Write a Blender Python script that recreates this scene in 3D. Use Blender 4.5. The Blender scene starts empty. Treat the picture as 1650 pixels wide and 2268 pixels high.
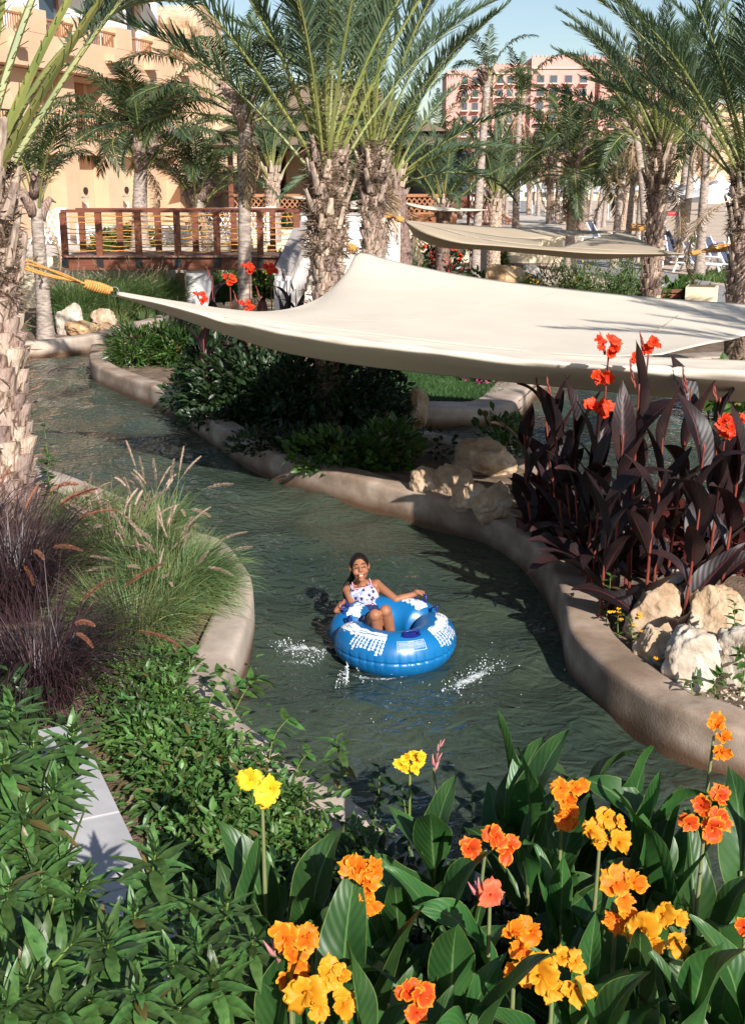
import bpy, bmesh, math, random
import numpy as np
from mathutils import Vector, Matrix, Euler
from mathutils.geometry import tessellate_polygon

random.seed(7)
R = math.radians
PI = math.pi
S = bpy.context.scene
COL = S.collection

# ------------------------------------------------------------------ camera
CAM_H, FOC, PITCH = 3.5, 2600.0, 15.87          # FOC in units of a 1650 x 2268 picture
cam_d = bpy.data.cameras.new('camera')
cam_d.sensor_fit = 'VERTICAL'
cam_d.sensor_height = 24.0
cam_d.lens = FOC / 2268.0 * 24.0
cam_d.clip_start = 0.05
cam_d.clip_end = 3000
cam = bpy.data.objects.new('camera', cam_d)
COL.objects.link(cam)
cam.location = (0, 0, CAM_H)
cam.rotation_euler = (R(90 - PITCH), 0, 0)
S.camera = cam

# ------------------------------------------------------------------ sky, sun, exposure
SUN_AZ, SUN_EL = 22.0, 30.0          # degrees to the right of straight behind the camera / above the horizon
to_sun = Vector((math.sin(R(SUN_AZ)) * math.cos(R(SUN_EL)), -math.cos(R(SUN_AZ)) * math.cos(R(SUN_EL)), math.sin(R(SUN_EL))))
w = bpy.data.worlds.new('World')
S.world = w
w.use_nodes = True
nt = w.node_tree
bg = nt.nodes['Background']
sky = nt.nodes.new('ShaderNodeTexSky')
sky.sky_type = 'NISHITA'
sky.sun_disc = False
sky.sun_elevation = R(SUN_EL)
sky.sun_rotation = R(180 - SUN_AZ)
sky.air_density = 1.0
sky.dust_density = 0.7
sky.ozone_density = 1.2
nt.links.new(sky.outputs[0], bg.inputs[0])
bg.inputs[1].default_value = 0.074
sl = bpy.data.lights.new('sun', 'SUN')
sl.energy = 5.0
sl.angle = R(0.5)
sl.color = (1.0, 0.955, 0.90)
sun = bpy.data.objects.new('sun', sl)
COL.objects.link(sun)
sun.rotation_euler = (-to_sun).to_track_quat('-Z', 'Y').to_euler()
sun.location = to_sun * 60
S.view_settings.view_transform = 'Standard'
S.view_settings.look = 'None'
S.view_settings.gamma = 1.0
S.view_settings.use_curve_mapping = False
S.view_settings.exposure = 0.75
S.cycles.max_bounces = 6
S.cycles.transparent_max_bounces = 8

# ------------------------------------------------------------------ helpers
SP, CP = math.sin(R(PITCH)), math.cos(R(PITCH))
def ray(px, py):
    a, v = (px - 825) / FOC, (1134 - py) / FOC
    return Vector((a, CP + v * SP, -SP + v * CP))
def at(px, py, t):                       # a point seen in that direction, t metres deep
    return Vector((0, 0, CAM_H)) + ray(px, py) * t
def on(px, py, z=0.0):                   # the same direction, met with a level plane
    d = ray(px, py)
    return Vector((0, 0, CAM_H)) + d * ((z - CAM_H) / d.z)

def tag(o, label=None, cat=None, group=None, kind=None):
    if label: o['label'] = label
    if cat: o['category'] = cat
    if group: o['group'] = group
    if kind or cat: o['kind'] = kind or 'thing'
    return o
def empty(name, loc=(0, 0, 0), rz=0.0, label=None, cat=None, group=None):
    o = bpy.data.objects.new(name, None)
    COL.objects.link(o)
    o.empty_display_size = 0.1
    o.location = loc
    o.rotation_euler = (0, 0, rz)
    return tag(o, label, cat, group)
def inst(name, me, parent=None, loc=(0, 0, 0), rot=None, scale=None):
    o = bpy.data.objects.new(name, me)
    COL.objects.link(o)
    if parent: o.parent = parent
    if isinstance(rot, Matrix):
        sc = scale if scale is not None else 1.0
        if isinstance(sc, (int, float)): sc = (sc, sc, sc)
        m = Matrix.Translation(loc) @ rot.to_4x4() @ Matrix.Diagonal((*sc, 1.0))
        o.matrix_local = m if parent else m
        if not parent: o.matrix_world = m
    else:
        o.location = loc
        if rot is not None: o.rotation_euler = rot
        if scale is not None: o.scale = scale if not isinstance(scale, (int, float)) else (scale,) * 3
    return o

class MB:
    """collects shapes, then links them as one mesh object"""
    def __init__(self):
        self.v, self.f, self.m, self.r, self.uv = [], [], [], [], []
    def add(self, vs, fs, mi=0, rnd=0.5, uv=None):
        n = len(self.v)
        self.v += [tuple(p) for p in vs]
        self.r += [rnd] * len(vs)
        self.uv += uv if uv is not None else [(0.5, 0.5)] * len(vs)
        for f in fs:
            self.f.append([i + n for i in f]); self.m.append(mi)
    def box(self, lo, hi, mi=0, rz=0.0, piv=None, rnd=0.5, taper=0.0):
        x0, y0, z0 = lo; x1, y1, z1 = hi
        cx, cy = (x0 + x1) / 2, (y0 + y1) / 2
        k = 1 - taper
        top = [(cx + (x - cx) * k, cy + (y - cy) * k, z1) for x, y in ((x0, y0), (x1, y0), (x1, y1), (x0, y1))]
        vs = [(x0, y0, z0), (x1, y0, z0), (x1, y1, z0), (x0, y1, z0)] + top
        if rz:
            px, py = piv or (cx, cy)
            c, s = math.cos(rz), math.sin(rz)
            vs = [(px + (x - px) * c - (y - py) * s, py + (x - px) * s + (y - py) * c, z) for x, y, z in vs]
        self.add(vs, [(3, 2, 1, 0), (4, 5, 6, 7), (0, 1, 5, 4), (1, 2, 6, 5), (2, 3, 7, 6), (3, 0, 4, 7)], mi, rnd)
    def bar(self, a, b, w, h=None, mi=0, up=(0, 0, 1), rnd=0.5):
        h = h or w
        a, b = Vector(a), Vector(b)
        d = (b - a).normalized()
        s = d.cross(Vector(up))
        if s.length < 1e-4: s = d.cross(Vector((1, 0, 0)))
        s.normalize()
        u = s.cross(d)
        vs = []
        for p in (a, b):
            for i, j in ((-1, -1), (1, -1), (1, 1), (-1, 1)):
                vs.append(p + s * i * w / 2 + u * j * h / 2)
        self.add(vs, [(3, 2, 1, 0), (4, 5, 6, 7), (0, 1, 5, 4), (1, 2, 6, 5), (2, 3, 7, 6), (3, 0, 4, 7)], mi, rnd)
    def tube(self, pts, rad, n=8, mi=0, cap=True, rnd=0.5, flat=1.0):
        pts = [Vector(p) for p in pts]
        m = len(pts)
        rads = rad if isinstance(rad, (list, tuple)) else [rad] * m
        vs = []
        pu = None
        for i, p in enumerate(pts):
            d = (pts[min(i + 1, m - 1)] - pts[max(i - 1, 0)])
            if d.length < 1e-9: d = Vector((0, 0, 1))
            d.normalize()
            if pu is None:
                pu = d.orthogonal().normalized() if abs(d.z) < 0.99 else Vector((1, 0, 0))
            u = (pu - d * pu.dot(d)).normalized()
            pu = u
            s = d.cross(u)
            for k in range(n):
                a = 2 * PI * k / n
                vs.append(p + (u * math.cos(a) + s * math.sin(a) * flat) * rads[i])
        fs = []
        for i in range(m - 1):
            for k in range(n):
                a, b = i * n + k, i * n + (k + 1) % n
                fs.append((a, b, b + n, a + n))
        if cap:
            fs.append(tuple(range(n - 1, -1, -1)))
            fs.append(tuple(range((m - 1) * n, m * n)))
        self.add(vs, fs, mi, rnd)
    def ball(self, c, r, n=8, m=6, mi=0, rnd=0.5, rot=None):
        c = Vector(c)
        r = Vector(r) if hasattr(r, '__len__') else Vector((r, r, r))
        vs = []
        for i in range(m + 1):
            th = PI * i / m
            for k in range(n):
                ph = 2 * PI * k / n
                q = Vector((math.sin(th) * math.cos(ph) * r.x, math.sin(th) * math.sin(ph) * r.y, math.cos(th) * r.z))
                if rot: q = rot @ q
                vs.append(c + q)
        fs = []
        for i in range(m):
            for k in range(n):
                a, b = i * n + k, i * n + (k + 1) % n
                if i == 0: fs.append((a, a + n, b + n))
                elif i == m - 1: fs.append((a, a + n, b))
                else: fs.append((a, a + n, b + n, b))
        self.add(vs, fs, mi, rnd)
    def mesh(self, name, mats, smooth=True):
        me = bpy.data.meshes.new(name)
        me.from_pydata(self.v, [], self.f)
        for m in (mats if isinstance(mats, (list, tuple)) else [mats]): me.materials.append(m)
        me.polygons.foreach_set('material_index', self.m)
        me.polygons.foreach_set('use_smooth', [bool(smooth)] * len(self.f))
        at_ = me.attributes.new('rnd', 'FLOAT', 'POINT')
        at_.data.foreach_set('value', self.r)
        ua = me.attributes.new('st', 'FLOAT2', 'POINT')
        ua.data.foreach_set('vector', np.array(self.uv, dtype=np.float32).ravel())
        me.update()
        return me
    def build(self, name, mats, parent=None, smooth=False, loc=(0, 0, 0), rot=None):
        return inst(name, self.mesh(name, mats, smooth), parent, loc, rot)

def scatter(tv, tf, mats3, locs, rnd=None):
    """many copies of a little template as numpy arrays -> verts, faces, per-vertex random"""
    tv = np.asarray(tv, float)
    n, k = len(locs), len(tv)
    v = np.einsum('nij,kj->nki', mats3, tv) + np.asarray(locs)[:, None, :]
    f = []
    for face in tf: f.append(np.asarray(face))
    if rnd is None: rnd = np.random.rand(n)
    return v.reshape(-1, 3), tf, np.repeat(rnd, k), n, k
def np_mesh(name, chunks, mats, smooth=True):
    """chunks: list of (verts, template faces, rnd, n, k, material index)"""
    V, L, LT, MI, RN = [], [], [], [], []
    base = 0
    for v, tf, rn, n, k, mi in chunks:
        V.append(v); RN.append(rn)
        off = (np.arange(n) * k + base)[:, None]
        for face in tf:
            fa = np.asarray(face)[None, :] + off
            L.append(fa.ravel()); LT.append(np.full(n, len(face))); MI.append(np.full(n, mi))
        base += n * k
    V = np.concatenate(V); L = np.concatenate(L); LT = np.concatenate(LT); MI = np.concatenate(MI); RN = np.concatenate(RN)
    me = bpy.data.meshes.new(name)
    me.vertices.add(len(V)); me.vertices.foreach_set('co', V.astype(np.float32).ravel())
    me.loops.add(len(L)); me.loops.foreach_set('vertex_index', L.astype(np.int32))
    me.polygons.add(len(LT))
    st = np.concatenate([[0], np.cumsum(LT)[:-1]])
    me.polygons.foreach_set('loop_start', st.astype(np.int32))
    for m in (mats if isinstance(mats, (list, tuple)) else [mats]): me.materials.append(m)
    me.polygons.foreach_set('material_index', MI.astype(np.int32))
    me.polygons.foreach_set('use_smooth', np.full(len(LT), bool(smooth)))
    a = me.attributes.new('rnd', 'FLOAT', 'POINT'); a.data.foreach_set('value', RN.astype(np.float32))
    me.update(calc_edges=True)
    me.validate()
    return me
rng = np.random.default_rng(11)
def dirs_to_mats(d, roll, scale, sx=None):
    """local +Z of the template goes along d (n,3); roll about it; scale (n,) """
    d = d / np.linalg.norm(d, axis=1, keepdims=True)
    up = np.tile(np.array([0, 0, 1.0]), (len(d), 1))
    bad = np.abs(d[:, 2]) > 0.98
    up[bad] = (1, 0, 0)
    s = np.cross(up, d); s /= np.linalg.norm(s, axis=1, keepdims=True)
    n = np.cross(d, s)
    c, si = np.cos(roll)[:, None], np.sin(roll)[:, None]
    x = s * c + n * si
    y = -s * si + n * c
    sx = scale if sx is None else sx
    return np.stack([x * sx[:, None], y * scale[:, None], d * scale[:, None]], axis=2)

def smooth_path(pts, n=8, closed=False):
    P = [Vector(p) for p in pts]
    out = []
    m = len(P)
    for i in range(m if closed else m - 1):
        if closed: a, b, c, d = P[(i - 1) % m], P[i], P[(i + 1) % m], P[(i + 2) % m]
        else: a, b, c, d = P[max(i - 1, 0)], P[i], P[i + 1], P[min(i + 2, m - 1)]
        for k in range(n):
            t = k / n
            out.append(0.5 * ((2 * b) + (c - a) * t + (2 * a - 5 * b + 4 * c - d) * t * t + (3 * b - a - 3 * c + d) * t ** 3))
    if not closed: out.append(P[-1].copy())
    return out
def offset2(path, d):
    out = []
    for i, p in enumerate(path):
        t = path[min(i + 1, len(path) - 1)] - path[max(i - 1, 0)]
        n = Vector((-t.y, t.x, 0)).normalized()
        out.append(Vector((p.x + n.x * d, p.y + n.y * d, p.z)))
    return out
def polygon(name, pts, z, m, kind='structure'):
    vs = [Vector((p[0], p[1], z)) for p in pts]
    tris = tessellate_polygon([vs])
    me = bpy.data.meshes.new(name)
    me.from_pydata([tuple(v) for v in vs], [], [tuple(t) for t in tris])
    me.materials.append(m)
    bm = bmesh.new(); bm.from_mesh(me)
    for f in bm.faces:
        if f.normal.z < 0: f.normal_flip()
    bm.to_mesh(me); bm.free()
    o = inst(name, me)
    return tag(o, kind=kind)

# ------------------------------------------------------------------ materials
def srgb(r, g, b):
    f = lambda c: (c / 255 / 12.92) if c / 255 <= 0.04045 else ((c / 255 + 0.055) / 1.055) ** 2.4
    return (f(r), f(g), f(b))
def mat(name, c1, c2=None, rough=0.7, ns=6.0, nd=5.0, bump=0.0, bs=40.0, bdist=0.01, spec=0.4, trans=0.0, var=0.0, c3=None, coord='Object', dry=0.0,
        stretch=(1, 1, 1), sharp=(0.35, 0.65), tcol=None, metal=0.0):
    m = bpy.data.materials.new(name)
    m.use_nodes = True
    t = m.node_tree
    N, L = t.nodes, t.links
    b = N['Principled BSDF']
    b.inputs['Roughness'].default_value = rough
    b.inputs['Specular IOR Level'].default_value = spec
    b.inputs['Metallic'].default_value = metal
    tc = N.new('ShaderNodeTexCoord')
    mp = N.new('ShaderNodeMapping'); mp.inputs['Scale'].default_value = stretch
    L.new(tc.outputs[coord], mp.inputs['Vector'])
    col = None
    if c2 is not None:
        nz = N.new('ShaderNodeTexNoise'); nz.inputs['Scale'].default_value = ns; nz.inputs['Detail'].default_value = nd
        L.new(mp.outputs[0], nz.inputs['Vector'])
        cr = N.new('ShaderNodeValToRGB')
        cr.color_ramp.elements[0].position, cr.color_ramp.elements[1].position = sharp
        cr.color_ramp.elements[0].color = (*c1, 1); cr.color_ramp.elements[1].color = (*c2, 1)
        if c3 is not None:
            e = cr.color_ramp.elements.new(sharp[0] + (sharp[1] - sharp[0]) * 0.55); e.color = (*c3, 1)
        L.new(nz.outputs['Fac'], cr.inputs['Fac'])
        col = cr.outputs['Color']
    if var > 0:
        oi = N.new('ShaderNodeObjectInfo')
        an = N.new('ShaderNodeAttribute'); an.attribute_name = 'rnd'
        ad = N.new('ShaderNodeMath'); ad.operation = 'ADD'
        L.new(oi.outputs['Random'], ad.inputs[0]); L.new(an.outputs['Fac'], ad.inputs[1])
        fr = N.new('ShaderNodeMath'); fr.operation = 'FRACT'
        L.new(ad.outputs[0], fr.inputs[0])
        mr = N.new('ShaderNodeMapRange'); mr.inputs['To Min'].default_value = 1 - var; mr.inputs['To Max'].default_value = 1 + var
        L.new(fr.outputs[0], mr.inputs['Value'])
        m2 = N.new('ShaderNodeMapRange'); m2.inputs['To Min'].default_value = 0.5 - 0.05 * var; m2.inputs['To Max'].default_value = 0.5 + 0.03 * var
        L.new(fr.outputs[0], m2.inputs['Value'])
        hs = N.new('ShaderNodeHueSaturation')
        if col: L.new(col, hs.inputs['Color'])
        else: hs.inputs['Color'].default_value = (*c1, 1)
        L.new(mr.outputs[0], hs.inputs['Value']); L.new(m2.outputs[0], hs.inputs['Hue'])
        col = hs.outputs['Color']
        if dry > 0:
            gt = N.new('ShaderNodeMath'); gt.operation = 'GREATER_THAN'; gt.inputs[1].default_value = 1 - dry; L.new(fr.outputs[0], gt.inputs[0])
            dm = N.new('ShaderNodeMix'); dm.data_type = 'RGBA'; L.new(gt.outputs[0], dm.inputs['Factor']); L.new(col, dm.inputs['A']); dm.inputs['B'].default_value = (0.12, 0.095, 0.03, 1)
            col = dm.outputs['Result']
    if col: L.new(col, b.inputs['Base Color'])
    else: b.inputs['Base Color'].default_value = (*c1, 1)
    if bump > 0:
        bn = N.new('ShaderNodeTexNoise'); bn.inputs['Scale'].default_value = bs; bn.inputs['Detail'].default_value = 6
        L.new(mp.outputs[0], bn.inputs['Vector'])
        bp = N.new('ShaderNodeBump'); bp.inputs['Strength'].default_value = bump; bp.inputs['Distance'].default_value = bdist
        L.new(bn.outputs['Fac'], bp.inputs['Height']); L.new(bp.outputs[0], b.inputs['Normal'])
    if trans > 0:
        tr = N.new('ShaderNodeBsdfTranslucent')
        mg = N.new('ShaderNodeMix'); mg.data_type = 'RGBA'; mg.blend_type = 'MULTIPLY'
        mg.inputs['Factor'].default_value = 1.0
        if col: L.new(col, mg.inputs['A'])
        else: mg.inputs['A'].default_value = (*c1, 1)
        mg.inputs['B'].default_value = (*(tcol or (1.6, 1.8, 0.7)), 1)
        L.new(mg.outputs['Result'], tr.inputs['Color'])
        mx = N.new('ShaderNodeMixShader'); mx.inputs[0].default_value = trans
        L.new(b.outputs[0], mx.inputs[1]); L.new(tr.outputs[0], mx.inputs[2])
        L.new(mx.outputs[0], N['Material Output'].inputs['Surface'])
    return m

M = {}
def wall_mat(name, c1, c2, c3):
    m = mat(name, c1, c2, rough=0.85, ns=2.2, nd=10, bump=0.45, bs=60, bdist=0.006, c3=c3)
    t = m.node_tree; N, L = t.nodes, t.links; b = N['Principled BSDF']
    src = b.inputs['Base Color'].links[0].from_socket
    ge = N.new('ShaderNodeNewGeometry'); sp = N.new('ShaderNodeSeparateXYZ'); L.new(ge.outputs['Position'], sp.inputs[0])
    tc = N.new('ShaderNodeTexCoord')
    nz = N.new('ShaderNodeTexNoise'); nz.inputs['Scale'].default_value = 5; nz.inputs['Detail'].default_value = 8; L.new(tc.outputs['Object'], nz.inputs['Vector'])
    ad = N.new('ShaderNodeMath'); ad.operation = 'MULTIPLY_ADD'; ad.inputs[1].default_value = -0.09; L.new(nz.outputs['Fac'], ad.inputs[0]); L.new(sp.outputs[2], ad.inputs[2])
    mr = N.new('ShaderNodeMapRange'); mr.inputs['From Min'].default_value = -0.02; mr.inputs['From Max'].default_value = 0.10; L.new(ad.outputs[0], mr.inputs['Value'])
    mx = N.new('ShaderNodeMix'); mx.data_type = 'RGBA'; L.new(mr.outputs[0], mx.inputs['Factor']); mx.inputs['A'].default_value = (0.13, 0.068, 0.034, 1); L.new(src, mx.inputs['B'])
    n2 = N.new('ShaderNodeTexNoise'); n2.inputs['Scale'].default_value = 1.1; n2.inputs['Detail'].default_value = 12; n2.inputs['Roughness'].default_value = 0.7; L.new(tc.outputs['Object'], n2.inputs['Vector'])
    r2 = N.new('ShaderNodeMapRange'); r2.inputs['From Min'].default_value = 0.35; r2.inputs['From Max'].default_value = 0.7; r2.inputs['To Min'].default_value = 0.66; r2.inputs['To Max'].default_value = 1.12; L.new(n2.outputs['Fac'], r2.inputs['Value'])
    hs = N.new('ShaderNodeHueSaturation'); L.new(mx.outputs['Result'], hs.inputs['Color']); L.new(r2.outputs[0], hs.inputs['Value'])
    L.new(hs.outputs['Color'], b.inputs['Base Color'])
    return m
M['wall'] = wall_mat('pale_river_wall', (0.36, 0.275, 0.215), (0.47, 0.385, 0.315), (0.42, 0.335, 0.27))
M['wall_shade'] = wall_mat('shaded_river_wall', (0.27, 0.185, 0.125), (0.44, 0.345, 0.27), (0.36, 0.265, 0.195))  # island side plaster, its shade worked into a darker tan
M['soil'] = mat('soil', (0.10, 0.065, 0.04), (0.22, 0.15, 0.10), rough=0.95, ns=5, nd=10, bump=0.8, bs=40, bdist=0.03)
M['sand'] = mat('sand', (0.46, 0.355, 0.265), (0.54, 0.43, 0.335), rough=0.95, ns=0.6, nd=10, bump=0.6, bs=5, bdist=0.08)
M['paving'] = mat('paving', (0.50, 0.43, 0.36), (0.60, 0.53, 0.46), rough=0.85, ns=3, nd=8, bump=0.2, bs=30)
M['path'] = mat('path', (0.23, 0.22, 0.21), (0.30, 0.285, 0.27), rough=0.85, ns=2, nd=8, bump=0.2, bs=30)
M['concrete'] = mat('coping_concrete', (0.36, 0.345, 0.345), (0.46, 0.44, 0.435), rough=0.75, ns=4, nd=10, bump=0.12, bs=120, bdist=0.003)
M['white'] = mat('white_render', (0.72, 0.68, 0.66), (0.80, 0.77, 0.75), rough=0.8, ns=1.4, nd=8, bump=0.1, bs=50)
M['capstone'] = mat('grey_capping', (0.30, 0.26, 0.24), (0.36, 0.32, 0.30), rough=0.8, ns=5, nd=6)
M['ochre'] = mat('ochre_render', (0.56, 0.355, 0.225), (0.62, 0.405, 0.265), rough=0.85, ns=0.8, nd=8, bump=0.1, bs=40)
M['ochre_d'] = mat('brown_render', (0.30, 0.13, 0.06), (0.36, 0.165, 0.08), rough=0.85, ns=1.5, nd=6)
M['pink'] = mat('pink_render', (0.52, 0.255, 0.215), (0.58, 0.305, 0.26), rough=0.9, ns=0.15, nd=6)
M['pink_trim'] = mat('pale_pink_trim', (0.58, 0.44, 0.38), rough=0.85)
M['glass'] = mat('window_glass', (0.05, 0.07, 0.09), rough=0.08, spec=0.6)
M['dark'] = mat('dark_interior', (0.03, 0.025, 0.02), rough=0.8)
M['wood'] = mat('red_brown_timber', (0.115, 0.034, 0.016), (0.19, 0.062, 0.028), rough=0.5, ns=4, nd=8, stretch=(1, 1, 7), bump=0.1, bs=40)
M['woodh'] = mat('red_brown_rail', (0.105, 0.032, 0.016), (0.18, 0.058, 0.028), rough=0.5, ns=4, nd=8, stretch=(0.4, 6, 6), bump=0.1, bs=40)
M['deck'] = mat('deck_board', (0.15, 0.08, 0.055), (0.24, 0.15, 0.11), rough=0.75, ns=3, nd=8, stretch=(6, 0.6, 6), var=0.15)
M['iron'] = mat('black_bracket', (0.012, 0.012, 0.014), rough=0.5)
M['steel'] = mat('steel_ring', (0.75, 0.75, 0.76), rough=0.18, metal=1.0)
M['rope'] = mat('orange_rope', (0.42, 0.19, 0.045), (0.62, 0.33, 0.10), rough=0.9, ns=60, nd=3, bump=0.8, bs=160, bdist=0.004)
M['cliff'] = mat('cliff_rock', (0.40, 0.27, 0.16), (0.64, 0.49, 0.33), rough=0.95, ns=0.35, nd=12, bump=1.0, bs=0.9, bdist=0.6, c3=(0.52, 0.37, 0.235))
M['rock'] = mat('limestone', (0.33, 0.22, 0.13), (0.54, 0.44, 0.335), rough=0.95, ns=5, nd=12, bump=0.9, bs=22, bdist=0.025, c3=(0.44, 0.32, 0.21), var=0.10)
M['rockw'] = mat('pale_limestone', (0.34, 0.27, 0.20), (0.57, 0.51, 0.43), rough=0.95, ns=4, nd=12, bump=0.9, bs=20, bdist=0.025)
M['rocko'] = mat('ochre_limestone', (0.36, 0.20, 0.09), (0.58, 0.40, 0.23), rough=0.95, ns=4, nd=12, bump=0.9, bs=20, bdist=0.025)
M['boot'] = mat('palm_leaf_base', (0.12, 0.072, 0.048), (0.42, 0.325, 0.265), rough=0.95, ns=11, nd=9, stretch=(3.5, 3.5, 0.45), bump=1.0, bs=26, bdist=0.02, var=0.4, c3=(0.33, 0.225, 0.17), sharp=(0.36, 0.6))
M['bootg'] = mat('weathered_leaf_base', (0.20, 0.15, 0.115), (0.47, 0.36, 0.28), rough=0.9, ns=8, nd=8, stretch=(4, 4, 0.5), bump=0.5, bs=30, bdist=0.01, var=0.25)
M['fibre'] = mat('palm_fibre', (0.085, 0.055, 0.035), (0.26, 0.18, 0.12), rough=1.0, ns=14, nd=8, stretch=(0.6, 0.6, 3), bump=1.0, bs=60, bdist=0.02)
M['coco'] = mat('pale_ringed_trunk', (0.20, 0.15, 0.125), (0.46, 0.385, 0.33), rough=0.9, ns=7, nd=8, stretch=(1, 1, 3.2), bump=0.5, bs=25, bdist=0.01)
M['frond'] = mat('palm_leaflet', (0.048, 0.084, 0.048), (0.105, 0.150, 0.088), rough=0.5, ns=2.0, nd=3, trans=0.28, var=0.45, spec=0.35)
M['frondc'] = mat('coconut_leaflet', (0.030, 0.056, 0.020), (0.078, 0.105, 0.040), rough=0.42, ns=2.0, nd=3, trans=0.22, var=0.35, spec=0.5)
M['frondd'] = mat('dry_leaflet', (0.20, 0.135, 0.075), (0.38, 0.28, 0.175), rough=0.8, ns=3.0, nd=4, trans=0.2, var=0.3, tcol=(1.1, 1.0, 0.8))
M['rachis'] = mat('palm_leaf_stalk', (0.115, 0.145, 0.040), (0.24, 0.235, 0.065), rough=0.45, ns=1.4, nd=3, var=0.2)
M['rachisd'] = mat('dry_leaf_stalk', (0.28, 0.19, 0.11), (0.42, 0.31, 0.20), rough=0.7, ns=4, nd=3, var=0.2)
M['leaf'] = mat('shrub_leaf', (0.030, 0.070, 0.014), (0.060, 0.125, 0.022), rough=0.38, ns=3, nd=3, trans=0.22, var=0.45, spec=0.5, dry=0.04)
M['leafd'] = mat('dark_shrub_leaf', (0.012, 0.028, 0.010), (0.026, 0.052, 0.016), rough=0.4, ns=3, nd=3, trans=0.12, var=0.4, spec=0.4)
M['leafo'] = mat('oleander_leaf', (0.036, 0.090, 0.022), (0.076, 0.148, 0.038), rough=0.42, ns=5, nd=3, trans=0.20, var=0.5, spec=0.4, dry=0.03)
M['leafv'] = mat('creeper_leaf', (0.040, 0.100, 0.022), (0.085, 0.165, 0.036), rough=0.45, ns=3, nd=3, trans=0.25, var=0.5, dry=0.03)
M['leaff'] = mat('far_leaf', (0.045, 0.085, 0.020), (0.085, 0.13, 0.035), rough=0.5, ns=1, nd=3, trans=0.2, var=0.4)
M['stem'] = mat('green_stem', (0.12, 0.17, 0.035), (0.18, 0.22, 0.06), rough=0.5, ns=6)
M['twig'] = mat('woody_stem', (0.16, 0.11, 0.07), (0.24, 0.18, 0.12), rough=0.8, ns=8)
M['grassg'] = mat('fountain_grass_blade', (0.072, 0.140, 0.046), (0.145, 0.225, 0.090), rough=0.5, ns=3, nd=2, trans=0.25, var=0.4)
M['grassy'] = mat('straw_green_blade', (0.13, 0.155, 0.050), (0.23, 0.24, 0.095), rough=0.5, ns=3, nd=2, trans=0.25, var=0.4)
M['grassp'] = mat('purple_grass_blade', (0.022, 0.012, 0.014), (0.060, 0.030, 0.032), rough=0.45, ns=3, nd=2, trans=0.1, var=0.5, tcol=(1.5, 0.8, 0.8))
M['plume'] = mat('pale_plume', (0.42, 0.30, 0.235), (0.60, 0.47, 0.38), rough=0.9, ns=30, nd=2, trans=0.3, tcol=(1.2, 1.1, 1.0), var=0.2)
M['plumer'] = mat('rust_plume', (0.26, 0.105, 0.06), (0.42, 0.21, 0.13), rough=0.9, ns=30, nd=2, trans=0.3, tcol=(1.3, 1.0, 0.9), var=0.2)
M['lawn'] = mat('lawn_blade', (0.022, 0.060, 0.012), (0.040, 0.095, 0.020), rough=0.6, ns=1, nd=2, trans=0.15, var=0.3)
M['turf'] = mat('turf', (0.016, 0.038, 0.010), (0.03, 0.065, 0.016), rough=0.9, ns=20, nd=6)
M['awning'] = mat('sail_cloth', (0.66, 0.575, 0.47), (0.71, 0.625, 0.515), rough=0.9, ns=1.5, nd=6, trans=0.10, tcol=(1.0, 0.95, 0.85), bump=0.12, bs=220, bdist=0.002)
M['awning2'] = mat('shaded_sail_cloth', (0.42, 0.335, 0.235), (0.47, 0.38, 0.275), rough=0.9, ns=1.2, nd=6, trans=0.08, tcol=(1.0, 0.95, 0.85))  # sail cloth made browner, the skirt's shade put into the colour
M['seam'] = mat('sail_seam', (0.46, 0.38, 0.28), rough=0.9)
M['canvas'] = mat('white_canvas', (0.82, 0.82, 0.84), rough=0.8, trans=0.15, tcol=(1, 1, 1))
M['plastic'] = mat('white_plastic', (0.74, 0.76, 0.80), rough=0.4)
M['cushion'] = mat('dark_sling', (0.05, 0.06, 0.10), rough=0.8)
M['thatch'] = mat('thatch', (0.12, 0.085, 0.055), (0.26, 0.19, 0.13), rough=1.0, ns=6, nd=8, stretch=(6, 6, 0.6), bump=0.8, bs=30)
M['rooftile'] = mat('roof_tile', (0.30, 0.12, 0.07), (0.42, 0.19, 0.11), rough=0.9, ns=4)
M['cream'] = mat('cream_render', (0.66, 0.55, 0.38), (0.72, 0.61, 0.44), rough=0.9, ns=0.5)
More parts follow.
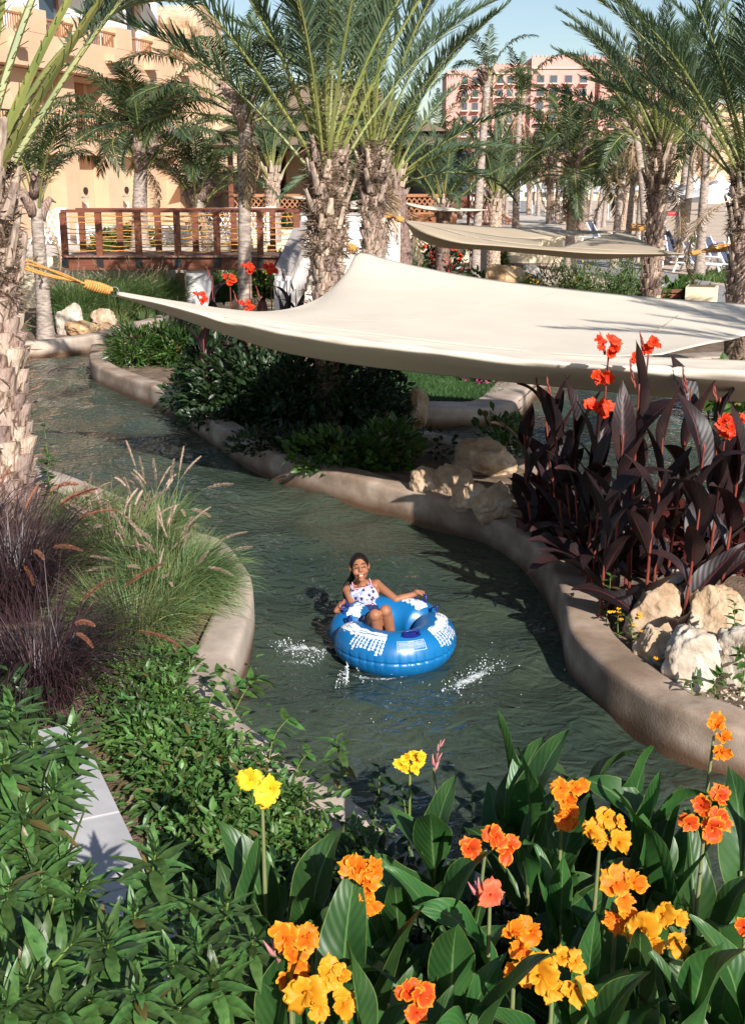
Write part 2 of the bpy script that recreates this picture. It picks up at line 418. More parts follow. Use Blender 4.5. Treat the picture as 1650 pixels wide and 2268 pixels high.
# ------------------------------------------------------------------ water
def water_mat():
    m = bpy.data.materials.new('river_water'); m.use_nodes = True
    t = m.node_tree; N, L = t.nodes, t.links
    b = N['Principled BSDF']
    b.inputs['Roughness'].default_value = 0.045
    b.inputs['IOR'].default_value = 1.33
    tc = N.new('ShaderNodeTexCoord')
    nz = N.new('ShaderNodeTexNoise'); nz.inputs['Scale'].default_value = 0.55; nz.inputs['Detail'].default_value = 4
    L.new(tc.outputs['Object'], nz.inputs['Vector'])
    cr = N.new('ShaderNodeValToRGB')
    cr.color_ramp.elements[0].position = 0.35; cr.color_ramp.elements[0].color = (0.026, 0.041, 0.030, 1)
    cr.color_ramp.elements[1].position = 0.65; cr.color_ramp.elements[1].color = (0.050, 0.064, 0.043, 1)
    L.new(nz.outputs['Fac'], cr.inputs['Fac']); L.new(cr.outputs['Color'], b.inputs['Base Color'])
    mp = N.new('ShaderNodeMapping'); mp.inputs['Scale'].default_value = (1.0, 1.25, 1.0); mp.inputs['Rotation'].default_value = (0, 0, 0.5)
    L.new(tc.outputs['Object'], mp.inputs['Vector'])
    n1 = N.new('ShaderNodeTexNoise'); n1.inputs['Scale'].default_value = 5.5; n1.inputs['Detail'].default_value = 1.6; n1.inputs['Distortion'].default_value = 1.1
    n2 = N.new('ShaderNodeTexNoise'); n2.inputs['Scale'].default_value = 15; n2.inputs['Detail'].default_value = 1.0; n2.inputs['Distortion'].default_value = 1.0
    L.new(mp.outputs[0], n1.inputs['Vector']); L.new(mp.outputs[0], n2.inputs['Vector'])
    b1 = N.new('ShaderNodeBump'); b1.inputs['Strength'].default_value = 0.8; b1.inputs['Distance'].default_value = 0.055
    b2 = N.new('ShaderNodeBump'); b2.inputs['Strength'].default_value = 0.4; b2.inputs['Distance'].default_value = 0.014
    L.new(n1.outputs['Fac'], b1.inputs['Height']); L.new(n2.outputs['Fac'], b2.inputs['Height'])
    L.new(b1.outputs[0], b2.inputs['Normal']); L.new(b2.outputs[0], b.inputs['Normal'])
    return m
M['water'] = water_mat()
TUBE_C = Vector((0.155, 8.42, 0.0))
def water_sheet():
    nx, ny = 240, 400
    xs = np.linspace(-9.5, 9.5, nx); ys = 2.6 + (np.linspace(0, 1, ny) ** 1.25) * 40
    X, Y = np.meshgrid(xs, ys)
    Z = np.zeros_like(X)
    g = np.random.default_rng(3)
    for k in range(46):
        lam = 0.40 * (2.2 / 0.40) ** g.random()
        th = R(40) + g.normal() * 1.1
        kx, ky = 2 * PI / lam * math.cos(th), 2 * PI / lam * math.sin(th)
        Z += 0.0034 * (lam / 0.7) ** 0.7 * np.sin(kx * X + ky * Y + g.random() * 6.28 + 0.8 * np.sin(0.9 * X + 0.7 * Y + k))
    d = np.hypot(X - TUBE_C.x, Y - TUBE_C.y)
    Z += 0.016 * np.sin((d - 0.5) * 2 * PI / 0.42) * np.exp(-np.clip(d - 0.5, 0, 9) / 0.8)
    fade = np.clip((30 - Y) / 8, 0.1, 1)
    V = np.stack([X, Y, Z * fade], -1).reshape(-1, 3)
    i = np.arange((nx - 1) * (ny - 1)); r, c = i // (nx - 1), i % (nx - 1)
    a = r * nx + c
    F = np.stack([a, a + 1, a + nx + 1, a + nx], 1)
    me = bpy.data.meshes.new('river_water')
    me.from_pydata(V.tolist(), [], F.tolist())
    me.polygons.foreach_set('use_smooth', [True] * len(F))
    me.materials.append(M['water'])
    tag(inst('river_water', me), kind='structure')
water_sheet()
polygon('river_bed', [(-60, -10), (60, -10), (60, 60), (-60, 60)], -0.75, M['soil'])

# ------------------------------------------------------------------ low walls along the river
WALL_Z = 0.32
def river_wall(name, path, width, side, label, cat='wall', seed=1, h=WALL_Z, m='wall'):
    g = random.Random(seed)
    prof = [(-0.03, -0.5), (0.0, 0.0), (0.004, h - 0.075), (0.010, h - 0.032), (0.022, h - 0.013), (0.042, h - 0.003), (0.07, h), (width - 0.06, h), (width - 0.02, h - 0.010), (width, h - 0.04), (width + 0.005, -0.1)]
    vs, fs = [], []
    n = len(prof)
    offs = [offset2(path, side * p[0]) for p in prof]
    for i in range(len(path)):
        wob = 0.012 * math.sin(i * 0.37 + seed) + g.uniform(-0.003, 0.003)
        for k, p in enumerate(prof):
            q = offs[k][i]
            vs.append((q.x, q.y, p[1] + (wob if k > 1 and k < n - 1 else 0)))
    for i in range(len(path) - 1):
        for k in range(n - 1):
            a = i * n + k
            f = (a, a + 1, a + n + 1, a + n)
            fs.append(f if side < 0 else f[::-1])
    mb = MB(); mb.add(vs, fs)
    for i0 in (0, (len(path) - 1) * n):
        mb.f.append(list(range(i0, i0 + n))); mb.m.append(0)
    o = mb.build(name, M[m], smooth=True)
    return tag(o, label, cat)

RW = [on(x, y) for x, y in ((203, 800), (200, 820), (206, 842), (235, 858), (300, 884), (360, 910), (420, 948), (500, 1008), (600, 1060), (700, 1096), (800, 1124), (900, 1152),
      (1000, 1182), (1080, 1214), (1150, 1258), (1200, 1310), (1228, 1370), (1243, 1425), (1258, 1485), (1324, 1564), (1400, 1618), (1475, 1664), (1560, 1700), (1650, 1732), (1800, 1775), (1990, 1810), (2300, 1848), (2800, 1885))]
RWp = smooth_path(RW, 7)
river_wall('river_wall', RWp, 0.33, 1, 'long curving shaded plaster wall along the island side of the river', seed=2, m='wall_shade')
LW = [on(x, y, WALL_Z) for x, y in ((20, 1010), (130, 1044), (236, 1080), (341, 1122), (381, 1140), (451, 1175), (501, 1199), (536, 1234), (556, 1268), (563, 1308), (556, 1355), (538, 1410), (512, 1468),
      (505, 1510), (522, 1560), (560, 1605), (602, 1641), (677, 1701), (777, 1766), (903, 1846), (1010, 1895), (1180, 1950), (1400, 2010), (1700, 2085), (2100, 2160))]
LWp = smooth_path(LW, 7)
LWi = offset2(LWp, 0.05)
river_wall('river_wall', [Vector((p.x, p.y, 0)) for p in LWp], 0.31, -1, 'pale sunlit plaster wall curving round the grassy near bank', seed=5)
FW = [on(x, y, WALL_Z) for x, y in ((-260, 790), (68, 757), (150, 750), (216, 742), (260, 730), (300, 719), (345, 709))]
FWp = smooth_path(FW + [Vector((-4.85, 29.6, .3)), Vector((-4.75, 34, .3)), Vector((-5.2, 40, .3))], 6)
river_wall('river_wall', [Vector((p.x, p.y, 0)) for p in FWp], 0.34, 1, 'low plaster wall below the boulders and tall grasses on the far bank', seed=8)

# ------------------------------------------------------------------ grounds
GZ = 0.235
isl = offset2(RWp, 0.22)
near_r = isl[-1]
island = [(p.x, p.y) for p in isl] + [(14, 4.6), (14, 6.0), (7.5, 6.4), (4.6, 7.2), (3.75, 9.0), (3.45, 10.6), (2.5, 12.3), (1.5, 14.2), (0.72, 15.2), (0.35, 16.1), (0.55, 16.85), (1.6, 17.0), (2.25, 17.7), (3.1, 20.2),
          (8, 22.5), (14, 23), (40, 23), (40, 48), (1.5, 48), (0.6, 40), (-1.9, 34), (-2.2, 28), (-2.35, 25.0), (-3.3, 23.0), (-4.3, 21.2)]
polygon('island_ground', island[::-1], GZ, M['soil'])
lb = offset2(LWp, -0.18)
left_bank = [(p.x, p.y) for p in lb] + [(2.6, 1.2), (-9, 1.2), (-9, 12.0), (-4.6, 12.9)]
polygon('near_bank_ground', left_bank, GZ, M['soil'])
fb = offset2(FWp, 0.2)
polygon('far_bank_ground', [(p.x, p.y) for p in fb] + [(-30, 40), (-30, 24)], GZ, M['soil'])
# curved banks of the little side pool seen through the dark cannas
SP_far = smooth_path([Vector((p[0], p[1], 0)) for p in ((0.28, 15.9), (0.5, 16.75), (1.55, 16.92), (2.2, 17.6), (3.05, 20.1), (4.6, 21.4), (7.9, 22.4), (12, 22.9))], 6)
river_wall('pool_edge', SP_far, 0.62, 1, 'stone ledge edging the side pool below the shaded lawn', cat='edging', seed=12, h=0.275)
SP_near = smooth_path([Vector((p[0], p[1], 0)) for p in ((7.5, 6.45), (4.65, 7.3), (3.8, 9.1), (3.5, 10.7), (2.55, 12.4), (1.55, 14.3), (0.78, 15.3))], 6)
river_wall('pool_edge', SP_near, 0.3, 1, 'plaster edge of the side pool behind the dark red canna bed', cat='edging', seed=13, h=0.27)

# beach beyond, path along the palms
polygon('beach_sand', [(5.5, 24.5), (5.5, 38), (7, 60), (12, 120), (14, 260), (600, 260), (600, 10), (14, 18), (14, 24)], 0.262, M['sand'])
polygon('far_garden_ground', [(0.6, 40), (1.5, 48), (6, 48), (7, 60), (12, 120), (14, 260), (-120, 260), (-120, 46), (-2, 46)], 0.255, M['soil'])
pth = smooth_path([Vector((16, 20.5, 0)), Vector((11.5, 27, 0)), Vector((9.6, 36, 0)), Vector((8.9, 50, 0)), Vector((9.7, 75, 0)), Vector((13.6, 105, 0)), Vector((18.7, 150, 0)), Vector((22, 190, 0))], 8)
pl, pr = offset2(pth, 1.45), offset2(pth, -1.45)
polygon('beach_path', [(p.x, p.y) for p in pl] + [(p.x, p.y) for p in pr[::-1]], 0.275, M['path'])
polygon('garden_soil', [(1.2, 24.6), (5.4, 24.6), (5.4, 38), (7, 50), (5.2, 50), (2, 47.5)], 0.266, M['soil'])

# terrace in front of the hotel
TZ = 1.55
mb = MB()
tp = [(-5.3, 31.0), (-5.3, 47.5), (7.5, 47.5), (9, 60), (9, 66), (-40, 66), (-40, 31.0)]
o = polygon('hotel_terrace', tp, TZ, M['paving'])
vs = [(x, y, TZ - 0.004) for x, y in tp] + [(x, y, -0.2) for x, y in tp]
n = len(tp)
mb.add(vs, [(i, i + n, (i + 1) % n + n, (i + 1) % n) for i in range(n)])
tag(mb.build('terrace_face', M['cream']), kind='structure')

# concrete coping at the lower left: long slabs with open joints
cs = []
edge = [on(x, y, 0.62) for x, y in ((172, 1600), (208, 1665), (238, 1745), (287, 1846), (330, 1950), (372, 2043), (440, 2180), (520, 2330))]
cop = empty('garden_wall', (edge[3].x, edge[3].y, GZ), 0, 'low grey garden wall with smooth concrete capping beside the oleander', 'wall')
base = Vector((edge[3].x, edge[3].y, GZ))
joints = [0.0, 0.13, 0.375, 0.60, 0.84, 1.0]
E = smooth_path(edge, 10)
D = E[-1] - E[0]; D.z = 0
Nn = Vector((D.y, -D.x, 0)).normalized()
if Nn.x > 0: Nn = -Nn
for i in range(5):
    a = E[0] + D * joints[i]; b = E[0] + D * joints[i + 1] - D.normalized() * 0.006
    q = [a, b, b + Nn * 0.36, a + Nn * 0.36]
    mb = MB()
    dz = 0.0015 * (i % 2)
    vs = [(p.x - base.x, p.y - base.y, 0.52 - GZ) for p in q] + [(p.x - base.x, p.y - base.y, 0.62 + dz - GZ) for p in q]
    mb.add(vs, [(3, 2, 1, 0), (4, 5, 6, 7), (0, 1, 5, 4), (1, 2, 6, 5), (2, 3, 7, 6), (3, 0, 4, 7)])
    me = mb.mesh('coping_slab', M['concrete'], smooth=False)
    bm = bmesh.new(); bm.from_mesh(me); bmesh.ops.recalc_face_normals(bm, faces=bm.faces)
    bmesh.ops.bevel(bm, geom=bm.edges[:], offset=0.006, segments=2, affect='EDGES'); bm.to_mesh(me); bm.free()
    inst('coping_slab', me, cop)
a, b = E[0], E[-1]
mb = MB()
q = [a + Nn * 0.02, b + Nn * 0.02, b + Nn * 0.34, a + Nn * 0.34]
vs = [(p.x - base.x, p.y - base.y, 0) for p in q] + [(p.x - base.x, p.y - base.y, 0.52 - GZ) for p in q]
mb.add(vs, [(3, 2, 1, 0), (0, 1, 5, 4), (1, 2, 6, 5), (2, 3, 7, 6), (3, 0, 4, 7)])
mb.build('wall_core', M['concrete'], cop)

# lawn beside the pool, in the shade of the awning
def grass_patch(name, poly, n, h, m, z, label=None, seed=1, spread=0.5, width=0.006, kind='stuff'):
    g = np.random.default_rng(seed)
    P = [Vector((p[0], p[1], 0)) for p in poly]
    tris = tessellate_polygon([P])
    ar = np.array([abs((P[b] - P[a]).cross(P[c] - P[a]).z) / 2 for a, b, c in tris]); ar /= ar.sum()
    ti = g.choice(len(tris), n, p=ar)
    r1, r2 = g.random(n), g.random(n)
    fl = r1 + r2 > 1; r1[fl] = 1 - r1[fl]; r2[fl] = 1 - r2[fl]
    A = np.array([[P[a].x, P[a].y] for a, b, c in tris])[ti]
    B = np.array([[P[b].x, P[b].y] for a, b, c in tris])[ti]
    Cc = np.array([[P[c].x, P[c].y] for a, b, c in tris])[ti]
    xy = A + (B - A) * r1[:, None] + (Cc - A) * r2[:, None]
    locs = np.column_stack([xy, np.full(n, z)])
    d = g.normal(0, spread, (n, 3)); d[:, 2] = 1
    sc = h * (0.6 + 0.8 * g.random(n))
    m3 = dirs_to_mats(d, g.random(n) * 6.28, sc, np.full(n, 1.0))
    tv = [(-width, 0, 0), (width, 0, 0), (0, 0.12, 1.0)]
    me = np_mesh(name, [(*scatter(tv, [(0, 1, 2)], m3, locs, g.random(n)), 0)], m, smooth=False)
    return tag(inst(name, me), kind=kind)
lawn_poly = [(-0.6, 17.3), (0.4, 17.45), (1.5, 17.5), (2.1, 18.4), (2.7, 20.6), (2.0, 22.5), (-0.2, 22.8), (-1.2, 20.5)]
polygon('lawn_turf', lawn_poly, GZ + 0.012, M['turf'])
grass_patch('lawn_grass', lawn_poly, 26000, 0.06, M['lawn'], GZ + 0.01, seed=4, width=0.007)
for k, (cx, cy, rx, ry) in enumerate(((13.6, 40, 3.0, 3.2), (17.5, 45, 4.5, 2.6), (11.9, 58, 1.3, 7), (15, 66, 3, 4))):
    pl_ = [(cx + rx * math.cos(a * 0.5236), cy + ry * math.sin(a * 0.5236)) for a in range(12)]
    grass_patch('beach_grass', pl_, 5000, 0.16, M['leaff'], 0.27, seed=20 + k, width=0.03)
# ------------------------------------------------------------------ footbridge
BX0, BX1 = at(141, 468, 28.5).x, at(664, 468, 28.5).x
BY = at(400, 468, 28.5).y
Bz, Rz_ = 1.68, 2.73
def bx(px): return at(px, 468, 28.5).x
br = empty('footbridge', ((BX0 + BX1) / 2, BY, GZ), 0, 'red brown timber footbridge with rope railings over the river', 'bridge')
bo = Vector(br.location)
def Bl(x, y, z): return (x - bo.x, y - bo.y, z - bo.z)
frontx = [bx(p) for p in (139, 217, 304, 391, 479, 575, 657)]
rearx = [at(p, 468, 29.9).x for p in (179, 263, 348, 431, 517, 603)]
DEPTH = 1.5
def bpart(name, lo, hi, m):
    mb = MB(); mb.box(Bl(*lo), Bl(*hi))
    me = mb.mesh(name, m, smooth=False)
    return inst(name, me, br)
for row, xs, y in ((0, frontx, BY), (1, rearx, BY + DEPTH)):
    for i, x in enumerate(xs):
        bpart('post', (x - 0.075, y - 0.06, 1.40), (x + 0.075, y + 0.06, Rz_ - 0.03), M['wood'])
        if row == 0: bpart('bracket', (x - 0.083, y - 0.075, 1.40), (x + 0.083, y - 0.062, 1.62), M['iron'])
    x0, x1 = (BX0 - 0.05, BX1) 
    bpart('handrail', (x0, y - 0.09, Rz_ - 0.028), (x1, y + 0.09, Rz_ + 0.04), M['woodh'])
    bpart('beam', (x0, y - 0.045, 1.335), (x1, y + 0.045, 1.635), M['woodh'])
    for k in range(7):
        z = Bz + 0.13 + k * 0.135
        mb = MB(); g = random.Random(k + row * 20)
        pts = []
        for i in range(len(xs) - 1):
            a, b = xs[i], xs[i + 1]
            sag = g.uniform(0.0, 0.035) + (0.05 if g.random() < 0.12 else 0)
            for q in range(6):
                f = q / 6
                pts.append(Bl(a + (b - a) * f, y - 0.005, z + g.uniform(-0.004, 0.004) - sag * 4 * f * (1 - f)))
        pts.append(Bl(xs[-1], y - 0.005, z))
        mb.tube(pts, 0.0125, n=6)
        mb.build('rope', M['rope'], br, smooth=True)
nb = 34
for i in range(nb):
    a = BX0 + (BX1 - BX0) * i / nb
    mb = MB(); mb.box(Bl(a, BY - 0.14, 1.64), Bl(a + (BX1 - BX0) / nb - 0.008, BY + DEPTH + 0.14, 1.68))
    mb.build('deck_board', M['deck'], br)
xa, xb = at(403, 640, 28.4).x, at(459, 640, 28.4).x
bpart('pillar', (xa, BY + 0.1, GZ - 0.3), (xb, BY + 0.75, 1.33), M['white'])
bpart('pile', (xa - 0.21, BY - 0.05, GZ - 0.3), (xa - 0.03, BY + 0.13, 1.25), M['wood'])

# white parapet and stairs at the bridge's right end
pp = empty('stair_parapet', (bx(664) + 0.6, BY - 1.0, GZ), 0, 'white rendered parapet with grey capping and steps at the right end of the footbridge', 'wall')
po = Vector(pp.location)
def ppart(name, vs, fs, m):
    mb = MB(); mb.add([(v[0] - po.x, v[1] - po.y, v[2] - po.z) for v in vs], fs)
    return mb.build(name, m, pp)
BOX = [(3, 2, 1, 0), (4, 5, 6, 7), (0, 1, 5, 4), (1, 2, 6, 5), (2, 3, 7, 6), (3, 0, 4, 7)]
def pbox(name, lo, hi, m):
    x0, y0, z0 = lo; x1, y1, z1 = hi
    return ppart(name, [(x0, y0, z0), (x1, y0, z0), (x1, y1, z0), (x0, y1, z0), (x0, y0, z1), (x1, y0, z1), (x1, y1, z1), (x0, y1, z1)], BOX, m)
wx0, wx1 = bx(664), at(886, 470, 28.8).x
zt = 2.62
pbox('back_wall', (wx0 + 0.0, BY + 0.55, GZ - 0.2), (wx1 - 0.36, BY + 0.85, zt), M['white'])
pbox('capping', (wx0 - 0.04, BY + 0.51, zt + 0.002), (wx1 - 0.36, BY + 0.89, zt + 0.06), M['capstone'])
pbox('end_pillar', (wx1 - 0.36, BY + 0.2, GZ - 0.2), (wx1, BY + 0.9, zt + 0.05), M['white'])
pbox('pillar_capping', (wx1 - 0.38, BY + 0.17, zt + 0.052), (wx1 + 0.02, BY + 0.93, zt + 0.10), M['capstone'])
# sloping side wall, coming down towards the river
T0, T1 = at(672, 492, 28.6), at(626, 604, 25.6)
xl0, xl1 = T0.x - 0.0, T1.x
wd = 0.34
y0, y1 = BY + 0.55, T1.y
def slope(name, z_off0, z_off1, dx, m, base=False):
    vs = []
    for (x, y, zt_) in ((T0.x, y0, T0.z), (T1.x, y1, T1.z)):
        zb = GZ - 0.2 if base else zt_ + z_off0
        for xx, zz in ((x - wd / 2 - dx, zb), (x + wd / 2 + dx, zb), (x + wd / 2 + dx, zt_ + z_off1), (x - wd / 2 - dx, zt_ + z_off1)):
            vs.append((xx, y - (0.03 if dx and y == y1 else 0), zz))
    ppart(name, vs, [(0, 1, 2, 3), (7, 6, 5, 4), (1, 5, 6, 2), (4, 0, 3, 7), (3, 2, 6, 7), (0, 4, 5, 1)], m)
slope('side_wall', 0, -0.05, 0.0, M['white'], True)
slope('sloping_capping', -0.048, 0.02, 0.03, M['capstone'])
pbox('newel', (T1.x - wd / 2 + 0.005, T1.y - 0.36, GZ - 0.2), (T1.x + wd / 2 - 0.005, T1.y - 0.002, T1.z - 0.16), M['white'])
ns = 9
for i in range(ns):
    f = i / ns
    ya = T1.y + 0.3 + (BY + 0.2 - T1.y - 0.3) * f
    yb = T1.y + 0.3 + (BY + 0.2 - T1.y - 0.3) * (f + 1 / ns) - 0.002
    xc = T1.x + (T0.x - T1.x) * f + wd / 2 + 0.14
    pbox('step', (xc, ya, GZ - 0.2), (xc + 1.5, yb, GZ + 0.15 + (Bz - GZ - 0.15) * (i + 1) / ns), M['paving'])
pbox('landing', (wx0 + 0.2, BY - 0.2 + 0.41, GZ - 0.2), (wx0 + 2.0, BY + 0.53, Bz), M['paving'])

# ------------------------------------------------------------------ ochre hotel on the left
HA = Vector((-11.1, 42.6, TZ))
HD = Vector((0.317, 0.948, 0)).normalized()
hotel = empty('hotel_building', HA, math.atan2(HD.y, HD.x), 'ochre hotel wing with white upper storey, recessed bays and balconies on the left', 'building')
def hb(name, lo, hi, m, parent=None, bev=0):
    mb = MB(); mb.box((lo[0], lo[1], lo[2] - TZ), (hi[0], hi[1], hi[2] - TZ))
    return mb.build(name, m, parent or hotel)
# local x along the facade, +y into the building
bays = [(-4.0, -2.1), (-1.15, 0.75), (1.68, 3.63), (4.62, 6.65), (7.39, 9.35)]
edges = [-8.0] + [v for b in bays for v in b] + [10.4]
for i in range(0, len(edges), 2):
    hb('pilaster', (edges[i], 0, TZ), (edges[i + 1], 0.65, 7.0), M['ochre'])
hb('back_wall', (-8, 0.66, TZ), (10.4, 1.0, 7.0), M['ochre'])
hb('end_wall', (10.39, 0.3, TZ), (10.41, 8, 8.0), M['ochre'])
for i, (a, b) in enumerate(bays):
    hb('spandrel', (a, 0.10, 4.3), (b, 0.64, 4.78), M['ochre'])
    hb('lintel', (a, 0.10, 6.85), (b, 0.64, 7.0), M['ochre'])
    hb('recess_shade', (a + 0.02, 0.60, TZ + 0.02), (a + 0.62, 0.655, 4.28), M['ochre_d'])  # brown strip stands for the jamb's shade on the recess wall
    hb('loggia_opening', (a + 0.1, 0.61, 4.82), (b - 0.35, 0.657, 6.84), M['ochre_d'])
    w_ = hb('window', (a + 0.25, 0.58, 4.84), (a + 1.05, 0.607, 6.6), M['wood'])
    hb('pane', (a + 0.31, 0.565, 4.92), (a + 0.99, 0.578, 6.5), M['glass'], w_)
    mb = MB()
    for k in range(12):
        x = a + 0.06 + (b - a - 0.12) * k / 11
        mb.box((x - 0.012, 0.12, 4.78 - TZ), (x + 0.012, 0.145, 5.62 - TZ))
    mb.box((a + 0.01, 0.105, 5.62 - TZ), (b - 0.01, 0.16, 5.68 - TZ))
    mb.build('balustrade', M['iron'], hotel)
    if i in (2, 3):
        mb = MB(); mb.tube([(b - 0.62, 0.655, 3.05 - TZ), (b - 0.62, 0.60, 3.05 - TZ)], 0.13, n=16); mb.build('round_vent', M['iron'], hotel)
        hb('notice', (b - 0.68, 0.63, 2.35), (b - 0.5, 0.658, 2.6), M['white'])
        mb = MB(); mb.tube([(a + 0.72, 0.3, 2.78 - TZ), (a + 0.72, 0.3, 2.86 - TZ)], [0.10, 0.2], n=12); mb.build('wall_lamp', M['white'], hotel)
# cornice and balcony storey
hb('balcony_parapet', (-8, -0.55, 7.02), (10.5, 0.0, 8.08), M['ochre'])
hb('floor_slab', (-8, 0.01, 7.03), (10.39, 2.6, 7.5), M['ochre'])
for x in (-5.7, -2.8, 0.05, 2.94, 5.8, 8.6): hb('corbel', (x, -0.95, 7.5), (x + 0.5, -0.552, 7.8), M['ochre'])
piers = [(-4.6, -3.5), (-1.75, -0.65), (1.05, 2.1), (3.85, 4.95), (6.66, 7.8), (9.42, 10.5)]
for a, b in piers: hb('pier', (a, -0.56, 8.085), (b, 0.02, 8.82), M['ochre'])
for i in range(len(piers) - 1):
    a, b = piers[i][1], piers[i + 1][0]
    mb = MB()
    nbar = int((b - a) / 0.13)
    for k in range(1, nbar):
        x = a + (b - a) * k / nbar
        mb.box((x - 0.016, -0.5, 8.08 - TZ), (x + 0.016, -0.47, 8.53 - TZ))
    mb.box((a + 0.004, -0.53, 8.53 - TZ), (b - 0.004, -0.44, 8.60 - TZ))
    mb.build('balustrade', M['ochre_d'], hotel)
up = [(-7, -4.8), (-2.8, -0.9), (1.2, 2.9), (4.2, 5.6), (7.2, 8.4)]
e2 = [-8] + [v for b in up for v in b] + [9.75]
for i in range(0, len(e2), 2): hb('upper_wall', (e2[i], 0.9, 7.51), (e2[i + 1], 1.3, 17.0), M['white'])
for a, b in up:
    hb('upper_band', (a, 0.92, 10.3), (b, 1.28, 11.3), M['white'])
    f = hb('door', (a + 0.02, 1.18, 7.52), (b - 0.02, 1.27, 10.28), M['ochre_d'])
    hb('pane', (a + 0.2, 1.155, 7.65), (b - 0.2, 1.178, 10.1), M['glass'], f)
    f = hb('window', (a + 0.02, 1.18, 11.32), (b - 0.02, 1.27, 14.0), M['ochre_d'])
    hb('pane', (a + 0.2, 1.155, 11.45), (b - 0.2, 1.178, 13.8), M['glass'], f)
    hb('canopy', (a - 0.3, -0.1, 10.32), (b + 0.3, 0.897, 10.55), M['white'])
hb('upper_end', (9.74, 0.92, 7.51), (9.76, 10, 17), M['white'])
# two balcony chairs behind the railings
for x in (5.1, 8.2):
    p = HA + HD * x + Vector((-HD.y, HD.x, 0)) * 0.45
    c = empty('balcony_chair', (p.x, p.y, 7.5), 2.0, 'metal chair on the hotel balcony %s' % ('nearer the centre bay' if x < 6 else 'at the far end bay'), 'chair', 'chairs on the hotel balcony')
    mb = MB(); mb.box((-0.25, -0.25, 0.55), (0.25, 0.25, 0.6)); mb.build('seat', M['iron'], c)
    mb = MB(); mb.box((-0.25, 0.21, 0.6), (0.25, 0.25, 1.15)); mb.build('backrest', M['iron'], c)
    for sx in (-0.22, 0.22):
        for sy in (-0.22, 0.22):
            mb = MB(); mb.box((sx - 0.02, sy - 0.02, 0), (sx + 0.02, sy + 0.02, 0.55)); mb.build('leg', M['iron'], c)

# ------------------------------------------------------------------ rocky cliffs
def cliff(name, x0, x1, y0, depth, hfun, seed, label=None, nx=70, nz=26, rot=0.0, m=None):
    g = np.random.default_rng(seed)
    from mathutils import noise
    vs, fs = [], []
    for i in range(nx + 1):
        u = i / nx
        H = hfun(u)
        for j in range(nz + 1):
            v = j / nz
            x = x0 + (x1 - x0) * u
            z = -0.5 + (H + 0.5) * min(1, v / 0.75)
            back = depth * max(0, (v - 0.7) / 0.3)
            nn = noise.fractal(Vector((x * 0.16, z * 0.26, seed)), 0.8, 2.2, 8)
            led = math.floor(z * 0.55 + 0.6 * noise.noise(Vector((x * 0.05, 0, seed)))) * 0.5
            y = y0 + back - nn * 2.0 + led + 0.15 * z
            zz = z + 0.9 * noise.noise(Vector((x * 0.3, y * 0.2, seed + 3))) * (v > 0.5)
            vs.append((x, y, zz))
    n = nz + 1
    for i in range(nx):
        for j in range(nz):
            a = i * n + j
            fs.append((a, a + n, a + n + 1, a + 1))
    mb = MB(); mb.add(vs, fs)
    o = mb.build(name, m or M['cliff'], smooth=False)
    if rot:
        c = Vector(((x0 + x1) / 2, y0, 0))
        mtx = Matrix.Translation(c) @ Matrix.Rotation(rot, 4, 'Z') @ Matrix.Translation(-c)
        o.matrix_world = mtx
    return tag(o, kind='structure')
cliff('rocky_cliff', -20, -5, 84, 14, lambda u: 15.5 if u < 0.5 else 15.5 - 7 * min(1, (u - 0.5) / 0.1) - 4 * max(0, (u - 0.6) / 0.4), 3, nx=120, nz=50)
cliff('rocky_bank', -11, -2.5, 57, 8, lambda u: 5.6 - 2.6 * u, 6, nx=50)
cliff('beach_cliff', 22, 150, 196, 60, lambda u: (15 if u > 0.28 else 4 + 11 * u / 0.28) + 2.0 * math.sin(u * 9) - 2 * (u < 0.1), 9, nx=150, nz=30)
cliff('far_hill', -40, 60, 250, 60, lambda u: 9 + 3 * math.sin(u * 5), 12, nx=80, m=M['cliff'])
polygon('far_land', [(-1500, 259), (1500, 259), (1500, 2400), (-1500, 2400)], 0.24, M['sand'])
polygon('left_land', [(-1500, -20), (-29.9, -20), (-29.9, 40), (-39.9, 46), (-120, 46), (-120, 259), (-1500, 259)], 0.22, M['sand'])
polygon('right_land', [(600, 259), (1500, 259), (1500, -20), (40.1, -20), (40.1, 9.9), (600, 9.9)], 0.22, M['sand'])

# ------------------------------------------------------------------ pink hotel far off
PHX, PHY = at(1010, 300, 205).x, 212.0
pk = empty('pink_hotel', (PHX + 20, PHY, 0.3), 0, 'large pink crenellated hotel on the hill beyond the palms', 'building')
pm = 2600 / 204.0
def hz(py): return 3.5 + (395 - py) / pm * 1.0
def pb(name, px0, px1, py0, py1, m, dy0=0.0, dy1=6.0, parent=None):
    x0, x1 = (px0 - 1010) / pm - 20, (px1 - 1010) / pm - 20
    mb = MB(); mb.box((x0, dy0, hz(py1) - 0.3), (x1, dy1, hz(py0) - 0.3))
    return mb.build(name, m, parent or pk)
pb('wing', 985, 1085, 172, 395, M['pink'], 1.0, 14)
pb('block', 1085, 1165, 160, 395, M['pink'], 0.0, 12)
pb('tower_block', 1165, 1310, 146, 395, M['pink'], -1.5, 12)
pb('gable_block', 1310, 1500, 150, 395, M['pink'], -3.0, 12)
for (a, b, y, d, st) in ((985, 1084, 172, 1.0, 9), (1086, 1164, 160, 0.0, 9), (1166, 1309, 146, -1.5, 9), (1311, 1499, 150, -3.0, 9)):
    x = a
    while x < b - 4:
        pb('merlon', x, x + 5, y - 4, y - 0.02, M['pink'], d, d + 0.8)
        x += st
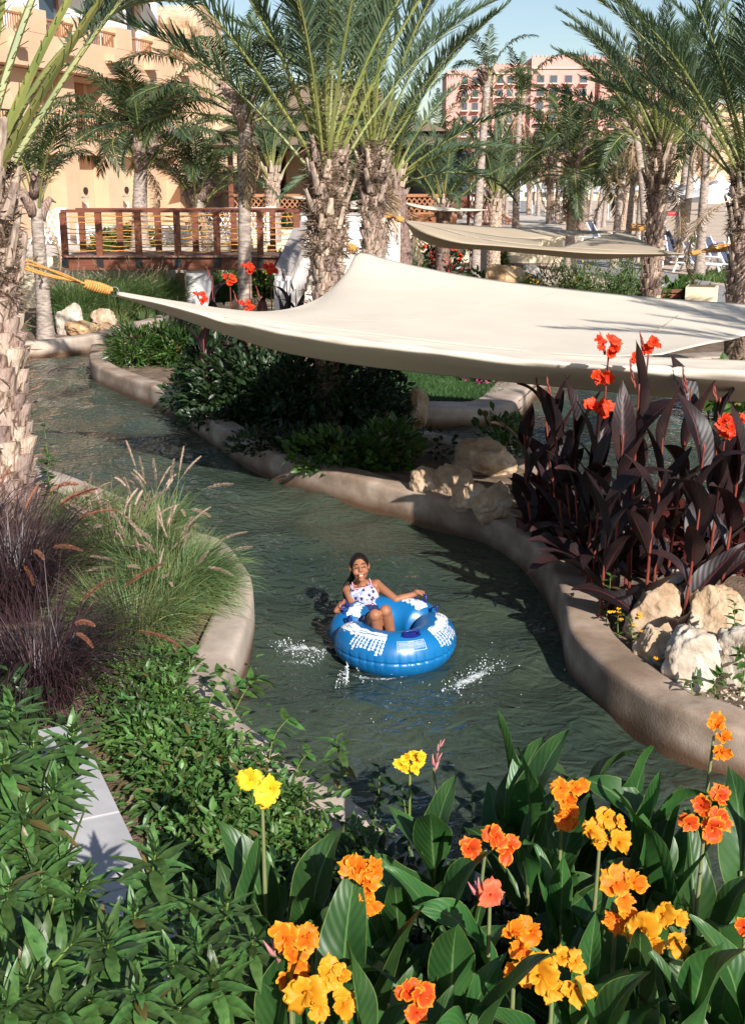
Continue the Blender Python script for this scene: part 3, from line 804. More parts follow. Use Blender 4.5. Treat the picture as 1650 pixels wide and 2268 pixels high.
def pwin(px0, px1, py0, py1, d, arch=False):
    f = pb('window', px0, px1, py0, py1, M['pink'], d - 0.10, d + 0.2)
    pb('pane', px0 + 1.2, px1 - 1.2, py0 + 1.2, py1 - 1, M['glass'], d - 0.14, d - 0.105, f)
    pb('balcony', px0 - 1, px1 + 1, py1 + 0.1, py1 + 2.6, M['pink_trim'], d - 1.1, d - 0.11)
for (a, b, d) in ((1064, 1082, 1.0), (1092, 1108, 0.0), (1114, 1130, 0.0), (1136, 1152, 0.0), (1176, 1194, -1.5), (1204, 1222, -1.5), (1236, 1254, -1.5), (1268, 1286, -1.5), (1040, 1056, 1.0), (1018, 1032, 1.0)):
    for (y0, y1) in ((181, 198), (208, 225), (235, 252), (262, 279), (290, 306)):
        pwin(a, b, y0, y1, d)
for (a, b) in ((1330, 1345), (1365, 1380), (1400, 1415), (1440, 1455)):
    for (y0, y1) in ((190, 207), (230, 247), (270, 292)):
        pwin(a, b, y0, y1, -3.0)
pb('cornice', 1060, 1165, 175, 178, M['pink_trim'], -0.25, -0.002)
pb('cornice', 1165.2, 1310, 166, 169, M['pink_trim'], -1.8, -1.502)

# long low beach pavilion below it
pv = empty('beach_pavilion', (12, 185, 0.26), 0, 'long low cream beach pavilion with tiled roof behind the grove', 'building')
mb = MB(); mb.box((-14, 0, 0), (22, 6, 3.4)); mb.build('wall', M['cream'], pv)
mb = MB(); mb.add([(-15, -1.4, 3.4), (23, -1.4, 3.4), (23, 7, 3.4), (-15, 7, 3.4), (-14, 2.8, 5.2), (22, 2.8, 5.2)], [(0, 1, 5, 4), (2, 3, 4, 5), (1, 2, 5), (3, 0, 4), (3, 2, 1, 0)]); mb.build('roof', M['rooftile'], pv)
for i in range(13):
    x = -13.3 + i * 2.7
    mb = MB(); mb.box((x, -0.05, 0.4), (x + 1.4, 0.1, 2.7)); f = mb.build('window', M['pink_trim'], pv)
    mb = MB(); mb.box((x + 0.12, -0.09, 0.5), (x + 1.28, -0.055, 2.6)); mb.build('pane', M['glass'], f)
    mb = MB(); mb.tube([(x + 2.0, -1.2, 0), (x + 2.0, -1.2, 3.38)], 0.14, n=8); mb.build('column', M['white'], pv)

# thatched restaurant behind the bridge
rs = empty('thatched_restaurant', (-1.6, 50.5, TZ), 0, 'dark thatched restaurant with lattice balustrade behind the central palms', 'building')
def rp(name, lo, hi, m, parent=None):
    mb = MB(); mb.box(lo, hi); return mb.build(name, m, parent or rs)
rp('plinth', (-4.4, -1.6, -1.3), (5.0, 7, 0.55), M['ochre_d'])
rp('back_wall', (-4.0, 5.0, 0.551), (4.6, 5.3, 3.6), M['cream'])
rp('side_wall', (-4.0, 0.2, 0.551), (-3.7, 4.99, 3.6), M['wood'])
for x in (-4.2, -2.5, -0.8, 0.9, 2.6, 4.4):
    rp('post', (x, -1.4, 0.551), (x + 0.2, -1.2, 3.4), M['wood'])
    w_ = rp('screen', (x + 0.22, 3.0, 0.56), (x + 1.46, 3.08, 3.3), M['wood'])
    rp('pane', (x + 0.32, 2.97, 1.2), (x + 1.36, 2.995, 3.1), M['glass'] if x > 0 else M['cream'], w_)
mb = MB()
for k in range(40):
    x = -4.1 + k * 0.21
    mb.bar((x, -1.3, 0.62), (x + 0.5, -1.3, 1.22), 0.05, 0.035, up=(0, 1, 0))
    mb.bar((x + 0.5, -1.26, 0.62), (x, -1.26, 1.22), 0.05, 0.035, up=(0, 1, 0))
mb.box((-4.2, -1.37, 1.22), (4.9, -1.2, 1.34)); mb.box((-4.2, -1.36, 0.553), (4.9, -1.21, 0.62))
mb.build('balustrade', M['ochre_d'], rs)
mb = MB()
for ly, (ex, z0) in enumerate(((5.6, 3.2), (4.6, 3.75), (3.4, 4.4))):
    mb.add([(-ex, -2.6 + ly * 0.9, z0), (ex, -2.6 + ly * 0.9, z0), (ex, 7.6 - ly * 0.9, z0), (-ex, 7.6 - ly * 0.9, z0), (-1.5, 2.5, z0 + 1.5), (1.5, 2.5, z0 + 1.5)], [(0, 1, 5, 4), (1, 2, 5), (2, 3, 4, 5), (3, 0, 4), (3, 2, 1, 0)])
mb.build('thatched_roof', M['thatch'], rs)

# wooden stairs with lattice rail right of it
ws = empty('wooden_stairs', (4.2, 52, 0.26), 0, 'dark wooden stairway with lattice railing left of the beach path', 'stairs')
for i in range(8):
    mb = MB(); mb.box((0.32 * i, 0, 1.75 - 0.22 * i), (0.32 * i + 0.34, 1.6, 1.80 - 0.22 * i)); mb.build('tread', M['wood'], ws)
for y in (0.0, 1.6):
    mb = MB()
    mb.bar((-0.1, y, 1.75), (2.7, y, -0.1), 0.06, 0.24, up=(0, 1, 0)); mb.bar((-0.1, y - 0.002, 2.7), (2.7, y - 0.002, 0.9), 0.06, 0.1, up=(0, 1, 0))
    mb.build('stringer', M['wood'], ws)
    mb = MB()
    for k in range(9):
        x = 0.3 * k
        mb.bar((x, y + 0.004, 1.75 - 0.66 * x), (x + 0.25, y + 0.004, 2.6 - 0.66 * x), 0.05, 0.03, up=(0, 1, 0))
        mb.bar((x + 0.3, y + 0.03, 1.6 - 0.66 * x), (x, y + 0.03, 2.6 - 0.66 * x), 0.05, 0.03, up=(0, 1, 0))
    mb.build('lattice', M['wood'], ws)
for x, h in ((-0.15, 2.8), (2.7, 1.0)):
    mb = MB(); mb.box((x, -0.08, 0), (x + 0.12, 0.05, h)); mb.build('newel_post', M['wood'], ws)

# terrace wall pieces and lattice panels seen through the bridge railing
for k, (px, wdt, hgt) in enumerate(((110, 1.0, 1.0), (300, 3.6, 0.55), (520, 2.6, 1.0))):
    p = at(px, 470, 35 + k)
    lw_ = empty('garden_screen', (p.x, p.y, TZ), 0.1 * k, ('pale lattice screen at the left end of the footbridge', 'low white planter wall on the terrace behind the footbridge', 'white lattice screen on the terrace left of the young date palm')[k], 'screen')
    for xx in (-wdt / 2, wdt / 2 - 0.3):
        mb = MB(); mb.box((xx, 0, 0), (xx + 0.3, 0.3, hgt + 0.1)); mb.build('pier', M['white'], lw_)
    mb = MB()
    if k == 1: mb.box((-wdt / 2 + 0.302, 0.03, 0), (wdt / 2 - 0.302, 0.27, hgt))
    else:
        n = int((wdt - 0.6) / 0.16) + 3
        for i in range(n):
            x = -wdt / 2 + 0.3 + 0.16 * i
            mb.bar((x, 0.1, 0.05), (x - 0.5, 0.1, hgt), 0.04, 0.025, up=(0, 1, 0)); mb.bar((x - 0.5, 0.13, 0.05), (x, 0.13, hgt), 0.04, 0.025, up=(0, 1, 0))
        mb.box((-wdt / 2 + 0.302, 0.06, hgt), (wdt / 2 - 0.302, 0.18, hgt + 0.06))
    mb.build('panel', M['white'], lw_)
# ------------------------------------------------------------------ palms
def frond_mesh(name, L, n, ll, lw, droop, start, a0, a1, vlift, sag, seed, mats, bare=0.16, rr=0.028, twist=0.0, gap=0.0, spines=0, plum=0.25):
    """a whole leaf in its own frame: base at the origin, growing up +Z and bending over towards +X"""
    g = random.Random(seed)
    K = 26
    pts, tans = [], []
    p = Vector((0, 0, 0)); side_bend = g.uniform(-0.25, 0.25)
    for i in range(K + 1):
        s = i / K
        ang = start + droop * s ** 1.6
        az = side_bend * s * s
        t = Vector((math.sin(ang) * math.cos(az), math.sin(ang) * math.sin(az), math.cos(ang)))
        pts.append(p.copy()); tans.append(t)
        p = p + t * (L / K)
    mb = MB()
    rad = [rr * (1 - 0.86 * (i / K)) * (1.5 if i == 0 else 1.15 if i == 1 else 1) for i in range(K + 1)]
    mb.tube(pts, rad, n=5, mi=1, cap=False)
    def sample(s):
        x = s * K; i = min(int(x), K - 1); f = x - i
        return pts[i].lerp(pts[i + 1], f), tans[i].lerp(tans[i + 1], f).normalized()
    for sd in (-1, 1):
        for j in range(n):
            s = bare + (1 - bare) * (j + g.uniform(-0.3, 0.3) + 0.5) / n
            if g.random() < gap: continue
            s = min(max(s, bare), 0.995)
            q, t = sample(s)
            u = (s - bare) / (1 - bare)
            prof = min(1.0, 0.45 + 2.6 * u) * (1.0 - 0.62 * max(0, u - 0.45) / 0.55)
            l = ll * prof * g.uniform(0.85, 1.12)
            a = a0 + (a1 - a0) * u + g.uniform(-0.18, 0.18)
            side = Vector((0, 1, 0)) * sd
            side = (side - t * side.dot(t)).normalized()
            up = t.cross(side) * (1 if sd > 0 else -1)
            if up.dot(Vector((-1, 0, 1))) < 0: up = -up
            vl = vlift + g.uniform(-plum, plum)
            d = t * math.cos(a) + (side * math.cos(vl) + up * math.sin(vl)) * math.sin(a)
            sg = sag * g.uniform(0.5, 1.5)
            m1 = q + d * l * 0.5
            d2 = (d + Vector((0, 0, -sg))).normalized()
            tip = m1 + d2 * l * 0.5
            wv = (t - d * t.dot(d)).normalized() * (lw * (0.6 + 0.4 * prof))
            nrm = d.cross(wv).normalized() * lw * 0.35
            rn = g.random()
            mb.add([q - wv * 0.35, q + wv * 0.35, m1 - wv, m1 + wv, m1 + nrm, tip], [(0, 4, 2), (0, 1, 4), (1, 3, 4), (2, 4, 5), (4, 3, 5)], 0, rn * 0.4)
    for j in range(spines):
        s = bare * (0.25 + 0.75 * j / spines)
        q, t = sample(s)
        for sd in (-1, 1):
            d = (t * 0.6 + Vector((g.uniform(-0.3, 0.3), sd, g.uniform(-0.2, 0.4)))).normalized()
            mb.bar(q, q + d * g.uniform(0.08, 0.2), 0.007, 0.004, mi=1)
    return mb.mesh(name, mats, smooth=False)

FM = {'date': [], 'dated': [], 'coco': [], 'cocod': [], 'datef': [], 'cocof': [], 'dead': []}
for k in range(7):
    FM['date'].append(frond_mesh('frond', 3.1, 80, 0.42, 0.0125, R([22, 36, 55, 30, 65, 45, 80][k]), R(2), 0.88, 0.40, 0.55, 0.22, 40 + k, [M['frond'], M['rachis']], bare=0.34, rr=0.023, spines=9, plum=0.6))
    FM['datef'].append(frond_mesh('frond', 3.0, 52, 0.45, 0.021, R([22, 36, 55, 30, 65, 45, 80][k]), R(2), 0.9, 0.42, 0.45, 0.25, 140 + k, [M['frond'], M['rachis']], bare=0.2, rr=0.034))
FM['datel'] = [frond_mesh('frond', 3.7, 84, 0.46, 0.0125, R([26, 44, 36, 58, 18][k]), R(2), 0.88, 0.40, 0.5, 0.25, 640 + k, [M['frond'], M['rachis']], bare=0.46, rr=0.042, spines=12, plum=0.6) for k in range(5)]
for k in range(3):
    FM['dated'].append(frond_mesh('dry_frond', 3.0, 60, 0.46, 0.016, R([70, 95, 120][k]), R(6), 0.8, 0.35, 0.2, 0.8, 60 + k, [M['frondd'], M['rachisd']], bare=0.25, rr=0.026, gap=0.1))
for k in range(6):
    FM['coco'].append(frond_mesh('frond', 3.3, 84, 0.74, 0.019, R([60, 85, 105, 75, 120, 95][k]), R(4), 1.15, 0.5, 0.12, 0.75, 70 + k, [M['frondc'], M['rachis']], bare=0.2, rr=0.03, gap=0.04))
    FM['cocof'].append(frond_mesh('frond', 3.4, 40, 0.72, 0.036, R([60, 85, 105, 75, 120, 95][k]), R(4), 1.15, 0.5, 0.12, 0.75, 170 + k, [M['frondc'], M['rachis']], bare=0.2, rr=0.03, gap=0.04))
for k in range(3):
    FM['cocod'].append(frond_mesh('dry_frond', 2.6, 40, 0.55, 0.026, R([110, 130, 90][k]), R(8), 0.8, 0.3, -0.2, 1.6, 90 + k, [M['frondd'], M['rachisd']], bare=0.15, rr=0.026, gap=0.25))

def boot_mesh(name, wd, ht, th, seed, mats, stub=0.0):
    """old leaf base: a curved wedge standing out of the trunk along +X, tip up; stub adds the cut stalk"""
    g = random.Random(seed)
    mb = MB()
    nz, ny = 4, 5
    vs, fs = [], []
    for lay in (0, 1):
        for i in range(nz + 1):
            z = i / nz
            for j in range(ny):
                y = (j / (ny - 1) - 0.5)
                wz = wd * (0.72 + 0.55 * z - 0.42 * z * z)
                cur = -0.9 * y * y * wd
                out = th * (0.15 + 0.85 * z ** 1.4) * (1.0 - 1.1 * y * y) + cur
                x = out if lay else cur - 0.05 + 0.3 * out * z
                top = ht * z + (0.10 * ht * (1 - 4 * y * y) if i == nz else 0) + g.uniform(-0.006, 0.006)
                vs.append((x + g.uniform(-0.004, 0.004), y * wz, top))
    o = (nz + 1) * ny
    for i in range(nz):
        for j in range(ny - 1):
            a = i * ny + j
            fs.append((o + a, o + a + 1, o + a + ny + 1, o + a + ny))
    for j in range(ny - 1):
        a = nz * ny + j
        fs.append((o + a, o + a + 1, a + 1, a))
    for i in range(nz):
        a, b = i * ny, i * ny + ny - 1
        fs.append((a, o + a, o + a + ny, a + ny)); fs.append((o + b, b, b + ny, o + b + ny))
    mb.add(vs, fs)
    if stub > 0:
        a = Vector((th * 0.5, 0, ht * 0.35)); 
        d = Vector((0.30 + g.uniform(-0.06, 0.1), g.uniform(-0.12, 0.12), 1)).normalized()
        b = a + d * stub
        s = Vector((0, 1, 0))
        w0, w1 = wd * 0.36, wd * 0.2
        t0, t1 = 0.04, 0.022
        u = d.cross(s)
        vs = []
        for p, ww, tt in ((a, w0, t0), (a.lerp(b, 0.5), (w0 + w1) * 0.47, (t0 + t1) / 2), (b, w1, t1)):
            for i, j in ((-1, -0.5), (-0.5, -1), (0.5, -1), (1, -0.5), (0.6, 0.6), (-0.6, 0.6)):
                vs.append(p + s * i * ww + u * j * tt + (d * g.uniform(-0.02, 0.02) if p is b else Vector()))
        fs = []
        for r in range(2):
            for k in range(6):
                fs.append((r * 6 + k, r * 6 + (k + 1) % 6, r * 6 + 6 + (k + 1) % 6, r * 6 + 6 + k))
        fs.append((12, 13, 14, 15, 16, 17))
        mb.add(vs, fs)
    return mb.mesh(name, mats, smooth=False)
BOOT = [boot_mesh('leaf_base', 0.17, 0.17, 0.055, 5 + k, [M['boot']]) for k in range(4)]
BOOTG = [boot_mesh('leaf_base', 0.17, 0.2, 0.06, 15 + k, [M['bootg']], stub=[0.24, 0.34, 0.42, 0.30][k]) for k in range(4)]

def trunk_date(h, r, parent, bend=(0, 0), fib=True):
    mb = MB()
    K = max(6, int(h / 0.16))
    pts = [(bend[0] * (i / K) ** 1.6, bend[1] * (i / K) ** 1.6, -0.12 + (h + 0.12) * i / K) for i in range(K + 1)]
    rad = [r * (1.08 if i < 2 else 1.0) * (0.93 + 0.07 * math.sin(i * 1.9)) * (1 - 0.25 * max(0, i / K - 0.9) / 0.1) for i in range(K + 1)]
    mb.tube(pts, rad, n=14)
    return mb.build('trunk', M['fibre'], parent, smooth=True)
def trunk_scaled(h, r, parent, bend=(0, 0), nth=20, mats=None):
    """trunk whose leaf scars are modelled as saw-tooth scales in one mesh"""
    nz = int(h / 0.035)
    vs, fs = [], []
    for i in range(nz + 1):
        z = h * i / nz
        for j in range(nth):
            th = 2 * PI * j / nth
            row = z / 0.14
            ph = (th / (2 * PI) * 9 + row * 0.5) % 1
            saw = (row + 0.5 * abs(2 * ph - 1)) % 1
            rr = r * (0.90 + 0.17 * saw * (1 - 0.5 * abs(2 * ph - 1))) 
            f = i / nz
            vs.append((bend[0] * f ** 1.6 + rr * math.cos(th), bend[1] * f ** 1.6 + rr * math.sin(th), z - 0.1))
    for i in range(nz):
        for j in range(nth):
            a, b = i * nth + j, i * nth + (j + 1) % nth
            fs.append((a, b, b + nth, a + nth))
    mb = MB(); mb.add(vs, fs)
    return mb.build('trunk', mats or M['boot'], parent, smooth=False)
def trunk_coco(h, r0, r1, parent, bend=(0, 0), seed=1, ring=0.07, n=12):
    g = random.Random(seed)
    pts, rad = [], []
    z = -0.12
    K = int(h / ring)
    for i in range(K):
        f = i / K
        for q, dr in ((0.0, 1.04), (0.8, 0.965)):
            ff = min(1, (i + q) / K)
            x = bend[0] * ff ** 1.7; y = bend[1] * ff ** 1.7
            rr = (r1 + (r0 - r1) * (1 - ff) + 0.45 * r0 * math.exp(-ff * h / 0.35)) * dr * g.uniform(0.975, 1.02)
            pts.append((x, y, z + (h + 0.12) * ff)); rad.append(rr)
    pts.append((bend[0], bend[1], h)); rad.append(r1)
    mb = MB(); mb.tube(pts, rad, n=n)
    return mb.build('trunk', M['coco'], parent, smooth=True)

def crown(parent, top, kinds, n, tilt0, tilt1, scale, seed, dry=3, dryk='dated', azspan=None, drytilt=(85, 125), power=1.0, jit=9, r=0.10, sel_=None):
    g = random.Random(seed)
    az0 = g.uniform(0, 360)
    for i in range(n):
        f = i / max(1, n - 1)
        az = az0 + 137.5 * i + g.uniform(-14, 14)
        tl = tilt0 + (tilt1 - tilt0) * f ** power + g.uniform(-jit, jit)
        sel = [FM[kinds][q] for q in sel_] if sel_ else FM[kinds]
        k = min(len(sel) - 1, int(f * len(sel) * 0.99)) if g.random() < 0.5 else g.randrange(len(sel))
        me = sel[k]
        rot = Matrix.Rotation(R(az), 3, 'Z') @ Matrix.Rotation(R(tl), 3, 'Y') @ Matrix.Rotation(R(g.uniform(-25, 25)), 3, 'Z')
        c = Vector(top) + Vector((math.cos(R(az)) * r * f, math.sin(R(az)) * r * f, -0.45 * f * (0.4 + r * 4)))
        inst('frond', me, parent, c, rot, scale * g.uniform(0.86, 1.08) * (0.8 + 0.2 * min(1, f * 4)))
    for i in range(dry):
        az = g.uniform(0, 360)
        tl = g.uniform(*drytilt)
        rot = Matrix.Rotation(R(az), 3, 'Z') @ Matrix.Rotation(R(tl), 3, 'Y')
        inst('dry_frond', g.choice(FM[dryk]), parent, Vector(top) + Vector((0, 0, -0.5)), rot, scale * g.uniform(0.55, 0.9))

def boots(parent, h0, h1, r, seed, bend=(0, 0), h=4.0, meshes=None, per=9, pitch=0.15, scl=1.0, jit=0.12):
    g = random.Random(seed)
    row = 0
    z = h0
    while z < h1:
        f = max(0, z / h)
        for j in range(per):
            a = 2 * PI * (j + 0.5 * (row % 2)) / per + g.uniform(-jit, jit)
            rot = Matrix.Rotation(a, 3, 'Z') @ Matrix.Rotation(g.uniform(-0.06, 0.14), 3, 'Y') @ Matrix.Rotation(g.uniform(-0.09, 0.09), 3, 'X')
            s = scl * g.uniform(0.82, 1.16)
            inst('leaf_base', g.choice(meshes or BOOT), parent, (bend[0] * f ** 1.6 + math.cos(a) * r * 0.97, bend[1] * f ** 1.6 + math.sin(a) * r * 0.97, z + g.uniform(-0.03, 0.03)), rot, s)
        row += 1
        z += pitch

def fibre_tuft(parent, h0, h1, r, seed, n=1500, bend=(0, 0), h=4.0):
    """stringy matting round the upper trunk"""
    g = np.random.default_rng(seed)
    th = g.random(n) * 6.283; z = h0 + (h1 - h0) * g.random(n)
    f = np.clip(z / h, 0, 2) ** 1.6
    locs = np.column_stack([np.cos(th) * r + bend[0] * f, np.sin(th) * r + bend[1] * f, z])
    d = np.column_stack([np.cos(th) * 0.35 - np.sin(th) * g.normal(0, 1.0, n), np.sin(th) * 0.35 + np.cos(th) * g.normal(0, 1.0, n), g.normal(0.0, 0.45, n)])
    sc = 0.08 + 0.16 * g.random(n)
    m3 = dirs_to_mats(d, g.random(n) * 6.28, sc, np.ones(n))
    me = np_mesh('fibre', [(*scatter([(-0.004, 0, 0), (0.004, 0, 0), (0.002, 0.15, 0.6), (0, 0.1, 1)], [(0, 1, 2), (0, 2, 3)], m3, locs, g.random(n)), 0)], [M['fibre']], smooth=False)
    tag(inst('fibre', me, parent), kind='stuff')

def date_palm(px, py_base_z, t, h, r, label, seed, n=22, tilt=(4, 62), fs=1.0, bend=(0, 0), near=True, dry=3, group=None, stubs=1.0, lo=0.0, power=0.85, sel_=None, kind=None):
    """h = height of the crown's base above the ground"""
    p = at(px, 1000, t)
    e = empty('date_palm', (p.x, p.y, py_base_z), random.Random(seed).uniform(0, 6), label, 'palm tree', group)
    if near:
        trunk_date(h, r * 0.90, e, bend)
        boots(e, lo, h - stubs, r * 0.90, seed + 1, bend, h, BOOT, per=7, pitch=0.175, scl=r / 0.185)
        boots(e, h - stubs, h - 0.1, r * 0.88, seed + 2, bend, h, BOOTG, per=5, pitch=0.2, scl=r / 0.22, jit=0.3)
        fibre_tuft(e, h - stubs - 0.1, h + 0.15, r * 0.98, seed, int(1400 * stubs), bend, h)
        fibre_tuft(e, lo, h - stubs, r * 0.97, seed + 7, int(130 * (h - stubs - lo)), bend, h)
    else:
        trunk_scaled(h, r, e, bend)
        boots(e, h - 0.6, h - 0.1, r * 0.86, seed + 2, bend, h, BOOTG, per=5, pitch=0.24, scl=r / 0.24, jit=0.3)
    crown(e, (bend[0], bend[1], h + 0.1), kind or ('date' if near else 'datef'), n, tilt[0], tilt[1], fs, seed, dry=dry, r=r * 0.6, power=power, sel_=sel_)
    return e
def coco_palm(px, gz, t, h, r, label, seed, n=16, tilt=(6, 95), fs=0.8, bend=(0, 0), near=False, dry=5, group=None, kind=None, ring=0.07):
    p = at(px, 1000, t)
    e = empty('coconut_palm', (p.x, p.y, gz), 0, label, 'palm tree', group)
    trunk_coco(h, r * 1.1, r * 0.8, e, bend, seed, ring)
    mb = MB(); g = random.Random(seed)
    for k in range(7):                                      # the shaggy brown sheaths under the crown
        a = g.uniform(0, 6.28); z0 = h - 0.55 + 0.09 * k
        c = Vector((bend[0] + math.cos(a) * r * 0.6, bend[1] + math.sin(a) * r * 0.6, z0))
        d = Vector((math.cos(a) * 0.5, math.sin(a) * 0.5, 1)).normalized()
        mb.tube([c, c + d * 0.22, c + d * 0.45 + Vector((math.cos(a) * 0.12, math.sin(a) * 0.12, 0)), c + d * 0.5 + Vector((math.cos(a) * 0.25, math.sin(a) * 0.25, -0.12))], [r * 0.85, r * 0.8, r * 0.45, r * 0.1], n=7, flat=0.6)
    mb.build('sheath', M['boot'], e, smooth=True)
    crown(e, (bend[0], bend[1], h + 0.05), kind or ('coco' if near else 'cocof'), n, tilt[0], tilt[1], fs, seed, dry=dry, dryk='cocod', r=r, drytilt=(110, 165), power=0.8)
    return e

# the big ones near the awnings
date_palm(8, GZ, 11.6, 3.45, 0.27, 'thick shaggy date palm cut by the left edge with an orange rope round its trunk', 3, n=22, tilt=(1, 38), kind='datel', fs=1.1, stubs=1.25, dry=0, bend=(-0.03, 0.0))
date_palm(729, GZ, 16.0, 3.55, 0.20, 'large central date palm whose trunk the back corner of the big awning is tied to', 5, n=20, tilt=(2, 30), sel_=(0, 1, 3, 3, 5), fs=1.25, stubs=1.15, dry=0, lo=0.9)
date_palm(826, GZ, 21.0, 3.75, 0.20, 'date palm before the white parapet, holding the left corner of the brown awning', 9, n=18, tilt=(3, 34), sel_=(0, 1, 2, 3, 5), fs=1.2, stubs=0.95, dry=1, lo=1.2)
date_palm(1419, 0.27, 26.0, 3.95, 0.20, 'date palm with the peaked corner of the brown awning roped to its trunk', 12, n=32, tilt=(4, 46), sel_=(0, 1, 2, 3, 5), fs=1.1, stubs=1.0, dry=3, lo=0.6)
date_palm(1607, 0.27, 21.0, 3.35, 0.23, 'tall date palm by the stone planter near the right edge, trunk wrapped with dark rope', 15, n=32, tilt=(3, 44), sel_=(0, 1, 2, 3, 5), fs=1.25, stubs=1.0, dry=2, lo=0.9)
coco_palm(552, GZ, 24.0, 4.62, 0.135, 'slim pale coconut palm standing in front of the wooden footbridge', 18, n=15, tilt=(3, 70), fs=0.85, near=True, dry=4, bend=(0.12, 0))
# mid distance
coco_palm(122, GZ, 25.5, 3.0, 0.15, 'coconut palm at the left end of the footbridge with pale half dried leaves', 21, n=10, tilt=(2, 24), fs=0.85, near=True, dry=3, bend=(0.0, 0))
coco_palm(335, TZ, 35.0, 2.75, 0.22, 'coconut palm with a dense dark crown before the ochre hotel wall', 24, n=26, tilt=(2, 50), fs=1.02, near=True, dry=3, bend=(0.2, 0), ring=0.12)
coco_palm(458, TZ, 36.5, 1.7, 0.24, 'short coconut palm right of the dark crowned one behind the footbridge rail', 27, n=18, tilt=(2, 40), fs=0.88, near=True, dry=3, ring=0.12)
date_palm(617, TZ, 41, 2.2, 0.26, 'young date palm behind the bridge rail before the thatched restaurant', 30, n=14, tilt=(3, 34), fs=1.15, near=False, dry=1)
date_palm(898, GZ, 31, 3.4, 0.22, 'leaning palm with ragged crown just right of the white parapet', 33, n=20, tilt=(10, 75), fs=1.15, near=False, dry=4, bend=(0.35, 0))
date_palm(973, 0.27, 40, 2.55, 0.24, 'date palm with fresh upright leaves beside the wooden stairs', 36, n=18, tilt=(4, 50), fs=1.0, near=False, dry=2)
coco_palm(1043, 0.27, 40, 6.3, 0.14, 'white stemmed coconut palm between the red flower bed and the path', 39, n=9, tilt=(4, 60), fs=0.65, dry=5, bend=(0.25, 0), ring=0.14)
date_palm(1082, 0.27, 42, 2.7, 0.22, 'small date palm with roped trunk left of the path', 42, n=17, tilt=(4, 52), fs=0.95, near=False, dry=2)
coco_palm(1125, 0.27, 49, 6.0, 0.14, 'tall thin brown topped coconut palm at the left kerb of the path', 45, n=10, tilt=(3, 60), fs=0.9, dry=9, ring=0.14)
coco_palm(1196, 0.27, 55, 4.1, 0.17, 'withered palm with drooping brown leaves at the right kerb of the path', 48, n=9, tilt=(4, 50), fs=0.95, dry=12, ring=0.14)
coco_palm(1243, 0.27, 44, 3.9, 0.20, 'stout coconut palm with a dark green head over a skirt of brown leaves', 51, n=20, tilt=(4, 78), fs=1.12, dry=14, near=True, ring=0.14)
coco_palm(1336, 0.27, 46, 4.6, 0.14, 'first grey coconut trunk right of the skirted palm', 54, n=10, tilt=(4, 85), fs=0.8, dry=6, bend=(0.25, 0), ring=0.14)
coco_palm(1362, 0.27, 52, 4.6, 0.13, 'thin grey coconut trunk close behind the first one', 57, n=10, tilt=(4, 85), fs=0.8, dry=6, bend=(0.2, 0), ring=0.14)
coco_palm(1384, 0.27, 50, 5.0, 0.13, 'brown coconut trunk left of the pale leaning one', 60, n=10, tilt=(4, 85), fs=0.8, dry=6, bend=(0.05, 0), ring=0.14)
coco_palm(1405, 0.27, 40, 4.9, 0.14, 'pale coconut trunk leaning left behind the roped date palm', 63, n=12, tilt=(4, 85), fs=0.9, dry=6, bend=(-0.65, 0), ring=0.12)
coco_palm(1466, 0.27, 50, 5.2, 0.15, 'coconut palm left of the white beach canopy, first of a close pair', 66, n=12, tilt=(4, 85), fs=0.8, dry=6, bend=(0.25, 0), ring=0.14)
coco_palm(1481, 0.27, 48, 5.4, 0.15, 'coconut palm left of the white beach canopy, second of a close pair', 69, n=12, tilt=(4, 85), fs=0.8, dry=6, bend=(0.2, 0), ring=0.14)
coco_palm(1518, 0.27, 42, 5.2, 0.16, 'coconut palm with dark ringed neck in front of the white beach canopy', 72, n=12, tilt=(4, 85), fs=0.85, dry=7, bend=(-0.1, 0), ring=0.12)
# the grove along the path and beach, receding
g = random.Random(99)
far = [(1005, 62), (1020, 75), (1062, 66), (1098, 78), (1105, 95), (1152, 100), (1160, 120), (1172, 84), (1212, 68), (1225, 92), (1262, 72), (1280, 100), (1296, 64), (1310, 85), (1322, 110), (1350, 74), (1372, 92), (1430, 84),
       (1580, 110), (940, 55), (870, 58), (795, 52)]
ORD = ['first', 'second', 'third', 'fourth', 'fifth', 'sixth', 'seventh', 'eighth', 'ninth', 'tenth', 'eleventh', 'twelfth', 'thirteenth', 'fourteenth']
def zone(px): return 0 if px < 1115 else 1 if px < 1240 else 2 if px < 1420 else 3
ZN = ['of those left of the path', 'of those between the path and the skirted palm', 'of those right of the skirted palm', 'of those before the sandstone cliff']
order = {}
for px, t in sorted(far):
    order.setdefault(zone(px), []).append(px)
for k, (px, t) in enumerate(far):
    ht = g.uniform(3.2, 6.0)
    lab = 'far %s palm, %s from the left %s' % ('date' if k % 5 == 0 else 'coconut', ORD[order[zone(px)].index(px)], ZN[zone(px)])
    if k % 5 == 0:
        date_palm(px, 0.26, t, ht * 0.75, 0.22, lab, 200 + k, n=18, tilt=(4, 62), fs=1.0, near=False, dry=3, group='palms far down the beach grove')
    else:
        coco_palm(px, 0.26, t, ht, 0.13, lab, 200 + k, n=12, tilt=(4, 80), fs=0.85, dry=7, bend=(g.uniform(-0.4, 0.4), 0), ring=0.3, group='palms far down the beach grove')
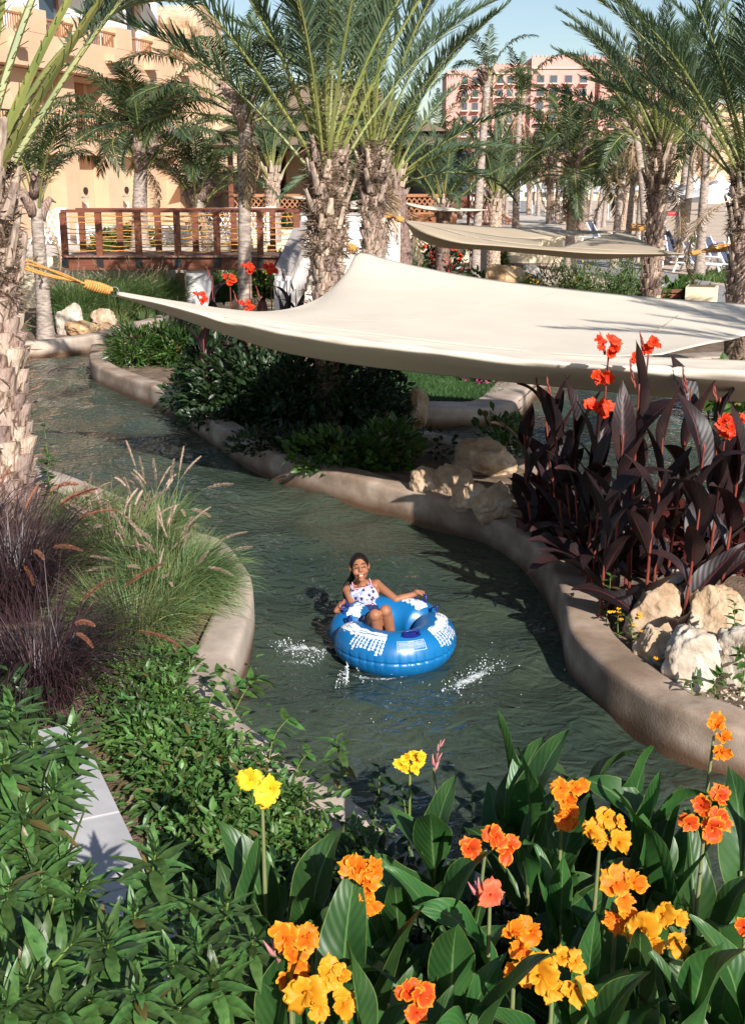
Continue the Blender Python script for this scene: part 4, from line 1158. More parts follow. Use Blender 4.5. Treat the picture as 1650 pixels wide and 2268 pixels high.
# an unseen palm outside the right edge, added to throw frond shade on the awning
pq = empty('date_palm', (7.3, 6.1, GZ), 0.7, 'unseen date palm outside the right edge that throws frond shade on the big awning', 'palm tree')
trunk_date(4.6, 0.2, pq); boots(pq, 0.0, 3.6, 0.2, 71, h=4.6, per=7, pitch=0.19, scl=1.05); boots(pq, 3.6, 4.5, 0.19, 72, h=4.6, meshes=BOOTG, per=5, pitch=0.2, scl=1.0, jit=0.3)
crown(pq, (0, 0, 4.7), 'date', 20, 6, 72, 1.0, 77, dry=0, r=0.12)
# ------------------------------------------------------------------ shade awnings
def curve(ctrl, n):
    """ctrl: (px, py, depth) -> n+1 points, evenly spread along the polyline"""
    P = smooth_path([at(*c) for c in ctrl], 10)
    L = [0]
    for i in range(1, len(P)): L.append(L[-1] + (P[i] - P[i - 1]).length)
    out = []
    k = 0
    for i in range(n + 1):
        s = L[-1] * i / n
        while k < len(P) - 2 and L[k + 1] < s: k += 1
        f = (s - L[k]) / max(1e-9, L[k + 1] - L[k])
        out.append(P[k].lerp(P[k + 1], min(1, max(0, f))))
    return out
def loft(rows, sub, n, fold=None):
    """rows of curves joined by a smooth surface; returns verts, faces"""
    C = [curve(r, n) for r in rows]
    m = (len(rows) - 1) * sub + 1
    vs = []
    cols = [smooth_path([C[r][i] for r in range(len(rows))], sub) for i in range(n + 1)]
    for i in range(n + 1):
        for j in range(m):
            p = cols[i][j].copy()
            if fold: p += fold(i / n, j / (m - 1))
            vs.append(p)
    fs = []
    for i in range(n):
        for j in range(m - 1):
            a = i * m + j
            fs.append((a, a + m, a + m + 1, a + 1))
    return vs, fs
def cloth(name, parts, label, m, base, cat='awning'):
    mb = MB()
    bz = Vector(base)
    for vs, fs in parts:
        mb.add([v - bz for v in vs], fs)
    me = mb.mesh(name, m, smooth=True)
    bm = bmesh.new(); bm.from_mesh(me)
    bmesh.ops.remove_doubles(bm, verts=bm.verts, dist=0.004)
    bmesh.ops.recalc_face_normals(bm, faces=bm.faces)
    bm.to_mesh(me); bm.free()
    o = inst(name, me, None, base)
    md = o.modifiers.new('thickness', 'SOLIDIFY'); md.thickness = 0.006
    return tag(o, label, cat)

crest = [(260, 649, 12.6), (350, 668, 12.3), (450, 690, 12.0), (640, 719, 11.6), (900, 751, 10.9), (1100, 774, 10.5), (1300, 790, 10.15), (1465, 786, 9.9)]
crest_x = crest[:-1] + [(1465, 794, 9.85), (1650, 801, 9.5), (1850, 812, 9.1), (2150, 835, 8.6)]
skirt_m = [(260, 652, 12.56), (350, 674, 12.15), (450, 703, 11.75), (640, 748, 11.2), (900, 782, 10.45), (1100, 805, 10.0), (1300, 822, 9.65), (1465, 833, 9.4), (1650, 842, 9.1), (1850, 846, 8.85), (2150, 842, 8.55)]
skirt_b = [(260, 655, 12.6), (340, 682, 12.4), (420, 712, 12.25), (600, 772, 11.9), (750, 801, 11.6), (900, 821, 11.25), (1100, 842, 10.8), (1300, 862, 10.4), (1500, 880, 10.0), (1650, 889, 9.7), (1850, 885, 9.3), (2150, 860, 8.6)]
mid1 = [(260, 648.6, 12.62), (400, 671, 12.5), (560, 692, 12.5), (720, 690, 12.6), (900, 700, 12.2), (1100, 720, 11.9), (1300, 742, 11.5), (1480, 755, 11.1), (1560, 765, 10.7)]
mid2 = [(260, 648.4, 12.62), (400, 670, 12.6), (560, 689, 12.8), (690, 675, 13.5), (800, 628, 14.2), (1000, 655, 13.8), (1200, 682, 13.3), (1400, 705, 12.9), (1650, 742, 12.2)]
back = [(260, 648, 12.64), (400, 669, 12.7), (520, 687, 12.9), (640, 690, 13.3), (720, 653, 14.2), (770, 600, 15.0), (795, 559, 15.5), (850, 573, 15.4), (950, 596, 15.1), (1100, 622, 14.8), (1400, 656, 14.4), (1650, 674, 14.2), (1830, 682, 14.1)]
def skirt_fold(u, v):
    a = min(1, u * 6) * min(1, (1 - u) * 5)
    s = math.sin(PI * min(1, v * 1.0))
    w_ = 0.030 * math.sin(v * 13 + u * 5 + 1.2 * math.sin(u * 6)) + 0.020 * abs(math.sin(v * 17 - u * 9 + 0.8 * math.sin(u * 14))) + 0.007 * math.sin(u * 33 + v * 9) + 0.006 * math.sin(u * 71 + v * 21)
    return Vector((-0.15, -0.8, 0.35)) * w_ * a * s * 2.6
def top_fold(u, v):
    return Vector((0, 0, 1)) * 0.012 * math.sin(u * 7 + v * 5) * math.sin(PI * v)
base_s = at(900, 751, 10.9)
up_ = loft([crest, mid1, mid2, back], 8, 80, top_fold)
sk_ = loft([crest_x, skirt_m, skirt_b], 12, 110, skirt_fold)
S1 = cloth('shade_sail', [up_, sk_], 'large cream shade awning stretched over the island in the foreground', M['awning'], base_s)
# stitched seam lines lying on the cloth and the roped hem
def seam(ctrl, r, name, m, parent, lift=0.004, n=60):
    P = curve(ctrl, n)
    mb = MB(); mb.tube([p - Vector(parent.location) + Vector((0, -0.2 * lift, lift)) for p in P], r, n=5)
    return mb.build(name, m, parent, smooth=True)
seam(crest_x, 0.006, 'hem', M['seam'], S1, 0.004)
seam(back, 0.007, 'hem', M['seam'], S1, 0.0)
seam(skirt_b, 0.007, 'hem', M['seam'], S1, 0.0)

from mathutils.bvhtree import BVHTree
bvs = BVHTree.FromPolygons([v.co + S1.location for v in S1.data.vertices], [tuple(p.vertices) for p in S1.data.polygons])
def on_sail(px, py):
    d = ray(px, py); h_ = bvs.ray_cast(Vector((0, 0, CAM_H)), d)
    return h_[0] if h_[0] is not None else None
for k, ctrl in enumerate(([(700, 706), (823, 711), (923, 708), (1024, 696), (1174, 666), (1225, 650)], [(1050, 790), (1090, 806), (1150, 826), (1200, 840)], [(1500, 700), (1450, 735), (1380, 775)], [(430, 692), (520, 706), (640, 726), (800, 745)])):
    P = [on_sail(*c) for c in ctrl]; P = [p - Vector(S1.location) + Vector((0, -0.002, 0.004)) for p in P if p is not None]
    if len(P) > 1:
        mb = MB(); mb.tube(smooth_path(P, 8), 0.006, n=4); mb.build('stitched_seam', M['seam'], S1, smooth=True)
# the smaller brownish awning behind
c2 = [(896, 489, 21.9), (960, 503, 21.6), (1050, 526, 21.2), (1150, 541, 20.9), (1265, 549, 20.5), (1400, 557, 20.3), (1522, 563, 20.3)]
b2 = [(896, 490, 21.95), (925, 528, 22.4), (985, 549, 22.3), (1060, 553, 22.0), (1150, 560, 21.7), (1300, 574, 21.2), (1400, 571, 20.8), (1522, 564, 20.3)]
m2_ = [(896, 489.5, 21.9), (935, 515, 21.2), (1010, 537, 20.8), (1100, 545, 20.6), (1200, 554, 20.4), (1300, 562, 20.15), (1400, 564, 20.15), (1522, 563.5, 20.28)]
t2a = [(896, 488.5, 21.92), (960, 500, 21.9), (1050, 517, 22.0), (1150, 530, 22.4), (1250, 524, 23.4), (1383, 512, 25.2)]
t2b = [(896, 488, 21.94), (990, 496, 22.4), (1100, 503, 23.2), (1200, 508, 23.9), (1300, 511, 24.6), (1385, 510.5, 25.3)]
pk_a = [(1240, 548, 20.6), (1300, 551, 20.45), (1400, 557, 20.3), (1522, 563, 20.3)]
pk_b = [(1300, 531, 22.4), (1345, 533, 22.4), (1400, 538, 22.2), (1450, 548, 21.6)]
pk_c = [(1383, 512.5, 25.2), (1385, 512, 25.22), (1387, 512, 25.22), (1389, 512.5, 25.2)]
S2b = at(1100, 530, 21.2)
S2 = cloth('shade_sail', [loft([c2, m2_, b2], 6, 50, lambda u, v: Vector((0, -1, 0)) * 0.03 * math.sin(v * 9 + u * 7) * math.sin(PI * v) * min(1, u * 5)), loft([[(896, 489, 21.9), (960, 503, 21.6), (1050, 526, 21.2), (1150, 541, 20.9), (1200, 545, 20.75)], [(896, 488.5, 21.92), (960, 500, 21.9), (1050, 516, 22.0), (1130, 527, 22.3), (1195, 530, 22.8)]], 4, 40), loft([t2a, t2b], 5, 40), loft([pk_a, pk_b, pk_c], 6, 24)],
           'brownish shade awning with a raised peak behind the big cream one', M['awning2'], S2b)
# three little ones far back
for k, (a, b, c, lab) in enumerate((
        ([(584, 428, 40), (630, 434, 39.5), (690, 436, 39)], [(584, 429, 42), (630, 440, 40), (690, 444, 39)], [(590, 430, 44), (640, 438, 42), (688, 440, 41)], 'small pale awning behind the bridge rail beside the young date palm'),
        ([(776, 445, 36), (815, 440, 36), (862, 448, 36)], [(776, 458, 35), (815, 460, 35), (862, 466, 35)], [(776, 464, 35), (815, 467, 35), (862, 468, 35)], 'small shaded awning between the two central palms'),
        ([(866, 441, 38), (940, 455, 37.5), (1030, 461, 37.5), (1080, 464, 38)], [(866, 443, 38.5), (940, 463, 37), (1030, 467, 37), (1080, 465, 38)], [(867, 446, 39), (950, 467, 38), (1030, 468, 37.5), (1080, 466, 38.1)], 'long thin pale awning in front of the wooden stairway'))):
    cloth('shade_sail', [loft([a, b, c], 4, 16)], lab, M['awning'], at(*a[1]))

# ------------------------------------------------------------------ ropes holding them
def twisted(mb, P, r, lay=0.06, strands=3):
    """laid rope: strands winding round the path"""
    P = smooth_path(P, 6)
    L = 0; pts = [[] for _ in range(strands)]
    n = max(8, int(sum((P[i + 1] - P[i]).length for i in range(len(P) - 1)) / 0.012))
    cum = [0]
    for i in range(1, len(P)): cum.append(cum[-1] + (P[i] - P[i - 1]).length)
    k = 0
    for i in range(n + 1):
        s = cum[-1] * i / n
        while k < len(P) - 2 and cum[k + 1] < s: k += 1
        f = (s - cum[k]) / max(1e-9, cum[k + 1] - cum[k])
        q = P[k].lerp(P[k + 1], min(1, f)); d = (P[k + 1] - P[k]).normalized()
        u = d.orthogonal().normalized() if abs(d.z) > 0.9 else d.cross(Vector((0, 0, 1))).normalized()
        v = d.cross(u)
        for j in range(strands):
            a = 2 * PI * (s / lay + j / strands)
            pts[j].append(q + (u * math.cos(a) + v * math.sin(a)) * r * 0.5)
    for j in range(strands): mb.tube(pts[j], r * 0.56, n=5)
def rope_thing(label, trunk_c, tr, corner, knot_len, kr, r, wraps=2, ring=True, coarse=False):
    trunk_c, corner = Vector(trunk_c), Vector(corner)
    e = empty('mooring_rope', trunk_c, 0, label, 'rope')
    o = trunk_c
    d = (corner - trunk_c); dn = d.normalized()
    ks = corner - dn * (0.10 if ring else 0.03); k0 = ks - dn * knot_len
    mb = MB()
    side = dn.cross(Vector((0, 0, 1))).normalized()
    ends = []
    for wv in range(wraps):
        z = (wv - wraps / 2) * r * 2.6
        loop = []
        a0 = math.atan2(dn.y, dn.x)
        for i in range(25):
            a = a0 + PI * (0.35 + 1.3 * i / 24) + 0
            loop.append(Vector((math.cos(a) * tr, math.sin(a) * tr, z)))
        pts = [k0 - o + side * r * (1 + wv)] + [(k0 - o) * 0.5 + loop[0] * 0.5 + Vector((0, 0, -0.02))] + loop + [(k0 - o) * 0.5 + loop[-1] * 0.5 + Vector((0, 0, 0.02 - 0.03 * wv))] + [k0 - o - side * r * (1 + wv)]
        if coarse: mb.tube(pts, r, n=6)
        else: twisted(mb, pts, r, lay=r * 5)
    mb.build('line', M['rope'], e, smooth=True)
    mb = MB()
    turns = int(knot_len / (r * 2.1)); pts = []
    u = side; v = dn.cross(u)
    for i in range(turns * 10 + 1):
        f = i / (turns * 10); a = i * 0.6283
        rr = kr * (0.8 + 0.25 * math.sin(PI * f))
        pts.append(k0 - o + dn * knot_len * f + (u * math.cos(a) + v * math.sin(a)) * rr)
    mb.tube(pts, r * 1.05, n=5)
    mb.tube([k0 - o, ks - o], kr * 0.8, n=8)
    mb.build('whipping', M['rope'], e, smooth=True)
    if ring:
        mb = MB(); R0 = 0.055
        c = corner - o - dn * 0.045
        ax1, ax2 = dn, Vector((0, 0, 1)).cross(side).normalized() if False else v
        mb.tube([c + (ax1 * math.cos(2 * PI * i / 24) + v * math.sin(2 * PI * i / 24)) * R0 for i in range(25)], 0.0075, n=6)
        mb.build('ring', M['steel'], e, smooth=True)
        mb = MB()
        mb.tube([ks - o - dn * 0.01, ks - o + dn * 0.05], [0.014, 0.009], n=6)
        mb.tube([ks - o + dn * 0.02 + u * 0.02, ks - o + dn * 0.05, ks - o + dn * 0.02 - u * 0.02], 0.006, n=5)
        mb.build('shackle', M['steel'], e, smooth=True)
    return e
pL = at(8, 577, 11.6); pL.z += 0.0
rope_thing('thick orange rope tying the big awning to the shaggy palm at the left edge', pL, 0.30, at(262, 649, 12.6), 0.32, 0.045, 0.013, wraps=2)
pB = at(727, 522, 16.0)
rope_thing('orange rope with a fat knot holding the back corner of the big awning', pB, 0.245, at(797, 560, 15.5), 0.14, 0.055, 0.014, wraps=2)
pC = at(826, 468, 21.0)
rope_thing('orange rope from the parapet palm to the left corner of the brownish awning', pC, 0.215, at(897, 489, 21.9), 0.22, 0.045, 0.014, wraps=2, coarse=True)
pD = at(1419, 500, 26.0)
rope_thing('orange rope from the peak of the brownish awning round its palm', pD, 0.215, at(1386, 512, 25.2), 0.12, 0.03, 0.016, wraps=3, coarse=True)
pE = at(1607, 545, 21.0)
rope_thing('dark brown rope from the right tip of the brownish awning to the planter palm', pE, 0.25, at(1522, 563, 20.3), 0.3, 0.035, 0.014, wraps=3, ring=False, coarse=True)
# ------------------------------------------------------------------ boulders
from mathutils import noise as mnoise
def rock(name, loc, size, seed, label, m, rz=0.0, group=None, cuts=5, rough=0.16, sink=0.12):
    g = random.Random(seed)
    bm = bmesh.new()
    bmesh.ops.create_icosphere(bm, subdivisions=5, radius=1.0)
    planes = []
    for k in range(cuts + 4):
        n = Vector((g.gauss(0, 1), g.gauss(0, 1), g.gauss(0.2, 0.8))).normalized()
        planes.append((n, g.uniform(0.62, 0.86)))
    for v in bm.verts:
        p = v.co.copy()
        for n, d in planes:
            e = p.dot(n) - d
            if e > 0: p -= n * e * 0.88
        q = p * 1.3 + Vector((seed * 3.1, 0, 0))
        p *= 1 + rough * mnoise.fractal(q, 0.9, 2.0, 5) + 0.05 * mnoise.noise(q * 4) + 0.022 * mnoise.noise(q * 11)
        v.co = Vector((p.x * size[0], p.y * size[1], p.z * size[2]))
    me = bpy.data.meshes.new(name); bm.to_mesh(me); bm.free()
    me.polygons.foreach_set('use_smooth', [True] * len(me.polygons))
    me.materials.append(m)
    o = inst(name, me, None, (loc[0], loc[1], loc[2] + size[2] * (0.72 - sink)), (g.uniform(-0.2, 0.2), g.uniform(-0.2, 0.2), rz))
    return tag(o, label, 'rock', group)
G1 = 'boulders in the shade beside the long wall'
def rk(px, py, z, size, seed, label, m='rock', **k):
    p = on(px, py, z); rock('boulder', (p.x, p.y + size[1] * 0.55, z), size, seed, label, M[m], **k)
# pile on the shaded wall
rk(946, 1098, 0.26, (0.185, 0.18, 0.19), 1, 'leftmost brown boulder of the shaded row on the wall, under the green bush', group=G1)
rk(1005, 1104, 0.26, (0.24, 0.2, 0.21), 2, 'broad brown boulder second from the left in the shaded row on the wall', group=G1)
rk(1042, 1130, 0.30, (0.20, 0.17, 0.16), 3, 'lower rounded boulder of the shaded row, left of the sharp edged one', group=G1)
rk(1092, 1152, 0.30, (0.20, 0.19, 0.225), 4, 'sharp edged boulder at the right end of the shaded row, against the dark cannas', group=G1)
rk(1075, 1050, 0.24, (0.42, 0.30, 0.25), 5, 'large flat topped boulder behind the shaded row, in front of the pool', group=G1)
# sunlit pile at the right
G2 = 'sunlit boulders behind the right hand wall'
rk(1452, 1420, 0.24, (0.23, 0.21, 0.27), 11, 'tall cream boulder with orange stains, left in the sunlit pile', 'rock', rz=0.4, group=G2)
rk(1515, 1392, 0.24, (0.17, 0.17, 0.25), 12, 'cream boulder wedged at the back between the two tallest sunlit ones', 'rockw', group=G2)
rk(1585, 1440, 0.24, (0.27, 0.23, 0.28), 13, 'rough peach coloured boulder at the back right of the sunlit pile', 'rock', rz=1.0, group=G2)
rk(1462, 1488, 0.22, (0.18, 0.16, 0.19), 14, 'low cream boulder in the front of the sunlit pile, behind the yellow lantana', 'rock', group=G2)
rk(1545, 1530, 0.22, (0.235, 0.20, 0.26), 15, 'whitest boulder in the front of the sunlit pile, behind the leafy creeper', 'rockw', rz=0.7, group=G2)
rk(1655, 1520, 0.22, (0.22, 0.22, 0.26), 16, 'cream boulder at the right edge of the picture in the sunlit pile', 'rockw', group=G2)
# far bank
G3 = 'boulders on the far bank'
rk(152, 738, 0.26, (0.30, 0.28, 0.42), 21, 'tall pale boulder with a knobbly top on the far bank', 'rockw', group=G3)
rk(180, 742, 0.26, (0.34, 0.26, 0.22), 22, 'squat ochre boulder in the middle on the far bank', 'rocko', group=G3)
rk(226, 728, 0.26, (0.32, 0.28, 0.28), 23, 'rounded ochre boulder on the right on the far bank', 'rock', group=G3)
# behind the big awning, at the back pool
pA = at(1118, 588, 30)
rock('boulder', (pA.x, pA.y, 0.75), (0.50, 0.40, 0.46), 31, 'round ochre boulder in front of a palm trunk behind the big awning', M['rocko'])
pA = at(1178, 584, 32)
rock('boulder', (pA.x, pA.y, 0.75), (0.50, 0.40, 0.3), 32, 'low grey pointed boulder beside the yellow flower bush', M['rockw'])
rk(925, 935, 0.24, (0.17, 0.15, 0.30), 41, 'upright rounded stone on the ledge at the left end of the side pool', 'rock')
rk(838, 930, 0.24, (0.24, 0.2, 0.26), 42, 'orange stone half hidden behind the sunlit bush', 'rocko')
# gravel and clods round the sunlit pile
gv = np.random.default_rng(5)
n = 900
ctr = on(1560, 1500, GZ)
locs = np.column_stack([ctr.x + gv.normal(0.1, 0.55, n), ctr.y + gv.normal(-0.05, 0.55, n), np.full(n, GZ + 0.004)])
keep = []
for q in locs:
    j = min(range(1, len(RWp) - 1), key=lambda i_: (RWp[i_].x - q[0]) ** 2 + (RWp[i_].y - q[1]) ** 2)
    tv_ = RWp[j + 1] - RWp[j - 1]; nv_ = Vector((-tv_.y, tv_.x, 0)).normalized()
    keep.append((Vector((q[0], q[1], 0)) - RWp[j]).dot(nv_) > 0.36)
locs = locs[np.array(keep)]; n = len(locs)
bm = bmesh.new(); bmesh.ops.create_icosphere(bm, subdivisions=1, radius=1)
tv = [tuple(v.co * (0.75 + 0.5 * random.random())) for v in bm.verts]; tf = [[v.index for v in f.verts] for f in bm.faces]; bm.free()
m3 = dirs_to_mats(gv.normal(0, 1, (n, 3)), gv.random(n) * 6, 0.008 + 0.024 * gv.random(n) ** 3, 0.008 + 0.026 * gv.random(n) ** 3)
tag(inst('gravel', np_mesh('gravel', [(*scatter(tv, tf, m3, locs, gv.random(n)), 0)], M['rockw'], smooth=False)), kind='stuff')

# ------------------------------------------------------------------ beach furniture
def umbrella_far(px, t, lab, k):
    p = at(px, 400, t)
    e = empty('beach_umbrella', (p.x, p.y, 0.26), 0, lab, 'umbrella', 'white umbrellas far along the beach')
    mb = MB(); mb.tube([(0, 0, 0), (0, 0, 2.75)], 0.035, n=6); mb.build('pole', M['plastic'], e)
    mb = MB()
    vs = [(0, 0, 2.9)]
    n = 8
    for rr, z in ((0.75, 2.55), (1.5, 2.2), (1.5, 2.03)):
        for i in range(n): vs.append((rr * math.cos(2 * PI * i / n), rr * math.sin(2 * PI * i / n), z - (0.04 if i % 2 else 0)))
    fs = [(0, 1 + i, 1 + (i + 1) % n) for i in range(n)]
    for q in range(2):
        for i in range(n): fs.append((1 + q * n + i, 1 + q * n + n + i, 1 + q * n + n + (i + 1) % n, 1 + q * n + (i + 1) % n))
    mb.add(vs, fs); mb.build('canopy', M['canvas'], e)
ul = [(1105, 120), (1152, 118), (1180, 110), (1210, 112), (1312, 98), (1330, 104), (1350, 96), (1372, 120), (1395, 112), (1442, 108), (1460, 118), (1478, 110), (1500, 124), (1530, 116), (1552, 112), (1582, 118), (1612, 122), (1640, 116), (1092, 84), (1008, 70)]
uo = {}
def uz(px): return 'of the row below the sandstone cliff' if px > 1440 else 'of those among the grey palm trunks' if px > 1300 else 'of those in the grove around the path'
for px, t in sorted(ul): uo.setdefault(uz(px), []).append(px)
for k, (px, t) in enumerate(ul):
    umbrella_far(px, t, 'far white beach umbrella, %s from the left %s' % (ORD[uo[uz(px)].index(px)], uz(px)), k)

def lounger(p, rz, lab, scale=1.0):
    e = empty('sun_lounger', (p.x, p.y, 0.262), rz, lab, 'sun lounger', 'white sun loungers on the sand')
    mb = MB()
    for y in (-0.31, 0.31): mb.tube([(-0.95, y, 0.30), (0.1, y, 0.34), (0.95, y, 0.34)], 0.035, n=6)
    mb.build('frame', M['plastic'], e)
    mb = MB()
    for k in range(9): mb.box((-0.92 + 0.115 * k, -0.29, 0.335), (-0.83 + 0.115 * k, 0.29, 0.352))
    mb.build('seat', M['plastic'], e)
    mb = MB()
    c, s = math.cos(1.0), math.sin(1.0)
    for y in (-0.28, 0.28): mb.bar((0.12, y, 0.36), (0.12 + 0.85 * c, y, 0.36 + 0.85 * s), 0.05)
    mb.build('back_frame', M['plastic'], e)
    mb = MB(); mb.bar((0.16, 0, 0.40), (0.12 + 0.82 * c, 0, 0.36 + 0.82 * s), 0.5, 0.025); mb.build('backrest', M['cushion'], e)
    for x, y in ((-0.8, -0.3), (-0.8, 0.3), (0.7, -0.3), (0.7, 0.3)):
        mb = MB(); mb.bar((x, y, 0.32), (x + (0.12 if x > 0 else -0.12), y, 0), 0.06); mb.build('leg', M['plastic'], e)
ll = [((1385, 510), 50, 2.4, 'lounger half hidden between two grey palm trunks'), ((1552, 596), 41.5, 2.5, 'nearest lounger, right of the ringed palm trunk'), ((1540, 562), 46, 2.4, 'lounger under the white canopy post, first in line'), ((1578, 566), 46, 2.4, 'lounger right of the canopy post, second in line'),
      ((1592, 570), 45, 2.3, 'lounger close behind the planter palm'), ((1625, 590), 41, 2.3, 'lounger cut by the right edge of the picture'), ((1448, 512), 52, 2.4, 'lounger in the row left of the close palm pair'), ((1456, 510), 54, 2.4, 'lounger standing with raised back beside the close palm pair'),
      ((1500, 528), 50, 2.4, 'lounger behind the right trunk of the palm pair'), ((1488, 520), 55, 2.4, 'lounger farthest back behind the palm pair'), ((1440, 552), 45, 1.6, 'flat lounger at the grass edge left of the palm pair'), ((1500, 552), 45.5, 1.7, 'flat lounger at the grass edge between palm pair and ringed palm'),
      ((1325, 545), 60, 2.4, 'lounger far off among the brown trunks')]
for (px, py), t, rz, lab in ll:
    p = at(px, 520, t); lounger(p, rz, 'white ' + lab)

def canopy(px, t, lab, sx=1.0):
    p = at(px, 500, t)
    e = empty('beach_canopy', (p.x, p.y, 0.26), 0.25, lab, 'canopy', 'white canvas canopies on the beach')
    h, a = 2.75, 1.35 * sx
    mb = MB()
    n = 8; vs = []
    for j in range(n + 1):
        for i in range(n + 1):
            u, v = 2 * i / n - 1, 2 * j / n - 1
            d = max(abs(u), abs(v))
            z = h - 0.25 + 0.95 * (1 - d) ** 1.7 + 0.12 * (u * u * v * v)
            vs.append((u * a, v * a, z))
    fs = [(j * (n + 1) + i, j * (n + 1) + i + 1, (j + 1) * (n + 1) + i + 1, (j + 1) * (n + 1) + i) for j in range(n) for i in range(n)]
    mb.add(vs, fs); mb.build('canvas_roof', M['canvas'], e, smooth=True)
    for x in (-a, a):
        for y in (-a, a):
            mb = MB(); mb.box((x - 0.06, y - 0.06, 0), (x + 0.06, y + 0.06, h - 0.14)); mb.build('post', M['plastic'], e)
    for y in (-a - 0.07, a + 0.07):
        mb = MB(); mb.box((-a - 0.05, y - 0.004, h - 0.42), (a + 0.05, y + 0.004, h - 0.12)); mb.build('valance', M['canvas'], e)
canopy(1530, 47.5, 'white peaked canopy on posts, left of two on the beach')
canopy(1585, 46.0, 'white peaked canopy partly behind the planter palm', 1.1)
canopy(1652, 47.0, 'white peaked canopy cut off by the right edge')
pA = at(1478, 437, 105)
e = empty('rescue_board', (pA.x, pA.y, 0.26), 0, 'long red board lying on the sand beyond the palm pair', 'board')
mb = MB(); mb.tube([(-2.2, 0, 0.15), (-1.8, 0, 0.17), (1.8, 0, 0.17), (2.2, 0, 0.15)], [0.02, 0.22, 0.22, 0.02], n=8)
M['red'] = mat('red_paint', (0.55, 0.04, 0.04), rough=0.5); mb.build('hull', M['red'], e, smooth=True)

# stone planter with bench by the right palm
pA = at(1558, 634, 26.0)
pl0 = empty('stone_planter', (pA.x + 0.02, pA.y + 0.2, GZ), -0.35, 'square cream stone planter left of the right hand palm', 'planter')
mb = MB(); mb.box((-0.32, -0.32, 0), (0.32, 0.32, 0.95), taper=-0.02); mb.build('body', M['cream'], pl0)
mb = MB(); mb.box((-0.28, -0.28, 0.951), (0.28, 0.28, 0.962)); mb.build('soil', M['soil'], pl0)
bn = empty('garden_bench', (pA.x - 0.8, pA.y + 0.35, GZ), 0.0, 'dark slatted wooden bench beside the stone planter', 'bench')
for k in range(4):
    mb = MB(); mb.box((-0.45, 0.05 + 0.02 * k, 0.45 + 0.11 * k), (0.45, 0.08 + 0.02 * k, 0.53 + 0.11 * k)); mb.build('slat', M['wood'], bn)
for k in range(3):
    mb = MB(); mb.box((-0.45, -0.38 + 0.13 * k, 0.40), (0.45, -0.28 + 0.13 * k, 0.43)); mb.build('seat_slat', M['wood'], bn)
for x in (-0.4, 0.4):
    mb = MB(); mb.box((x - 0.03, -0.36, 0), (x + 0.03, 0.06, 0.398)); mb.build('leg', M['wood'], bn)
# planter box by the far palm, red flowers grow beside it
pA = at(1064, 492, 41)
fp = empty('flower_box', (pA.x, pA.y, 0.27), 0, 'small grey wooden planter box between the white stemmed palm and the roped one', 'planter')
mb = MB(); mb.box((-0.35, -0.3, 0), (0.35, 0.3, 1.45)); mb.build('body', M['capstone'], fp)
# a guest behind the bridge rail: only the dark head shows
# ------------------------------------------------------------------ leafy things
def leaf_tpl(w=0.26, fold=0.06, bend=0.12):
    return ([(0, 0, 0), (-w * 0.8, fold, 0.30), (w * 0.8, fold, 0.30), (0, 0, 0.32), (-w * 0.72, fold - bend * 0.5, 0.66), (w * 0.72, fold - bend * 0.5, 0.66), (0, -bend * 0.5, 0.68), (0, -bend, 1.0)],
            [(0, 3, 1), (0, 2, 3), (1, 3, 6, 4), (3, 2, 5, 6), (4, 6, 7), (6, 5, 7)])
LT = leaf_tpl()
LTn = leaf_tpl(0.10, 0.02, 0.3)
LTo = leaf_tpl(0.36, 0.08, 0.15)

